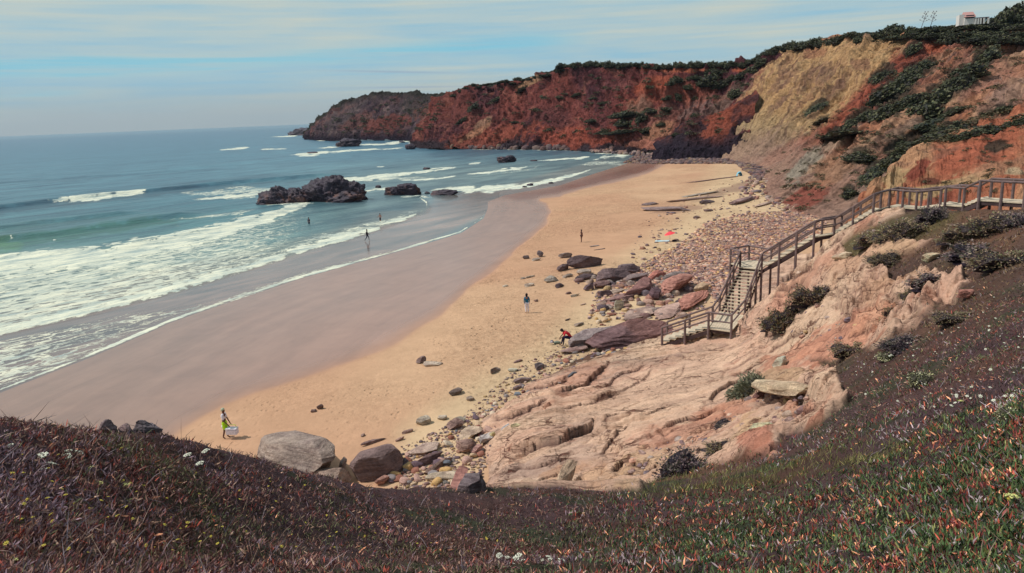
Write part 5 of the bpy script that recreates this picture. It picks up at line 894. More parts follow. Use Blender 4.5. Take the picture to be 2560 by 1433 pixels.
def deck(a, b, c, d, th=.06, n=None, name='deck'):
    bm = bmesh.new(); L = max(np.linalg.norm(np.array(b)-a), np.linalg.norm(np.array(c)-d)); n = n or max(2, int(L/.16)); a, b, c, d = map(np.array, (a, b, c, d))
    for k in range(n):                                                  # boards across the walk
        t0, t1 = k/n, (k+.92)/n; q = [a+(b-a)*t0, a+(b-a)*t1, d+(c-d)*t1, d+(c-d)*t0]
        top = [bm.verts.new(V3(p_)) for p_ in q]; bot = [bm.verts.new(V3(p_-UPZ*th)) for p_ in q]
        bm.faces.new(top); bm.faces.new(bot[::-1])
        for i in range(4): bm.faces.new((top[i], bot[i], bot[(i+1) % 4], top[(i+1) % 4]))
    bmesh.ops.recalc_face_normals(bm, faces=bm.faces); child(name, bm, mat_deck)
    for P_, Q_ in ((a, b), (d, c)):
        bm = quad_prism(*[p_-UPZ*(th+.003) for p_ in (P_+(d-a)*.03*(1 if P_ is a else -1), Q_+(d-a)*.03*(1 if P_ is a else -1), Q_+(d-a)*.07*(1 if P_ is a else -1), P_+(d-a)*.07*(1 if P_ is a else -1))], .2); child('joist', bm, mat_under)
RH = 1.02
def railing(pts, nposts, mid=True, legs=True, first=True):
    """posts and rails along world points on the deck edge"""
    for i in range(len(pts)-1):
        a, b = np.array(pts[i]), np.array(pts[i+1]); npp = nposts[i]
        for k in range(npp+1):
            if k == 0 and not (first and i == 0): continue
            q = a+(b-a)*k/npp; post(q, q[2]+RH, gz_(q)-.3 if legs else q[2]-.1)
        rail(a+UPZ*RH, b+UPZ*RH, .066)
        if mid: rail(a+UPZ*(RH*.52), b+UPZ*(RH*.52), .048, 'mid_rail')
n0 = pz(1655, 858, 3.0); n1 = pz(1771, 821, 4.2); n1r = pz(1828, 829, 4.2); l1b = pz(1862, 788, 4.2); l1a = pz(1799, 778, 4.2)
off = (l1a-n1)*.34; n0b = n0+off; n1b = n1+off
flight(n0, n1, n0b, n1b, 7); deck(n1, n1r, l1b, l1a, n=9)
t0_, t1_ = pz(1850, 667, 7.0), pz(1904, 672, 7.0); flight(l1a, t0_, l1b, t1_, 14)
railing([n0, n1, n1r, l1b, t1_], [2, 1, 1, 3]); railing([n0b, n1b, l1a], [2, 1]); railing([l1a, t0_], [3], first=False)
u0, u1 = pz(1872, 650, 7.0), pz(1826, 658, 7.0)
deck(t0_, t1_, pz(1925, 655, 7.0), u0, n=5); deck(t0_, u0, u0, u1, n=4)
railing([t0_, u1, u0], [1, 1])
f0 = pz(1906, 670, 7.0); f1 = pz(2035, 593, 9.25); f2 = pz(2085, 585, 9.25); f3 = pz(2183, 528, 11.15)
def back(p_, d_, w_=1.35): nn = np.array([-d_[1], d_[0], 0]); nn /= np.linalg.norm(nn); nn = nn if nn[1]*.9-nn[0]*.4 > 0 else -nn; return p_+nn*w_
dd = f3-f0; g0, g1, g2, g3 = [back(q, dd) for q in (f0, f1, f2, f3)]
flight(f0, f1, g0, g1, 9); deck(f1, f2, g2, g1); flight(f2, f3, g2, g3, 8)
railing([f0, f1, f2, f3], [3, 1, 2], first=False); railing([u0, g0], [1], first=False); railing([g0, g1, g2, g3], [2, 1, 2], first=False)
w1_ = pz(2222, 516, 11.15); w2_ = pz(2290, 522, 11.1); w3_ = pz(2350, 517, 11.25)
v1 = back(w1_, w2_-w1_); v2 = back(w2_, w3_-w1_); v3 = back(w3_, w3_-w2_)
deck(f3, w1_, v1, g3); deck(w1_, w2_, v2, v1); deck(w2_, w3_, v3, v2)
w4_ = pz(2362, 512, 11.5); w5_ = pz(2408, 516, 11.5); w6_ = pz(2447, 500, 12.15); w7_ = pz(2560, 507, 12.15); w8_ = pz(2720, 512, 12.15)
v4, v5, v6, v7, v8 = back(w4_, w5_-w4_), back(w5_, w5_-w4_), back(w6_, w7_-w6_), back(w7_, w7_-w6_), back(w8_, w8_-w7_)
flight(w3_, w4_, v3, v4, 2); deck(w4_, w5_, v5, v4); flight(w5_, w6_, v5, v6, 4); deck(w6_, w7_, v7, v6); deck(w7_, w8_, v8, v7)
railing([f3, w1_, w2_, w3_, w4_, w5_, w6_, w7_, w8_], [1, 2, 2, 1, 1, 1, 2, 2], mid=False, first=False); railing([g3, v1, v2, v3, v4, v5, v6, v7, v8], [1, 2, 2, 1, 1, 1, 2, 2], mid=False, first=False)
print('stairs done', len(st.children))

# ------------------------------------------------------------------ plants
def leaf_mat(name, tint=1., rough=.6, trans=.0):
    m_, n, p = new_mat(name); a = n.node('ShaderNodeAttribute', attribute_name='Col').outputs['Color']; oi = n.node('ShaderNodeObjectInfo').outputs['Random']
    n.put(p.inputs['Base Color'], n.mix(1., a, n.mix(oi, (.8*tint,)*3, (1.2*tint,)*3), 'MULTIPLY')); p.inputs['Roughness'].default_value = rough; p.inputs['Specular IOR Level'].default_value = .2
    return m_
mat_leaf = leaf_mat('foliage')
def crown_mesh(seed, nleaf, lsz, pal_, lump=.35, up=.0, core=(30, 34, 30)):
    """a bush: leaves spread through a lumpy dome over a dark core added to block light"""
    r = np.random.default_rng(seed); d = r.normal(size=(nleaf, 3)); d[:, 2] = np.abs(d[:, 2])*1.0-.12; d /= np.linalg.norm(d, axis=1, keepdims=True)
    rad = (1+lump*fbm(d+seed, .55, 3, 7)*1.6)*r.uniform(.66, 1.02, nleaf)**.7; P = d*rad[:, None]; P[:, 2] = np.maximum(P[:, 2], -.05)
    a = r.normal(size=(nleaf, 3)); a /= np.linalg.norm(a, axis=1, keepdims=True); b = np.cross(a, r.normal(size=(nleaf, 3))); b /= np.linalg.norm(b, axis=1, keepdims=True)
    if up: a = a*(1-up)+d*up*1.4
    sz = lsz*r.uniform(.6, 1.4, (nleaf, 1)); v = np.stack([P-b*sz*.5, P+a*sz, P+b*sz*.5, P-a*sz*.3], 1).reshape(-1, 3); f = np.arange(nleaf*4).reshape(-1, 4)
    pc = np.array([srgb(*q) for q in pal_]); cl_ = fbm(P+3, .5, 3, 9); idx = np.clip(((cl_*.9+.5)*len(pc)+r.normal(size=nleaf)*.8).astype(int), 0, len(pc)-1); c = np.repeat(pc[idx]*r.uniform(.7, 1.25, (nleaf, 1)), 4, 0)
    cv_ = ICO[3][0].copy(); cv_ = cv_*(.78+lump*fbm(cv_+seed, .55, 3, 7)[:, None]*1.4); cv_[:, 2] = np.maximum(cv_[:, 2], -.3); f3 = ICO[3][1]+len(v); f3 = np.concatenate([f3, f3[:, 2:3]], 1)
    return v, f, c, cv_, f3, srgb(*core)
def crown_proto(name, *a, **k):
    v, f, c, cv_, f3, cc_ = crown_mesh(*a, **k); me = bpy.data.meshes.new(name); vv = np.concatenate([v, cv_]).astype(np.float32)
    me.from_pydata(vv.tolist(), [], f.tolist()+[list(q[:3]) for q in f3]); at = me.color_attributes.new('Col', 'FLOAT_COLOR', 'POINT'); q = np.ones((len(vv), 4), np.float32); q[:len(v), :3] = c; q[len(v):, :3] = cc_; at.data.foreach_set('color', q.ravel()); me.materials.append(mat_leaf); return me
GP = [(54, 58, 46), (64, 70, 50), (76, 78, 56), (92, 92, 64), (66, 62, 58)]
bush_far = [crown_proto('bush', 1100+k, 900, .15, GP, .45) for k in range(6)]
SP = [(124, 102, 90), (140, 122, 98), (118, 118, 84), (156, 134, 106), (104, 84, 80), (160, 142, 124)]
shrub_near = [crown_proto('shrub', 1200+k, 3200, .085, SP, .75, .5, (44, 34, 38)) for k in range(3)]
GG = [(112, 114, 94), (128, 130, 106), (144, 140, 114), (100, 104, 80)]
shrub_grey = crown_proto('shrub', 1210, 4200, .07, GG, .25, .6, (50, 48, 42))
DP = [(104, 88, 92), (124, 104, 104), (102, 100, 86), (150, 132, 126)]
shrub_dark = [crown_proto('shrub', 1220+k, 2600, .09, DP, .8, .4, (34, 26, 36)) for k in range(2)]
ORD = ['first', 'second', 'third', 'fourth', 'fifth', 'sixth', 'seventh', 'eighth', 'ninth', 'tenth', 'eleventh', 'twelfth', 'thirteenth', 'fourteenth', 'fifteenth', 'sixteenth', 'seventeenth', 'eighteenth', 'nineteenth', 'twentieth', 'twenty-first', 'twenty-second', 'twenty-third', 'twenty-fourth', 'twenty-fifth', 'twenty-sixth', 'twenty-seventh', 'twenty-eighth', 'twenty-ninth', 'thirtieth', 'thirty-first', 'thirty-second', 'thirty-third', 'thirty-fourth', 'thirty-fifth', 'thirty-sixth', 'thirty-seventh', 'thirty-eighth', 'thirty-ninth', 'fortieth']
def put_crown(name, me, loc, sc, xaxis=None, label='', cat='bush', group=None, rz=0.):
    o = bpy.data.objects.new(name, me); COL.objects.link(o); o.location = [float(q) for q in loc]; o.scale = sc
    if xaxis is not None:
        xa = Vector([float(q) for q in xaxis]).normalized(); za = (Vector((0, 0, 1))-xa*xa.z).normalized(); ya = za.cross(xa); o.rotation_euler = Matrix((xa, ya, za)).transposed().to_euler()
    else: o.rotation_euler = (0, 0, rz)
    return tag(o, label, cat, group)
def patch(x, y, rx, ry, an, label, group, thick=.55):
    ca, sa = math.cos(math.radians(an)), math.sin(math.radians(an)); c = pick(x, y+ry*.2)
    if c is None: return
    ry = ry*.75; dep = np.linalg.norm(c-CAM); w_ = rx*dep/FPX; a = pick(x-rx*ca*.8, y-rx*sa*.8); b = pick(x+rx*ca*.8, y+rx*sa*.8); ax = None
    if a is not None and b is not None and np.linalg.norm(b-a) < w_*6: ax = b-a; w_ = max(w_, np.linalg.norm(ax)*.55)
    h_ = ry*dep/FPX
    put_crown('bush', bush_far[PR.integers(6)], c-np.array([0, 0, h_*.25]), (w_, max(h_*1.5, w_*.35), h_*1.05), ax, label, 'bush', group)
for k, (x, y, rx, ry, an) in enumerate(sorted(gp)):
    nsub = 1 if rx < 40 else 2; ca, sa = math.cos(math.radians(an)), math.sin(math.radians(an))
    for j in range(nsub):
        t = 0 if nsub == 1 else (-.45+.9*j); patch(x+rx*ca*t, y+rx*sa*t, rx*(1 if nsub == 1 else .58), ry*.85, an, '%s dark green bush from the left on the eroded hillside%s' % (ORD[k], '' if nsub == 1 else (', lower end' if j == 0 else ', upper end')), 'dark bushes on the eroded hillside')
BB = [(1560, 280, 30, 14, -10), (1600, 292, 24, 16, -40), (1552, 305, 16, 16, 0), (1625, 270, 18, 12, 0), (1545, 327, 32, 9, -5), (1500, 332, 22, 6, -5), (1612, 322, 24, 14, -25), (1352, 237, 9, 5, 0), (1392, 243, 9, 5, 0), (1436, 237, 14, 6, 0), (1476, 243, 9, 5, 0), (1502, 252, 9, 5, 0), (1654, 306, 9, 8, 0), (1660, 268, 10, 8, 0), (1672, 243, 14, 9, 0), (1700, 240, 10, 12, 60),
      (1718, 214, 11, 10, 0), (1696, 196, 12, 16, 0), (1680, 205, 12, 10, 0), (1770, 196, 26, 24, 0), (1800, 210, 22, 16, -20), (1788, 178, 24, 14, 0), (1825, 198, 24, 12, -30), (1850, 185, 20, 12, -35), (1875, 170, 20, 14, -35), (1900, 155, 18, 12, -35), (1838, 226, 16, 14, -50), (1740, 190, 16, 12, 0), (1240, 242, 24, 10, -25), (1180, 262, 18, 10, -30), (1300, 222, 18, 7, -20), (1150, 300, 16, 8, -30), (1290, 300, 12, 6, 0), (1470, 300, 10, 8, 0), (1690, 330, 12, 8, 0)]
for k, q in enumerate(sorted(BB)): patch(*q, '%s dark bush from the left on the face of the red cliff' % ORD[k], 'bushes growing on the red cliff')
def rim(pts, n, wpx, hpx, what, group, jit=2., dd=6.):
    xs = np.linspace(pts[0][0], pts[-1][0], n); ys = np.interp(xs, [p_[0] for p_ in pts], [p_[1] for p_ in pts])
    for k in range(n):
        c = pick(xs[k], ys[k]+hpx*.6+3)
        if c is None: continue
        dep = np.linalg.norm(c-CAM); s_ = dep/FPX; c = pz(xs[k], ys[k]+hpx*.5, c[2]) if False else c
        q = pd(np.float64(xs[k]+PR.normal()*3), np.float64(ys[k]+hpx*.55+PR.normal()*jit), math.hypot(c[0], c[1])+dd*PR.random()); wv = wpx*PR.uniform(.7, 1.35)*s_; hv = hpx*PR.uniform(.75, 1.3)*s_
        put_crown('bush', bush_far[PR.integers(6)], q-np.array([0, 0, hv*.45]), (wv, wv*1.2, hv*1.15), None, '%s %s' % (ORD[k], what), 'bush', group, PR.uniform(0, 6))
rim([(1398, 168), (1430, 160), (1500, 158), (1560, 160), (1640, 162), (1700, 160), (1770, 157), (1850, 160)], 34, 11, 8, 'scrub bush from the left along the red cliff rim', 'scrub along the red cliff rim')
rim([(1855, 158), (1890, 146), (1928, 122)], 7, 12, 9, 'bush from the left on the steep edge before the yellow cliff', 'scrub before the yellow cliff')
rim([(1930, 124), (1965, 106), (2000, 108), (2080, 102), (2135, 82), (2170, 98), (2235, 68), (2300, 78)], 24, 14, 10, 'scrub bush from the left along the yellow cliff rim', 'scrub along the yellow cliff rim')
rim([(2240, 88), (2300, 76), (2360, 70), (2420, 68), (2500, 66), (2600, 60)], 30, 18, 8, 'bush from the left on the skyline up to the white house', 'scrub on the far skyline')
rim([(2290, 84), (2380, 84), (2440, 86), (2500, 88), (2620, 84)], 26, 20, 9, 'bush from the left in the middle row on the hilltop', 'scrub in the middle of the hilltop', 3.)
rim([(2370, 98), (2440, 96), (2500, 98), (2620, 96)], 18, 20, 8, 'bush from the left along the front edge of the hilltop', 'scrub on the front of the hilltop', 2.)
rim([(1135, 238), (1160, 217), (1200, 212), (1260, 204), (1310, 198), (1370, 184)], 16, 9, 4, 'low bush from the left on the sloping rim left of the red cliff', 'scrub on the sloping rim')
def scrub(pts, smin, smax, label, pal_):
    VV = []; FF = []; CC = []; n0 = 0; base = [crown_mesh(1400+k, 110, .26, pal_, .5) for k in range(5)]
    for x, y in pts:
        c0 = pick(x, y)
        if c0 is None: continue
        v, f, c, cv_, f3, cc_ = base[PR.integers(5)]; s_ = smin+(smax-smin)*PR.random()**2.5; VV.append(v*[s_*PR.uniform(.8, 1.6), s_, s_*.6]+c0); FF.append(f+n0); CC.append(c); n0 += len(v)
    struct(mesh_np('scrub', np.concatenate(VV), np.concatenate(FF), mat_leaf, np.concatenate(CC), smooth=False), label, 'stuff')
OLV = [(84, 78, 58), (98, 92, 64), (74, 72, 54), (112, 98, 74), (86, 66, 58)]
scrub(sample_poly([(1900, 410), (2300, 110), (2560, 100), (2560, 320), (2300, 360), (2150, 480), (2060, 540), (1960, 500)], 240, PR), .25, 1.2, 'low olive scrub dotted over the hillside', OLV)
scrub(sample_poly([(2200, 480), (2240, 430), (2340, 370), (2560, 290), (2560, 480), (2250, 500)], 50, PR), .12, .4, 'sparse low scrub on the earth bank behind the walkway', OLV)
scrub(sample_poly([(1150, 240), (1400, 180), (1900, 170), (1800, 330), (1200, 350)], 240, PR), .5, 2.2, 'sparse scrub on the red cliff face', GP)
scrub(sample_poly([(800, 330), (840, 280), (960, 242), (1120, 250), (1060, 330)], 160, PR), .8, 3., 'sparse scrub on the headland', GP)
# round tree mass on the far right of the skyline
def tree(px, py, wpx, hpx, d, label):
    base = pd(px, py, d); s_ = np.linalg.norm(base-CAM)/FPX; e = empty('tree', tuple(base)); tag(e, label, 'tree', 'trees beside the white house'); bm = bmesh.new(); add_tube(bm, (0, 0, -1.), (0, 0, hpx*s_*.6), .28, .14, 7); add_tube(bm, (0, 0, hpx*s_*.25), (wpx*s_*.3, 0, hpx*s_*.6), .12, .06, 6); add_tube(bm, (0, 0, hpx*s_*.25), (-wpx*s_*.3, .3, hpx*s_*.6), .12, .06, 6); obj_bm('trunk', bm, mat_under, e)
    o = bpy.data.objects.new('crown', bush_far[PR.integers(6)]); COL.objects.link(o); o.parent = e; o.location = (0, 0, hpx*s_*.2); o.scale = (wpx*s_*.5, wpx*s_*.5, hpx*s_*.8); o.rotation_euler = (0, 0, PR.uniform(0, 6))
tree(2505, 62, 44, 26, 300, 'leftmost round tree of the dark clump beside the white house'); tree(2535, 62, 56, 40, 305, 'tallest round tree of the dark clump beside the white house'); tree(2565, 64, 50, 36, 302, 'tree of the dark clump cut by the right edge of the photo'); tree(2475, 66, 30, 14, 308, 'low tree between the pergola and the dark clump')
# white house with a tiled roof and a pergola
mat_wh = simple_mat('white lime wall', srgb(216, 212, 206), .9, .05, 2.); mat_tile = simple_mat('terracotta tiles', srgb(178, 136, 130), .9, .15, 4.); mat_glass = simple_mat('dark window', srgb(60, 56, 66), .3, .1, 2.); mat_dk = simple_mat('pergola shade wood', srgb(78, 64, 72), .9, .2, 3.)
hb = pd(2424, 57, 285.); HS = np.linalg.norm(hb-CAM)/FPX; he = empty('house', tuple(hb-np.array([0, 0, .6])), math.radians(-18)); tag(he, 'white house with a pinkish tiled roof and pergola on the right skyline', 'house')
HS *= .66; Wd, Hh = 34*HS, 11*HS
bm = bmesh.new(); add_box(bm, (0, 3, Hh/2+.6), (Wd*.85, 6, Hh+1.2)); add_box(bm, (-Wd*.62, 2.5, 1.6), (Wd*.42, 4, 3.2)); obj_bm('wall', bm, mat_wh, he)
bm = bmesh.new(); r_ = [(-Wd*.46, -.5, Hh+1.2), (Wd*.46, -.5, Hh+1.2), (Wd*.46, 6.5, Hh+1.2), (-Wd*.46, 6.5, Hh+1.2), (-Wd*.40, 3, Hh+3.0), (Wd*.40, 3, Hh+3.0)]; vs = [bm.verts.new(q) for q in r_]
for f_ in ((0, 1, 5, 4), (2, 3, 4, 5), (1, 2, 5), (3, 0, 4), (3, 2, 1, 0)): bm.faces.new([vs[i] for i in f_])
obj_bm('roof', bm, mat_tile, he)
for x_ in (-Wd*.2, -Wd*.02, Wd*.2):
    bm = bmesh.new(); add_box(bm, (x_, -.03, 2.4), (.9, .1, 1.0)); obj_bm('window', bm, mat_glass, he)
bm = bmesh.new(); add_box(bm, (Wd*.95, 2, Hh+.7), (Wd*1.15, 4.4, .35)); obj_bm('pergola_roof', bm, mat_dk, he)
bm = bmesh.new(); add_box(bm, (Wd*.95, 4.3, Hh/2+.4), (Wd*1.1, .15, Hh+.3)); obj_bm('pergola_back', bm, mat_dk, he)
for x_ in (.46, .66, .86, 1.12, 1.46):
    bm = bmesh.new(); add_box(bm, (Wd*x_, -.2, Hh/2+.3), (.45, .45, Hh+.6)); obj_bm('pergola_post', bm, mat_wh, he)
# two tall dry agave stalks
mat_stalk = simple_mat('dry agave stalk', srgb(120, 116, 122), .9, .2, 3.)
for (x, y, yt, lean, lab) in [(2300, 73, 33, 16, 'left one of two tall dry agave stalks on the skyline'), (2323, 71, 32, 14, 'right one of two tall dry agave stalks on the skyline')]:
    b0 = pd(x, y+6, 300.); t0 = pd(x+lean, yt, 300.); e = empty('agave_stalk', tuple(b0)); tag(e, lab, 'plant', 'dry agave stalks on the skyline'); v = V3(t0-b0); bm = bmesh.new(); add_tube(bm, (0, 0, 0), v, .13, .05, 6); obj_bm('stem', bm, mat_stalk, e); bm = bmesh.new()
    for k in range(12):
        t = .5+.045*k; a = k*2.4; q = v*t; add_tube(bm, q, q+Vector((math.cos(a)*(1.1-t)*2.0, math.sin(a), .55)), .05, .03, 5); g = bmesh.ops.create_icosphere(bm, subdivisions=1, radius=.2)['verts']; bmesh.ops.translate(bm, verts=g, vec=q+Vector((math.cos(a)*(1.1-t)*2.0, math.sin(a), .6)))
    obj_bm('branches', bm, mat_stalk, e)
# fence on the headland
fe = empty('fence', tuple(pd(975, 240, 790.))); tag(fe, 'thin post and rail fence along the top of the headland', 'fence'); FB = np.array(fe.location)
fx = np.linspace(930, 1060, 20); fy = np.interp(fx, [930, 975, 1010, 1060], [240.5, 236.5, 237.5, 242]); tops = [pd(x, y, 790.) for x, y in zip(fx, fy)]
for q in tops:
    bm = bmesh.new(); add_tube(bm, V3(q-FB-UPZ*2.6), V3(q-FB), .12, .12, 5); obj_bm('post', bm, mat_stalk, fe)
for a, b in zip(tops[:-1], tops[1:]):
    bm = bmesh.new(); add_tube(bm, V3(a-FB), V3(b-FB), .09, .09, 5); obj_bm('rail', bm, mat_stalk, fe)

# ---- shrubs on the near slope
def shrub(px, py, wpx, hpx, me, label, dmin=16.):
    c = hit(px, py, dmin); s_ = np.linalg.norm(c-CAM)/FPX; put_crown('shrub', me, c-np.array([0, 0, hpx*s_*.1]), (wpx*s_*.62, wpx*s_*.5, hpx*s_*.78), None, label, 'shrub', None, PR.uniform(-.6, .6))
for q in [(1886, 985, 105, 66, shrub_grey, 'round grey green bush on the pale slab beside the jutting yellow slab'), (1705, 1185, 95, 60, shrub_dark[0], 'dark purple shrub at the edge of the bare slab, nearest the grass'), (1965, 812, 70, 46, shrub_near[0], 'olive brown bush low on the slope right of the stair foot'), (1940, 818, 46, 26, shrub_near[1], 'small brown tuft left of the olive brown bush'),
          (2042, 752, 64, 46, shrub_near[2], 'dark bush in the middle of the slope under the upper stairs'), (2060, 738, 46, 30, shrub_dark[1], 'dark tuft right behind the bush in the middle of the slope'), (1812, 1068, 44, 18, shrub_dark[0], 'little purple tuft on the orange earth of the slab'), (1800, 1128, 60, 20, shrub_near[1], 'low green tuft left of the red earth'),
          (2245, 600, 70, 40, shrub_near[0], 'olive bush near the walkway bend'), (2340, 548, 56, 36, shrub_dark[1], 'dark round bush right under the walkway steps'), (2280, 575, 60, 26, shrub_near[2], 'low shrub left of the dark round bush'), (2180, 610, 60, 24, shrub_near[1], 'small shrub in the scrub under the walkway bend'),
          (2480, 575, 80, 30, shrub_near[0], 'reddish brown shrub below the walkway on the far right'), (2545, 560, 60, 26, shrub_dark[0], 'shrub below the walkway at the right edge'), (2440, 640, 90, 34, shrub_dark[1], 'spreading grey shrub in the upper right scrub'), (2530, 660, 90, 40, shrub_near[2], 'large brown shrub at the right edge of the scrub'),
          (2395, 600, 60, 24, shrub_near[1], 'brown shrub between the grey one and the walkway'), (2220, 655, 56, 22, shrub_near[0], 'brown shrub at the top of the layered rocks'), (2140, 880, 60, 30, shrub_near[2], 'tuft of dry scrub at the foot of the orange earth'), (2250, 870, 70, 30, shrub_dark[0], 'grey twiggy shrub with white flowers on the right bank'),
          (2340, 712, 70, 34, shrub_dark[1], 'dark shrub above the dark hollow in the slope'), (2290, 745, 40, 24, shrub_near[0], 'small shrub left of the dark hollow'), (2230, 800, 34, 30, shrub_near[1], 'little shrub under the curved crack in the rock'), (2395, 800, 56, 24, shrub_near[2], 'shrub right of the reddish ledge block')]: shrub(*q)

# ---- ground cover of the slope: leaves placed where plants grow, thickest near the viewer
Vs, PXs, ds_, rk = SL['V'], SL['PX'], SL['dist'], SL['rock']; NC = 1300; NR = len(Vs)//NC
gV = Vs.reshape(NR, NC, 3); gP = PXs.reshape(NR, NC, 2); gr = rk.reshape(NR, NC); gd = ds_.reshape(NR, NC)
e1 = gP[1:, :-1]-gP[:-1, :-1]; e2 = gP[:-1, 1:]-gP[:-1, :-1]; ar = np.abs(e1[..., 0]*e2[..., 1]-e1[..., 1]*e2[..., 0])+2.0*(gd[:-1, :-1] < 24)*(4/np.maximum(gd[:-1, :-1], 2))
outw = np.interp(gP[:-1, :-1, 0], [-2500, -300, -100, 2650, 2900, 5200], [.05, .2, 1, 1, .25, .06])*np.interp(gP[:-1, :-1, 1], [1500, 1800, 3500], [1, .3, .05]); inv = outw *((gd[:-1, :-1] > 1.6) & (gd[:-1, :-1] < 47))
vegp = np.clip(1-gr[:-1, :-1]*1.15, 0, 1); qn = fbm(gV[:-1, :-1].reshape(-1, 3), 1.4, 3, 501).reshape(vegp.shape)
wgt = np.minimum(ar, 60)*inv*vegp*np.where(gd[:-1, :-1] > 24, .55+.6*(qn > -.1), 1.); wgt = (wgt/wgt.sum()).ravel(); cw = np.cumsum(wgt)
def scatter(nn, r):
    j = np.searchsorted(cw, r.random(nn)); j = np.clip(j, 0, len(cw)-1); a, b = j//(NC-1), j % (NC-1); u, v = r.random((nn, 1)), r.random((nn, 1))
    P = gV[a, b]*(1-u)*(1-v)+gV[a+1, b]*u*(1-v)+gV[a, b+1]*(1-u)*v+gV[a+1, b+1]*u*v; X_ = gP[a, b]*(1-u)*(1-v)+gP[a+1, b]*u*(1-v)+gP[a, b+1]*(1-u)*v+gP[a+1, b+1]*u*v
    return P, X_, gd[a, b]
def blades(P, L, Wd_, tilt, col_, r, bend=.3):
    nn = len(P); a = r.uniform(0, 2*np.pi, nn); hd = np.stack([np.cos(a), np.sin(a), np.zeros(nn)], 1); tl = np.abs(tilt+r.normal(size=nn)*.3)[:, None]; dr = hd*np.sin(tl)+np.array([0, 0, 1.])*np.cos(tl)
    dr2 = dr+hd*bend*r.uniform(-.3, 1., (nn, 1)); dr2 /= np.linalg.norm(dr2, axis=1, keepdims=True); b2 = r.uniform(0, 2*np.pi, nn); sdw = np.cross(dr, np.stack([np.cos(b2), np.sin(b2), .2*np.ones(nn)], 1)); sdw /= np.linalg.norm(sdw, axis=1, keepdims=True)+1e-9
    L = L[:, None]; w_ = Wd_[:, None]; m_ = P+dr*L*.55; t_ = m_+dr2*L*.5
    v = np.stack([P-sdw*w_*.35, P+sdw*w_*.35, m_+sdw*w_*.5, m_-sdw*w_*.5, t_+sdw*w_*.12, t_-sdw*w_*.12], 1).reshape(-1, 3); i = np.arange(nn)[:, None]*6; f = np.concatenate([i+[0, 1, 2, 3], i+[3, 2, 4, 5]], 1).reshape(-1, 4)
    return v, f, np.repeat(col_, 6, 0)
r = np.random.default_rng(99); nA = 420000; nC = 74000; Pc, Xc, dc = scatter(nC, r); kc = r.integers(0, nC, nA); solo = r.random(nA) < .35; Ps, Xs, dsx = scatter(nA, r)
jit = r.normal(size=(nA, 3))*[.016, .016, .006]*(1+dc[kc, None]/14); P = np.where(solo[:, None], Ps, Pc[kc]+jit); X_ = np.where(solo[:, None], Xs, Xc[kc]); dd_ = np.where(solo, dsx, dc[kc])
zl = np.clip((X_[:, 0]-1250)/500, 0, 1)*np.clip((X_[:, 1]-(1230-(X_[:, 0]-1500)*.25))/80+.5, .25, 1)              # the juicy green part is low right
nz = fbm(P, 1.1, 3, 511); nz2 = fbm(P, .45, 3, 513); nz3 = fbm(P, 2.4, 3, 515)
LEFT = np.array([srgb(*q) for q in [(118, 90, 84), (100, 60, 62), (118, 100, 112), (152, 126, 112), (86, 66, 70), (90, 92, 68), (150, 74, 62), (216, 156, 124)]]); wl = np.array([.25, .20, .15, .13, .15, .06, .04, .02])
RIGHT = np.array([srgb(*q) for q in [(66, 86, 58), (84, 104, 68), (56, 68, 60), (118, 62, 62), (156, 78, 66), (222, 158, 124), (142, 130, 138), (112, 116, 74)]]); wr = np.array([.31, .20, .15, .10, .05, .03, .08, .08])
UP = np.array([srgb(*q) for q in [(112, 92, 72), (86, 72, 72), (96, 62, 56), (76, 68, 54), (132, 112, 86), (66, 52, 60), (122, 112, 112), (74, 80, 56)]]); wu = np.array([.2, .17, .15, .15, .1, .1, .07, .06])
il = r.choice(8, nA, p=wl); ir = r.choice(8, nA, p=wr); iu = r.choice(8, nA, p=wu); cI = [r.choice(8, nC, p=q) for q in (wl, wr, wu)]; same = (~solo) & (r.random(nA) < .75); il = np.where(same, cI[0][kc], il); ir = np.where(same, cI[1][kc], ir); iu = np.where(same, cI[2][kc], iu)
redp = sstep(.12, .35, nz2)*(zl > .2); ir = np.where(r.random(nA) < redp*.42, r.choice([3, 4, 5], nA, p=[.5, .3, .2]), ir); ir = np.where(r.random(nA) < sstep(.2, .45, nz3)*.5, 6, ir); il = np.where(r.random(nA) < sstep(.2, .4, nz)*.5, 2, il); il = np.where(r.random(nA) < sstep(.22, .4, -nz)*.45*(X_[:, 0] > 250), 5, il)
c = np.where((r.random(nA) < zl)[:, None], RIGHT[ir], LEFT[il]); upz = (r.random(nA) < sstep(20, 27, dd_))[:, None]; c = np.where(upz, UP[iu], c)
gs = np.clip(poly_sd(X_, GRASS)/22+.5+nz2, 0, 1); isg = r.random(nA) < gs*.9; GC = np.array([srgb(*q) for q in [(112, 112, 72), (92, 98, 62), (132, 126, 82), (76, 82, 52)]]); c = np.where(isg[:, None], GC[r.integers(0, 4, nA)], c)
ol = np.clip(poly_sd(X_, [(2060, 600), (2130, 560), (2270, 530), (2420, 522), (2380, 570), (2260, 620), (2180, 680), (2100, 640)])/30+.3, 0, 1); io = (r.random(nA) < ol*.8); c = np.where(io[:, None], np.array([srgb(108, 96, 60), srgb(92, 84, 54), srgb(124, 110, 76)])[r.integers(0, 3, nA)], c)
bc = np.where(solo, 1., r.uniform(.7, 1.35, nC)[kc])*(1+.45*fbm(P, .8, 3, 521)); c = c*(r.uniform(.8, 1.3, nA)*bc*1.42)[:, None]*np.array([1.04, 1.0, .92]); sc_ = np.interp(dd_, [2, 8, 16, 25, 40], [1., 1.05, 1.25, 1.7, 2.3])
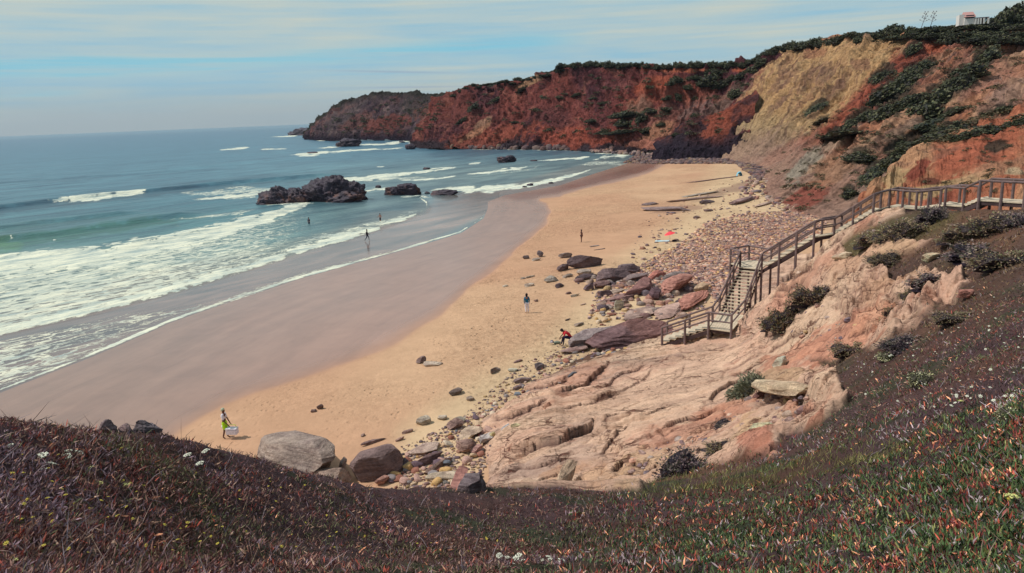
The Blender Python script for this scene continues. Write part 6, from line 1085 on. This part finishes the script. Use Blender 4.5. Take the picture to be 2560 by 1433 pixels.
sc_ = sc_*(1+.35*fbm(P, 1.2, 3, 523)); L = (.046+.034*r.random(nA))*sc_*np.where(isg, 1.6, 1)*np.where(zl < .3, .82, 1); Wd_ = (.0095+.006*r.random(nA))*sc_*np.where(isg, .45, 1)*np.where(zl < .3, .72, 1)
pale_ = (c.sum(1) > 1.0); Wd_ = np.where(pale_, Wd_*1.25, Wd_); tlt = np.where(isg, .35, np.where(zl > .3, .55, .85))+pale_*.5
v, f, cv_ = blades(P+[0, 0, -.01], L, Wd_, tlt, c, r)
struct(mesh_np('ground_cover', v, f, mat_leaf, cv_, smooth=False), 'low succulent leaves, dry grass and twigs covering the slope below the viewpoint', 'stuff')
# long dry stems
nB = 5000; P, X_, dd_ = scatter(nB, r); kk = dd_ < 22; P = P[kk]; dd_ = dd_[kk]; c = np.array([srgb(158, 132, 118), srgb(128, 104, 96), srgb(146, 134, 140)])[r.integers(0, 3, len(P))]*r.uniform(.7, 1.2, (len(P), 1))
v, f, cv_ = blades(P, (.12+.16*r.random(len(P))), .0035*(1+dd_/12), .75, c, r, 1.1); struct(mesh_np('dry_stems', v, f, mat_leaf, cv_, smooth=False), 'bent dry stems lying over the ground cover', 'stuff')
# ---- flowers
mat_white = simple_mat('white petals', srgb(226, 228, 208), .8, .08, 40.); mat_yel = simple_mat('yellow petals', srgb(206, 190, 84), .8, .1, 40.); mat_cream = simple_mat('cream yellow florets', srgb(206, 206, 130), .8, .15, 40.); mat_stem = simple_mat('green stem', srgb(86, 88, 60), .8, .1, 20.)
def umbel_me(nm, mat, seed):
    bm = bmesh.new(); rr = random.Random(seed)
    for k in range(60):
        a = rr.uniform(0, 6.28); q = math.sqrt(rr.random())*.5; g = bmesh.ops.create_icosphere(bm, subdivisions=1, radius=rr.uniform(.05, .085))['verts']; bmesh.ops.scale(bm, vec=(1, 1, .5), verts=g); bmesh.ops.translate(bm, verts=g, vec=(math.cos(a)*q, math.sin(a)*q, .10-.45*q*q+rr.uniform(-.02, .02)))
    me = bpy.data.meshes.new(nm); bm.to_mesh(me); bm.free(); me.materials.append(mat); return me
um_w = umbel_me('flower_head', mat_white, 1); um_c = umbel_me('flower_head', mat_cream, 2)
bm = bmesh.new(); add_tube(bm, (0, 0, -1), (0, 0, .02), .02, .015, 6)
for k in range(8): add_tube(bm, (0, 0, -.28), (math.cos(k*.785)*.3, math.sin(k*.785)*.3, .05), .012, .01, 5)
stem_me = bpy.data.meshes.new('stem'); bm.to_mesh(stem_me); bm.free(); stem_me.materials.append(mat_stem)
def umbel(px, py, wpx, label, head=um_w, cat='flower', grp='flat white flower heads'):
    g = hit(px, py+14, 2.5, 60); d_ = math.hypot(g[0], g[1])*.995; q = pd(px, py, d_); s_ = wpx*np.linalg.norm(q-CAM)/FPX; e = empty('umbel_flower', tuple(q)); tag(e, label, cat, grp); e.rotation_euler = (PR.normal()*.18, PR.normal()*.18, PR.uniform(0, 6)); e.scale = (s_, s_, s_)
    for nm, me, z1 in (('flower_head', head, 1.), ('stem', stem_me, 1.)): o = bpy.data.objects.new(nm, me); COL.objects.link(o); o.parent = e; o.scale = (1, 1, max(1., (q[2]-g[2]+.05)/s_) if nm == 'stem' else 1)
UL = [(24, 1115, 16, 'small white flower head at the far left, highest up the left edge'), (101, 1140, 28, 'wide white flower head, upper of the two largest on the left'), (123, 1160, 27, 'wide white flower head, lower of the two largest on the left'), (168, 1140, 17, 'white flower head right of the upper large one'), (171, 1127, 16, 'thin white flower head above its left neighbour'), (197, 1131, 18, 'white flower head rightmost of the five on the left'),
      (469, 1137, 18, 'white flower head left of the trio near the pale boulder'), (514, 1127, 18, 'white flower head upper right of the trio near the pale boulder'), (500, 1158, 18, 'white flower head lowest of the trio near the pale boulder'), (110, 1172, 12, 'faded small flower head under the two large ones'),
      (1249, 1389, 16, 'leftmost white flower head of the cluster at the bottom centre'), (1268, 1393, 12, 'narrow flower head second from the left in the bottom cluster'), (1296, 1388, 17, 'topmost white flower head of the bottom cluster'), (1290, 1396, 15, 'flower head tucked under the topmost of the bottom cluster'), (1306, 1401, 14, 'tilted flower head in the middle of the bottom cluster'), (1281, 1415, 22, 'largest flower head low in the bottom cluster'), (1326, 1415, 17, 'flower head at the bottom right of the tilted one'), (1356, 1400, 9, 'tiny flower head between the two halves of the bottom cluster'), (1371, 1391, 13, 'upper flower head of the right half of the bottom cluster'), (1375, 1398, 12, 'flower head just below the upper right one'), (1403, 1402, 18, 'rightmost flower head of the bottom cluster'), (1378, 1413, 13, 'lowest flower head of the right half of the bottom cluster')]
for q in UL: umbel(*q)
for q in [(2530, 1240, 28, 'big pale yellow flower near the right edge'), (245, 1208, 20, 'pale yellow flower head under the left white ones'), (311, 1212, 22, 'pale yellow flower head left of centre on the brow'), (225, 1170, 16, 'dull yellow flower head above the pale yellow pair'), (28, 1404, 24, 'cream flower head in the lower left corner'), (2402, 1002, 11, 'greenish yellow flower on the right bank')]: umbel(*q, head=um_c, grp='pale yellow flower heads')
# a pale flowering rosette on the right bank and small yellow or white blossoms
for (x, y, wv, hv, lab) in [(2302, 948, 56, 30, 'rosette of pale green white flowers over a dark gap on the right bank'), (2215, 885, 40, 18, 'silver white flowering tuft on the upper right bank'), (2530, 1035, 60, 26, 'whitish flowering tuft near the right edge')]:
    c_ = hit(x, y+12, 4.); s_ = np.linalg.norm(c_-CAM)/FPX; me = crown_proto('flowering_tuft', 1300+int(x), 500, .10, [(190, 186, 140), (206, 204, 170), (120, 126, 84), (88, 92, 66)], .3, .3, (60, 56, 44)); put_crown('flowering_tuft', me, c_, (wv*s_/2, wv*s_/2, hv*s_), None, lab, 'flower', None)
def blossom_me(mat, seed):
    bm = bmesh.new()
    for k in range(7):
        a = k*.9; vs = [bm.verts.new(q) for q in ((0, 0, 0), (math.cos(a-.3)*.4, math.sin(a-.3)*.4, .12), (math.cos(a)*.55, math.sin(a)*.55, .1), (math.cos(a+.3)*.4, math.sin(a+.3)*.4, .12))]; bm.faces.new(vs)
    g = bmesh.ops.create_icosphere(bm, subdivisions=1, radius=.2)['verts']; bmesh.ops.translate(bm, verts=g, vec=(0, 0, .1)); me = bpy.data.meshes.new('blossom'); bm.to_mesh(me); bm.free(); me.materials.append(mat); return me
by, bw = blossom_me(mat_yel, 1), blossom_me(mat_white, 2)
for nm, me, cnt, poly, lab, grp, s0 in [('yellow_blossom', by, 110, [(0, 1160), (300, 1130), (640, 1190), (900, 1260), (1300, 1280), (1300, 1420), (700, 1400), (0, 1433)], 'tiny yellow blossom scattered among the brown plants on the left', 'tiny yellow blossoms on the left', .024), ('yellow_blossom', by, 25, [(2000, 1100), (2560, 900), (2560, 1400), (1900, 1400)], 'tiny yellow blossom among the green and red leaves on the right', 'tiny yellow blossoms on the right', .024), ('white_blossom', bw, 85, [(2150, 900), (2300, 840), (2560, 700), (2560, 1000), (2400, 1040), (2100, 1000)], 'tiny white blossom on the upper right bank', 'tiny white blossoms on the right bank', .045)]:
    for x, y in sample_poly(poly, cnt, PR):
        g = hit(x, y, 2.5, 60); o = bpy.data.objects.new(nm, me); COL.objects.link(o); o.location = (g[0], g[1], g[2]+.075+.02*PR.random()); s_ = s0*PR.uniform(.7, 1.4); o.scale = (s_,)*3; o.rotation_euler = (PR.normal()*.4, PR.normal()*.4, PR.uniform(0, 6)); tag(o, lab, 'flower', grp)
print('plants done')

# ------------------------------------------------------------------ people and their things
def cmat(nm, c, **k): return simple_mat(nm, srgb(*c), .85, .12, 8., **k)
M_SK = cmat('skin', (150, 104, 84)); M_SKD = cmat('tanned skin', (104, 70, 60)); M_HAIR = cmat('dark hair', (34, 26, 30)); M_WHITE = cmat('white cotton', (222, 216, 224)); M_LIME = cmat('lime green fabric', (176, 226, 30)); M_TEAL = cmat('teal jacket', (30, 104, 136)); M_TEALD = cmat('teal hem', (44, 128, 130)); M_NAVY = cmat('navy fabric', (34, 30, 62)); M_REDT = cmat('red cotton', (206, 44, 56)); M_BLK = cmat('black fabric', (40, 34, 44)); M_CAP = cmat('grey cap', (168, 176, 150)); M_BIK = cmat('dark bikini', (56, 30, 34))
def skin_mesh(name, verts, edges, mat, parent, root=0, sub=2):
    """one continuous surface grown along a skeleton: verts = (x, y, z, radius)"""
    me = bpy.data.meshes.new(name); me.from_pydata([v[:3] for v in verts], edges, []); o = bpy.data.objects.new(name, me); link(o, parent); md = o.modifiers.new('skin', 'SKIN'); md.use_smooth_shade = True
    for i, v in enumerate(verts): me.skin_vertices[0].data[i].radius = (v[3], v[3] if len(v) < 5 else v[4]); me.skin_vertices[0].data[i].use_root = (i == root)
    sb_ = o.modifiers.new('sub', 'SUBSURF'); sb_.levels = sub; sb_.render_levels = sub; me.materials.append(mat); return o
def hand(verts, edges, w, dirv, side):
    """palm, four unequal fingers and a thumb leaving its side"""
    d = np.array(dirv, float); d /= np.linalg.norm(d); s_ = np.cross(d, [0, 1, .01]); s_ /= np.linalg.norm(s_); wp = np.array(verts[w][:3]); pl = wp+d*.05; verts.append((*pl, .024)); k = len(verts)-1; edges.append((w, k))
    for j, (off_, L) in enumerate([(-.030, .060), (-.010, .072), (.011, .066), (.030, .052)]):
        a = pl+s_*off_+d*.03; b = a+d*L*.5+np.array([0, .006, 0]); c = b+d*L*.4+np.array([0, .014, 0]); verts += [(*a, .009), (*b, .0085), (*c, .008)]; n_1 = len(verts); edges += [(k, n_1-3), (n_1-3, n_1-2), (n_1-2, n_1-1)]
    a = pl-s_*.034*side-d*.012; b = a-s_*.018*side+d*.03; verts += [(*a, .011), (*b, .009)]; edges += [(k, len(verts)-2), (len(verts)-2, len(verts)-1)]
J0 = dict(pel=(0, 0, .95), wai=(0, 0, 1.08), che=(0, 0, 1.28), nec=(0, 0, 1.45), jaw=(0, .02, 1.53), hed=(0, .015, 1.63), top=(0, 0, 1.71),
          shl=(-.17, 0, 1.40), ell=(-.23, -.02, 1.13), wrl=(-.25, .03, .88), shr=(.17, 0, 1.40), elr=(.23, -.02, 1.13), wrr=(.25, .03, .88), hil=(-.09, 0, .90), knl=(-.10, .02, .50), anl=(-.10, -.01, .09), tol=(-.11, .14, .03), hir=(.09, 0, .90), knr=(.10, .02, .50), anr=(.10, -.01, .09), tor=(.11, .14, .03))
RAD = dict(pel=(.135, .10), wai=(.12, .09), che=(.15, .10), nec=(.052, .055), jaw=(.062, .07), hed=(.078, .092), top=(.055, .06), shl=.058, ell=.042, wrl=.028, shr=.058, elr=.042, wrr=.028, hil=.088, knl=.058, anl=.038, tol=.03, hir=.088, knr=.058, anr=.038, tor=.03)
ED = [('pel', 'wai'), ('wai', 'che'), ('che', 'nec'), ('nec', 'jaw'), ('jaw', 'hed'), ('hed', 'top'), ('che', 'shl'), ('shl', 'ell'), ('ell', 'wrl'), ('che', 'shr'), ('shr', 'elr'), ('elr', 'wrr'), ('pel', 'hil'), ('hil', 'knl'), ('knl', 'anl'), ('anl', 'tol'), ('pel', 'hir'), ('hir', 'knr'), ('knr', 'anr'), ('anr', 'tor')]
def sub_skin(name, J, chains, mat, parent, grow, root):
    names = []; ed = []
    for ch in chains:
        for a in ch:
            if a not in names: names.append(a)
        ed += [(names.index(ch[i]), names.index(ch[i+1])) for i in range(len(ch)-1)]
    vs = []
    for n_1 in names:
        r0_ = RAD.get(n_1.split('+')[0], .05); r0_ = r0_ if isinstance(r0_, tuple) else (r0_, r0_); g = grow.get(n_1, grow.get('*', 1.15)); vs.append((*J[n_1], r0_[0]*g, r0_[1]*g))
    return skin_mesh(name, vs, ed, mat, parent, names.index(root), 1)
def person(label, loc, rz, scale, pose, skin, clothes, hair=None, group=None):
    e = empty('person', tuple(float(q) for q in loc), rz); e.scale = (scale,)*3; tag(e, label, 'person', group); J = dict(J0); J.update(pose); names = list(J0); vs = []
    for n_1 in names: r_ = RAD[n_1]; vs.append((*J[n_1], *(r_ if isinstance(r_, tuple) else (r_, r_))))
    ed = [(names.index(a), names.index(b)) for a, b in ED]; vs = [tuple(v) for v in vs]
    hj = np.array(J['hed']); fwd = np.array(J['jaw'])-np.array(J['nec']); fd = np.array([0, 1, 0]) if 'face' not in pose else np.array(pose['face']); hi = names.index('hed')
    nose = hj+fd*.105+[0, 0, -.015]; vs.append((*nose, .012, .012)); ed.append((hi, len(vs)-1))
    for sx in (-1, 1): sv = np.cross(fd, [0, 0, 1])*sx; er = hj+sv*.085; vs.append((*er, .014, .02)); ed.append((hi, len(vs)-1))
    for sd_, a, b in ((-1, 'ell', 'wrl'), (1, 'elr', 'wrr')): hand(vs, ed, names.index(b), np.array(J[b])-np.array(J[a]), sd_)
    skin_mesh('body', vs, ed, skin, e, 0, 2)
    for nm, chains, mat, grow, root in clothes: sub_skin(nm, dict(J, **{k+'+': v for k, v in {}.items()}), chains, mat, e, grow, root)
    for q in ([-1, 1]):
        bm = bmesh.new(); g = bmesh.ops.create_icosphere(bm, subdivisions=1, radius=.012)['verts']; sv = np.cross(fd, [0, 0, 1]); bmesh.ops.translate(bm, verts=g, vec=V3(hj+fd*.088+sv*.032*q+np.array([0, 0, .012]))); obj_bm('eye', bm, M_BLK, e, True)
    if hair:
        mat, ln = hair; bm = bmesh.new(); g = bmesh.ops.create_icosphere(bm, subdivisions=3, radius=.108)['verts']
        for v in g:
            v.co.z *= 1.12
            if v.co.dot(Vector(fd)) > .035 and v.co.z < .03: v.co *= .72
            if v.co.dot(Vector(fd)) < .03 and v.co.z < 0: v.co.z *= ln
        bmesh.ops.translate(bm, verts=g, vec=V3(hj+np.array([0, 0, .02])-fd*.012)); obj_bm('hair', bm, mat, e, True)
    return e
def ground_at(px, py, dmin=14.): return hit(px, py, dmin)
TOP = [['wai', 'che', 'nec'], ['che', 'shl', 'ell'], ['che', 'shr', 'elr']]
def lerp3(a, b, t): return tuple(np.array(a)*(1-t)+np.array(b)*t)
# man with the cooler box: side on, facing right in the photo
g_ = ground_at(566, 1096); rzr = -math.pi/2-.12
pose = dict(wrl=(-.20, .20, .86), ell=(-.24, .04, 1.12), wrr=(.16, .26, .86), elr=(.22, .08, 1.12), knl=(-.10, .06, .50), anl=(-.10, .05, .09), tol=(-.11, .2, .03), knr=(.09, .0, .50), anr=(.09, -.12, .10), tor=(.10, .0, .03))
pm_ = person('man in white t-shirt and lime green shorts carrying a white cooler box', g_, rzr, 1.02, pose, M_SKD, [('t_shirt', TOP, M_WHITE, {'*': 1.18, 'nec': .9, 'wai': 1.25, 'ell': 1.15}, 'wai'), ('shorts', [['wai', 'pel'], ['pel', 'hil', 'knl'], ['pel', 'hir', 'knr']], M_LIME, {'*': 1.25, 'wai': .9, 'hil': 1.35, 'hir': 1.35, 'knl': 1.05, 'knr': 1.05}, 'pel')], (M_CAP, .6))
def cooler(loc, rz, sc, label):
    e = empty('cooler_box', tuple(float(q) for q in loc), rz); e.scale = (sc,)*3; tag(e, label, 'cooler box'); bm = bmesh.new(); add_box(bm, (0, 0, .17), (.62, .34, .30)); bmesh.ops.bevel(bm, geom=bm.edges[:], offset=.03, segments=2, affect='EDGES'); obj_bm('box', bm, M_WHITE, e)
    bm = bmesh.new(); add_box(bm, (0, 0, .355), (.65, .37, .07)); bmesh.ops.bevel(bm, geom=bm.edges[:], offset=.025, segments=2, affect='EDGES'); obj_bm('lid', bm, M_WHITE, e)
    bm = bmesh.new(); add_tube(bm, (-.30, 0, .36), (-.22, 0, .56), .012, seg=6); add_tube(bm, (-.22, 0, .56), (.22, 0, .56), .014, seg=6); add_tube(bm, (.22, 0, .56), (.30, 0, .36), .012, seg=6); obj_bm('handle', bm, M_LIME, e)
cooler(g_+np.array([.42, -.12, .28]), -.1, 1.0, 'white cooler box hanging from the hands of the man in lime green shorts')
cloth = empty('bag', tuple(g_+np.array([-.20, .25, .72]))); tag(cloth, 'small white bag behind the hip of the man in lime green shorts', 'bag'); skin_mesh('sack', [(0, 0, 0, .09), (0, 0, -.12, .12), (.02, 0, -.22, .08)], [(0, 1), (1, 2)], M_WHITE, cloth, 0, 1)
# woman in teal, seen from behind
g_ = ground_at(1318, 783)
person('woman with dark hair in a teal jacket and white trousers standing on the sand', g_, .15, .99, dict(wrl=(-.20, .04, .90), wrr=(.20, .04, .90)), M_SK, [('jacket', [['pel', 'wai', 'che', 'nec'], ['che', 'shl', 'ell', 'wrl'], ['che', 'shr', 'elr', 'wrr']], M_TEAL, {'*': 1.3, 'pel': 1.28, 'nec': 1.0, 'wrl': 1.5, 'wrr': 1.5}, 'wai'), ('trousers', [['pel', 'hil', 'knl', 'anl'], ['pel', 'hir', 'knr', 'anr']], M_WHITE, {'*': 1.25, 'pel': 1.05, 'knl': 1.45, 'knr': 1.45, 'anl': 1.7, 'anr': 1.7}, 'pel')], (M_HAIR, 2.2))
# woman in a bikini, hand on hip
g_ = ground_at(1454, 606)
person('sunbather in a dark bikini standing with one hand on the hip', g_, math.pi/2+.5, .98, dict(elr=(.30, -.12, 1.18), wrr=(.13, .02, 1.0), knl=(-.03, .02, .5), anl=(-.02, 0, .09), tol=(-.02, .14, .03), knr=(.05, .03, .5), anr=(.05, 0, .09), tor=(.05, .14, .03)), M_SKD, [('bikini_top', [['che', 'shl'], ['che', 'shr']], M_BIK, {'*': 1.02, 'shl': .6, 'shr': .6}, 'che'), ('bikini_bottom', [['pel', 'hil'], ['pel', 'hir']], M_BIK, {'*': 1.12}, 'pel')], (M_HAIR, 1.5))
# walker at the edge of the surf
g_ = pz(919, 602, .0)
person('walker in dark clothes striding right along the edge of the surf', g_, -math.pi/2+.2, 1.0, dict(knl=(-.08, .22, .50), anl=(-.09, .22, .09), tol=(-.09, .37, .05), knr=(.08, -.10, .50), anr=(.08, -.42, .14), tor=(.08, -.34, .03), ell=(-.22, -.16, 1.15), wrl=(-.22, -.12, .92), elr=(.22, .12, 1.14), wrr=(.22, .30, .98)), M_SKD, [('jacket', [['pel', 'wai', 'che', 'nec'], ['che', 'shl', 'ell', 'wrl'], ['che', 'shr', 'elr', 'wrr']], M_BLK, {'*': 1.28, 'nec': 1.1, 'wrl': 1.3, 'wrr': 1.3}, 'wai'), ('trousers', [['pel', 'hil', 'knl', 'anl'], ['pel', 'hir', 'knr', 'anr']], M_NAVY, {'*': 1.18}, 'pel')], (M_HAIR, 1.6))
g_ = pz(951, 553, 0.)-np.array([0, 0, .35])
person('bather in dark trunks wading through the foam with arms out', g_, 2.6, 1.0, dict(ell=(-.36, -.02, 1.18), wrl=(-.50, .10, 1.05), elr=(.36, -.02, 1.18), wrr=(.52, .08, 1.08), knl=(-.12, .10, .5), anl=(-.16, .02, .09), knr=(.12, -.05, .5), anr=(.2, -.16, .1), tor=(.2, -.04, .03)), M_SK, [('trunks', [['wai', 'pel'], ['pel', 'hil', 'knl'], ['pel', 'hir', 'knr']], M_BLK, {'*': 1.2, 'wai': .9}, 'pel')], (M_HAIR, 1.1))
g_ = pz(773, 561, 0.)-np.array([0, 0, .55])
person('bather in a dark wetsuit standing knee deep in the surf on the left', g_, 2.9, 1.02, dict(ell=(-.25, .05, 1.14), wrl=(-.18, .22, 1.02), elr=(.25, .05, 1.14), wrr=(.18, .22, 1.02)), M_SK, [('wetsuit', [['pel', 'wai', 'che', 'nec'], ['che', 'shl', 'ell'], ['che', 'shr', 'elr'], ['pel', 'hil', 'knl'], ['pel', 'hir', 'knr']], M_NAVY, {'*': 1.1}, 'pel')], (M_HAIR, 1.1))
# man in red seated on the layered rock, bent forward towards the left
g_ = ground_at(1410, 861); sg = g_+np.array([0., -.35, 0.])
pose = dict(pel=(0, -.42, .58), wai=(0, -.40, .70), che=(0, -.20, .92), nec=(0, .0, 1.02), jaw=(0, .10, 1.03), hed=(0, .17, 1.08), top=(0, .20, 1.16), shl=(-.17, -.06, .98), ell=(-.22, .06, .74), wrl=(-.12, .24, .58), shr=(.17, -.06, .98), elr=(.22, .06, .74), wrr=(.12, .24, .58),
            hil=(-.09, -.34, .56), knl=(-.14, .02, .62), anl=(-.13, .10, .12), tol=(-.14, .25, .04), hir=(.09, -.34, .56), knr=(.14, .04, .60), anr=(.13, .18, .10), tor=(.14, .33, .04))
person('man in a red t-shirt and dark trousers sitting bent forward on the great layered rock', sg, math.pi/2+.1, 1.08, pose, M_SKD, [('t_shirt', [['pel', 'wai', 'che', 'nec'], ['che', 'shl', 'ell'], ['che', 'shr', 'elr']], M_REDT, {'*': 1.28, 'nec': 1.0}, 'wai'), ('trousers', [['pel', 'hil', 'knl', 'anl'], ['pel', 'hir', 'knr', 'anr']], M_NAVY, {'*': 1.2, 'pel': 1.05}, 'pel')], (M_HAIR, 1.0))
rock('boulder', None, None, .8, .62, srgb(128, 106, 102), 'low seat-like rock under the man in red', seed=675, world=(sg+np.array([.30, .3, 0]), sg+np.array([1.3, .6, 0])), strat=.03)
# bag and bundle left of him
g_ = ground_at(1380, 862); e = empty('backpack', tuple(g_)); tag(e, 'small dark and white rucksack standing on the sand beside the seated man', 'rucksack'); skin_mesh('sack', [(0, 0, .10, .17, .13), (0, 0, .26, .15, .11), (.01, 0, .36, .09, .08)], [(0, 1), (1, 2)], cmat('grey blue canvas', (70, 74, 100)), e, 0, 1); bm = bmesh.new(); add_box(bm, (-.03, -.13, .24), (.16, .06, .16)); bmesh.ops.bevel(bm, geom=bm.edges[:], offset=.02, segments=1, affect='EDGES'); obj_bm('front_pocket', bm, M_WHITE, e)
g_ = ground_at(1390, 861); e = empty('towel_bundle', tuple(g_+np.array([.05, .1, 0]))); tag(e, 'grey green bundled towel lying right of the rucksack', 'towel'); skin_mesh('cloth', [(-.22, 0, .09, .10), (0, .02, .12, .12), (.2, 0, .1, .10), (.32, .02, .08, .08)], [(0, 1), (1, 2), (2, 3)], cmat('grey green towel', (124, 134, 120)), e, 0, 1)
# red parasol, towel, dark bag
g_ = ground_at(1672, 604); e = empty('parasol', tuple(g_)); e.scale = (1.05,)*3; tag(e, 'small tilted red parasol near the pebble field', 'parasol'); bm = bmesh.new(); add_tube(bm, (0, 0, -.1), (.10, 0, 1.15), .018, seg=6); obj_bm('pole', bm, M_WHITE, e)
bm = bmesh.new(); apx = bm.verts.new((.12, 0, 1.24)); ring = []
for k in range(16): a = k*math.pi/8; rr_ = .66 if k % 2 == 0 else .63; ring.append(bm.verts.new((.10+math.cos(a)*rr_, math.sin(a)*rr_, .92+math.cos(a)*.16)))
mid = [bm.verts.new(((v.co.x*.55+.12*.45), v.co.y*.55, v.co.z*.42+1.24*.58)) for v in ring]
for k in range(16): bm.faces.new((apx, mid[k], mid[(k+1) % 16])); bm.faces.new((mid[k], ring[k], ring[(k+1) % 16], mid[(k+1) % 16]))
obj_bm('canopy', bm, cmat('coral red canopy', (236, 74, 84)), e, False)
def towel(name, a, b, w_, mat, label, bump=.03):
    pa, pb = ground_at(*a), ground_at(*b); d = pb-pa; L = np.linalg.norm(d[:2]); nx, ny = 24, 10; u, v_ = np.meshgrid(np.linspace(0, 1, nx), np.linspace(-.5, .5, ny)); nn = np.array([-d[1], d[0]])/L
    x = pa[0]+d[0]*u+nn[0]*v_*w_; y = pa[1]+d[1]*u+nn[1]*v_*w_; P = np.stack([x, y, np.zeros_like(x)], -1).reshape(-1, 3); P[:, 2] = hf_ground(P[:, 0], P[:, 1])+.03+fbm(P, .25, 3, 77)*bump+bump; base = P.mean(0); o = mesh_np(name, P-base, grid_faces(ny, nx), mat); o.location = base
    md = o.modifiers.new('thick', 'SOLIDIFY'); md.thickness = .02; return tag(o, label, 'towel')
towel('towel', (1638, 604), (1674, 603), .95, cmat('pale blue towel', (186, 212, 218)), 'pale blue beach towel spread on the sand beside the red parasol')
g_ = ground_at(1686, 604); e = empty('bag', tuple(g_)); tag(e, 'dark bag at the right end of the pale blue towel', 'bag'); skin_mesh('sack', [(-.3, 0, .1, .13), (0, 0, .14, .16), (.3, 0, .1, .12)], [(0, 1), (1, 2)], M_BLK, e, 0, 1)
# blue tent at the far end
g_ = pz(1848, 440, 1.6); g_ = ground_at(1848, 440, 60.); e = empty('beach_tent', tuple(g_)); tag(e, 'small light blue beach tent far up the sand', 'tent'); sc_t = 1.15; bm = bmesh.new(); nr_ = 9; rows_ = []
for i in range(nr_):
    a = math.pi*i/(nr_-1); rows_.append([bm.verts.new((math.cos(a)*.62*sc_t*q, y_, math.sin(a)*.95*sc_t*q)) for y_, q in ((-.55, .85), (-.2, 1.), (.2, .95), (.6, .35))])
for i in range(nr_-1):
    for j in range(3): bm.faces.new((rows_[i][j], rows_[i+1][j], rows_[i+1][j+1], rows_[i][j+1]))
obj_bm('canopy', bm, cmat('light blue nylon', (122, 184, 206)), e, True); bm = bmesh.new(); add_box(bm, (0, 0, .02), (1.3, 1.3, .03)); obj_bm('groundsheet', bm, M_NAVY, e)
print('all done')

# ------------------------------------------------------------------ sea air
bm = bmesh.new(); add_box(bm, (0, 2400, 60), (9000, 7000, 146)); hz = obj_bm('haze', bm, None); hz['kind'] = 'stuff'; hz['label'] = 'thin sea haze over the bay'
m_ = bpy.data.materials.new('sea haze'); m_.use_nodes = True; n = NT(m_.node_tree); n.n.clear(); o_ = n.node('ShaderNodeOutputMaterial'); pv = n.node('ShaderNodeVolumePrincipled'); pv.inputs['Color'].default_value = (.80, .84, .95, 1); pv.inputs['Density'].default_value = .00004; pv.inputs['Anisotropy'].default_value = .2; n.l.new(pv.outputs[0], o_.inputs['Volume']); hz.data.materials.append(m_)
